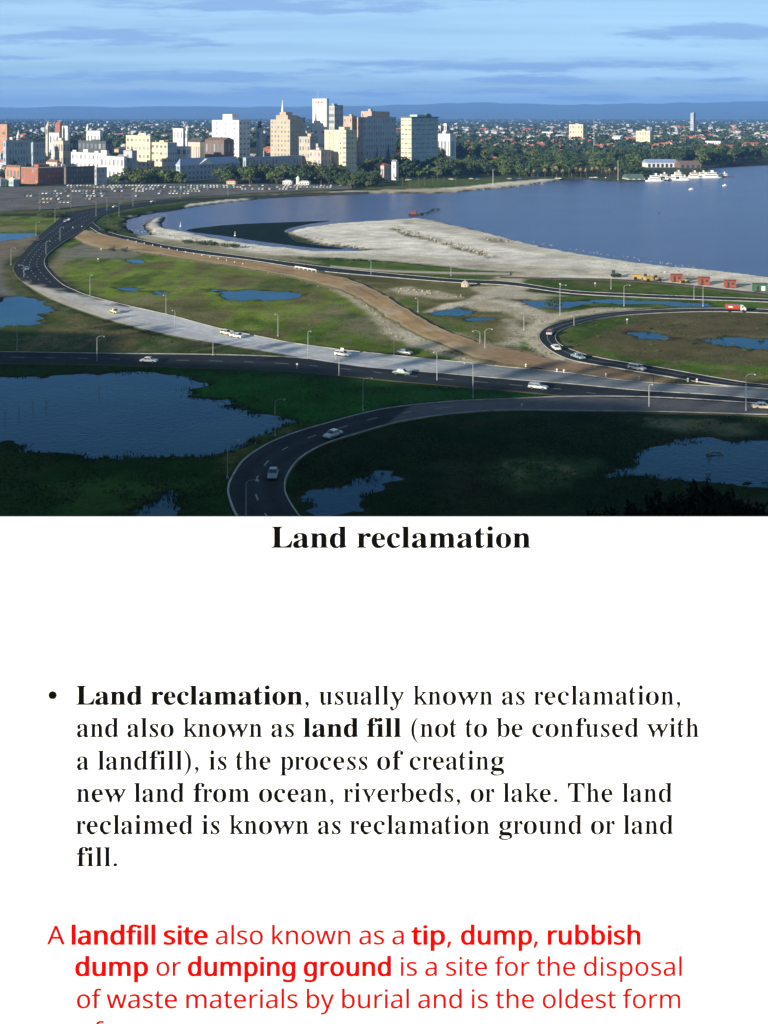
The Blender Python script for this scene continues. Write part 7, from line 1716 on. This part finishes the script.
for u, v, t_ in [(691.5, 189.8, 'tiny white dinghy on the open river below the ferries'), (725, 186, 'faint white buoy boat on the river at right'), (606, 178.9, 'small white launch beside the shore left of the boathouse')]:
    r = on_water('dinghy', t_, 'boat', u, v, .4); hull(r, 5, 1.9, .9, M['white']); MB().box(-.8, .6, -.6, .6, .9, 1.7).build('cabin', M['white'], r)
for u, v, t_ in [(180.5, 226.5, 'small white marker on the bay beside the sand spit'), (235, 236, 'small white marker over the seaweed in the near bay'), (659, 213.5, 'small dark buoy far out on the river')]:
    r = on_water('buoy', t_, 'buoy', u, v); MB().frustum((0, 0), .6, .5, -.3, .5, 8).build('float', M['white'] if u < 600 else M['dkmetal'], r); MB().frustum((0, 0), .18, .1, .5, 2.6, 6).build('staff', M['white'] if u < 600 else M['dkmetal'], r)
# dredge with its floating pipeline
r = on_water('dredge', 'rusty dredge with a frame and floating pipe off the tip of the fill', 'dredge', 414, 215.3, .1)
MB().box(-3.5, 3.5, -2.2, 2.2, -.4, .8).build('pontoon', M['dkmetal'], r)
MB().box(-1.8, .8, -1.3, 1.3, .8, 3.0).build('deckhouse', M['red'], r)
MB().tube([(1.6, -1.6, .8), (2.6, 0, 6)], [.15, .12], 5).tube([(1.6, 1.6, .8), (2.6, 0, 6)], [.15, .12], 5).tube([(-2.6, 0, .8), (2.6, 0, 6)], [.1, .1], 5).build('frame', M['bark'], r)
MB().tube([(3, 0, .9), (9, 6, 1.0), (14, 22, 1.0), (17, 34, 1.0), (23, 38, .9)], [.28] * 5, 6).build('pipe', M['bark'], r)
for q in [(6, 3), (11, 12), (14.5, 24), (17.5, 34), (22, 37.5)]: MB().box(-.8, .8, -.8, .8, -.3, .65).build('float', M['dkmetal'], r, (*q, 0))
# white monument and low walls by the car park, masts
p = P(298, 184.5); r = tag(empty('monument', (p.x, p.y, 0), 0), 'white domed kiosk among the trees by the car park', 'monument')
MB().frustum((0, 0), 1.9, 1.7, 0, 5.6, 10).build('drum', M['white'], r)
MB().frustum((0, 0), 1.9, 1.5, 5.6, 6.6, 10).frustum((0, 0), 1.5, .3, 6.6, 8.0, 10).build('dome', M['white'], r)
for k in range(6):
    a = k * math.pi / 3; MB().box(-.25, .25, -.06, .06, 1.5, 4.2).build('opening', M['glass'], r, (1.84 * math.cos(a), 1.84 * math.sin(a), 0)).rotation_euler = (0, 0, a + math.pi / 2)
for u, v, w, h, t_ in [(288, 184.5, 9, 3.2, 'low white refreshment pavilion left of the domed kiosk'), (305, 184.8, 10, 2.8, 'low white refreshment pavilion right of domed kiosk'), (232, 184.3, 9, 3.0, 'low cream kiosk with a red roof left of the white pavilions'), (354, 184.4, 7, 2.8, 'small white changing shed at the right end of the car park')]:
    p = P(u, v); r = tag(empty('kiosk', (p.x, p.y, 0), -.3), t_, 'kiosk'); MB().box(-w / 2, w / 2, -2.5, 2.5, -.2, h).build('wall', WM['cream' if u == 232 else 'white'], r)
    m = MB(); hip_box(m, -w / 2, w / 2, -2.5, 2.5, h, 1.2); m.build('roof', RM['red' if u == 232 else 'white'], r)
    for k in range(4): MB().box(-.6, .6, -.06, .03, .9, 2.1).build('window', M['glass'], r, (-w / 2 + w * (k + .5) / 4, -2.5, 0))
for u, vb, vt, t_ in [(594, 152, 119, 'tall thin white radio mast rising from the wooded park'), (493, 185, 169, 'white flagpole at the right end of the park lawn'), (618, 180, 160, 'tall pale flagpole at the shore right of the palms')]:
    p = P(u, vb); h = (vb - vt) * p.y / F; r = tag(empty('mast', (p.x, p.y, 0)), t_, 'mast'); MB().frustum((0, 0), .32 if h > 30 else .16, .1, 0, h, 6).build('pole', M['white'], r); MB().frustum((0, 0), .8, .8, -.2, .5, 8).build('base', M['kerb'], r)

# ------------------------------------------------------------------ shrubs on the slope below the lookout
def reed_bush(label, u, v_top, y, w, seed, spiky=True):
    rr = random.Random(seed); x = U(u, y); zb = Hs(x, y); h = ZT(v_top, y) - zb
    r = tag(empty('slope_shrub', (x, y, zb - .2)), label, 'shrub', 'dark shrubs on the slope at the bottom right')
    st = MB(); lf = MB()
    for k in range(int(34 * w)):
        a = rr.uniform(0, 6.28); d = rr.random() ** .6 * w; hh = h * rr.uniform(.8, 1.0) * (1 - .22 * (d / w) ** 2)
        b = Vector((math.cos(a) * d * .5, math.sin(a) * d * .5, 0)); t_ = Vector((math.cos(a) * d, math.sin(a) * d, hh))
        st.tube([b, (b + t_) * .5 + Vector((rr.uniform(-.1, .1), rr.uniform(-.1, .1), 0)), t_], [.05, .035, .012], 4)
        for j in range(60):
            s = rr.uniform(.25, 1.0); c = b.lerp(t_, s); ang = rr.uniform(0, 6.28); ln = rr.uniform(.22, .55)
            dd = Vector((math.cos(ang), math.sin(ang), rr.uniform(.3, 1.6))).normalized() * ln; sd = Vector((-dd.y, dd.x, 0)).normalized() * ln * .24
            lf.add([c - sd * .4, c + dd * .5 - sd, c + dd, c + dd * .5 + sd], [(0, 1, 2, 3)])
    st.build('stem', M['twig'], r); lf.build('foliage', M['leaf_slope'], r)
for i, (u, vt, y, w) in enumerate([(704, 459, 62, .8), (694, 487, 60, 1.6), (676, 484, 64, 1.2), (668, 491, 58, 1.8), (645, 492, 62, 1.6), (622, 500, 60, 1.8), (724, 480, 60, 1.3), (742, 487, 58, 1.6), (764, 497, 60, 1.8), (716, 492, 56, 1.6), (600, 507, 60, 1.6), (655, 477, 66, .6), (688, 477, 66, .5)]):
    reed_bush(['tall narrow dark shrub rising highest in front of right-hand pond', 'dark shrub left of the tallest one on the slope', 'spiky dark shrub with twin tips on the bottom right slope', 'broad dark shrub below the right-hand pond', 'dark shrub at the left part of the slope clump', 'low dark shrub near the left end of slope clump', 'dark shrub right of the tallest one', 'wide dark shrub farther right on the slope', 'low dark shrub at the right picture edge', 'low dark shrub right below the tallest one', 'lowest dark shrub at the left end of the slope clump', 'thin twiggy shrub against the pond, left', 'thin twiggy shrub against the pond beside the tallest'][i], u, vt, y, w, 40 + i)

# ------------------------------------------------------------------ the slide's white text page, added as a standing panel below the lookout
D = 3.0
def SX(u): return (u - 384.0) / F * D
def SZ(v): return EYE - (v - VH) / F * D
panel_m = mat('page_white', (0.90, 0.90, 0.90), rough=0.9, var=0.0, spec=0.1)
ink = mat('black_lettering', (0.004, 0.004, 0.004), rough=0.9, var=0.0, spec=0.0)
red_ink = mat('red_lettering', (0.56, 0.0015, 0.0015), rough=0.9, var=0.0, spec=0.0)
zb0 = Hs(0, D + .1)
root = tag(empty('slide_page', (0, D, zb0)), 'white slide page of black and red writing about land reclamation, built as a panel', 'sign')
top, bot = SZ(517), SZ(517) - 1.56
me = MB().box(-1.26, 1.26, 0, .005, bot - zb0, top - zb0).mesh('panel', panel_m); link('panel', me, root)
for sx in (-.95, .95):
    MB().box(sx - .05, sx + .05, .008, .09, -.5, top - zb0 - .08).build('leg', M['lamp_metal'], root)  # supports added to hold the page up
MB().box(-1.2, 1.2, .0905, .12, top - zb0 - .5, top - zb0 - .42).build('cross_rail', M['lamp_metal'], root)

def glyph_run(cu, st, s, u0, u1, vb, px, ySgn=1):
    G = GLYPHS[st]; sp = 171.0 if st in 'BR' else 155.0
    tot = sum(sp if ch == ' ' else G[ch][0] for ch in s)
    k = (u1 - u0) / tot
    ky = px / 1000.0; x = u0
    for ch in s:
        if ch == ' ': x += sp * k; continue
        w, data = G[ch]
        for poly in data.split(';'):
            pts = [tuple(float(t) for t in q.split(',')) for q in poly.split()]
            spn = cu.splines.new('POLY'); spn.points.add(len(pts) - 1); spn.use_cyclic_u = True
            for i, (a, b) in enumerate(pts):
                spn.points[i].co = (SX(x + a * k), SZ(vb - b * ky) - zb0, 0, 1)
        x += w * k
def arc_poly(cx, cy, r0, r1, a0, a1, n=10):
    return None
# punctuation and brackets of the serif face
def circ(cx, cy, r, n=14): return ' '.join('%.1f,%.1f' % (cx + r * math.cos(2 * math.pi * i / n), cy + r * math.sin(2 * math.pi * i / n)) for i in range(n))
GLYPHS['R']['.'] = (171, circ(85, 34, 37))
GLYPHS['R'][','] = (171, '48,36 56,58 78,70 104,64 120,42 122,8 110,-34 84,-72 46,-98 40,-88 68,-64 84,-34 86,-6 70,-2 54,12')
GLYPHS['R']['('] = (228, '208,462 205,470 150,430 98,360 60,262 52,160 62,58 104,-38 160,-112 205,-150 208,-142 168,-98 132,-24 112,68 108,160 112,258 134,352 170,420')
GLYPHS['R'][')'] = (228, ' '.join('%d,%s' % (228 - int(q.split(',')[0]), q.split(',')[1]) for q in GLYPHS['R']['('][1].split()[::-1]))
def lettering(name, runs, material, px, vb):
    for (st, s, u0, u1) in runs:
        G = GLYPHS[st]; sp = 171.0 if st in 'BR' else 155.0; wd_ = lambda q: sum(sp if c == ' ' else G[c][0] for c in q)
        k = (u1 - u0) / wd_(s); x = u0; i = 0
        for w in s.split(' '):
            if w: one_word(name, st, w, x, x + wd_(w) * k, material, px, vb)
            x += (wd_(w) + sp) * k
def one_word(name, st, s, u0, u1, material, px, vb):
    runs = [(st, s, u0, u1)]
    cu = bpy.data.curves.new(name, 'CURVE'); cu.dimensions = '2D'; cu.fill_mode = 'BOTH'; cu.extrude = 0.0004
    for (st, s, u0, u1) in runs: glyph_run(cu, st, s, u0, u1, vb, px)
    o = bpy.data.objects.new(name + '_curve', cu); COL.objects.link(o)
    WORDS.append((name, o, cu, material))
WORDS = []
lettering('heading_word', [('B', 'Land reclamation', 270.5, 531)], ink, 46.6, 547.6)
lettering('black_word', [('B', 'Land reclamation', 75.5, 303), ('R', ', usually known as reclamation,', 303, 682)], ink, 41.8, 704.5)
lettering('black_word', [('R', 'and also known as ', 76, 302.5), ('B', 'land fill', 302.5, 401.5), ('R', ' (not to be confused with', 401.5, 699.5)], ink, 41.8, 736.8)
lettering('black_word', [('R', 'a landfill), is the process of creating', 76, 504.5)], ink, 41.8, 769.5)
lettering('black_word', [('R', 'new land from ocean, riverbeds, or lake. The land', 75.5, 672.5)], ink, 41.8, 801.8)
lettering('black_word', [('R', 'reclaimed is known as reclamation ground or land', 75.5, 673.5)], ink, 41.8, 833.8)
lettering('black_word', [('R', 'fill.', 75.5, 119)], ink, 41.8, 866)
lettering('red_word', [('S', 'A', 47, 64.5), ('T', 'landfill site', 70, 208.5), ('S', ' also known as a ', 208.5, 411.5), ('T', 'tip', 411.5, 446), ('S', ', ', 445.5, 460), ('T', 'dump', 460, 533), ('S', ', ', 532, 547), ('T', 'rubbish', 546, 642)], red_ink, 38.6, 944.2)
lettering('red_word', [('T', 'dump', 74.5, 149), ('S', ' or ', 149, 187), ('T', 'dumping ground', 187, 392.5), ('S', ' is a site for the disposal', 392.5, 683.5)], red_ink, 38.6, 975.6)
lettering('red_word', [('S', 'of waste materials by burial and is the oldest form', 75.5, 682)], red_ink, 38.6, 1008.0)
lettering('red_word', [('S', 'of', 75.5, 102.5)], red_ink, 38.6, 1040.4)
dg = bpy.context.evaluated_depsgraph_get()
meshes = [bpy.data.meshes.new_from_object(o.evaluated_get(dg)) for (_, o, _, _) in WORDS]
for (name, o, cu, material), me in zip(WORDS, meshes):
    bpy.data.objects.remove(o); bpy.data.curves.remove(cu)
    me.materials.clear(); me.materials.append(material)
    t_ = link(name, me, root, (0, -0.0012, 0)); t_.rotation_euler = (math.radians(90), 0, 0)
MB().frustum((0, 0), 3.9 / F * D, 3.9 / F * D, 0, .0012, 20).build('bullet', ink, root, (SX(52.5), -.0002, SZ(695) - zb0)).rotation_euler = (math.radians(90), 0, 0)

# ------------------------------------------------------------------ air
hz = MB().box(-26000, 26000, -900, 27500, -6, 520).mesh('haze', [])
hm_ = bpy.data.materials.new('haze_air'); hm_.use_nodes = True; t = hm_.node_tree
t.nodes.clear(); oo = t.nodes.new('ShaderNodeOutputMaterial'); pv = t.nodes.new('ShaderNodeVolumePrincipled')
pv.inputs['Color'].default_value = (0.20, 0.46, 1.0, 1); pv.inputs['Density'].default_value = 6.5e-5; pv.inputs['Anisotropy'].default_value = 0.0
t.links.new(pv.outputs[0], oo.inputs['Volume'])
hz.materials.append(hm_)
tag(link('haze', hz), kind='stuff')
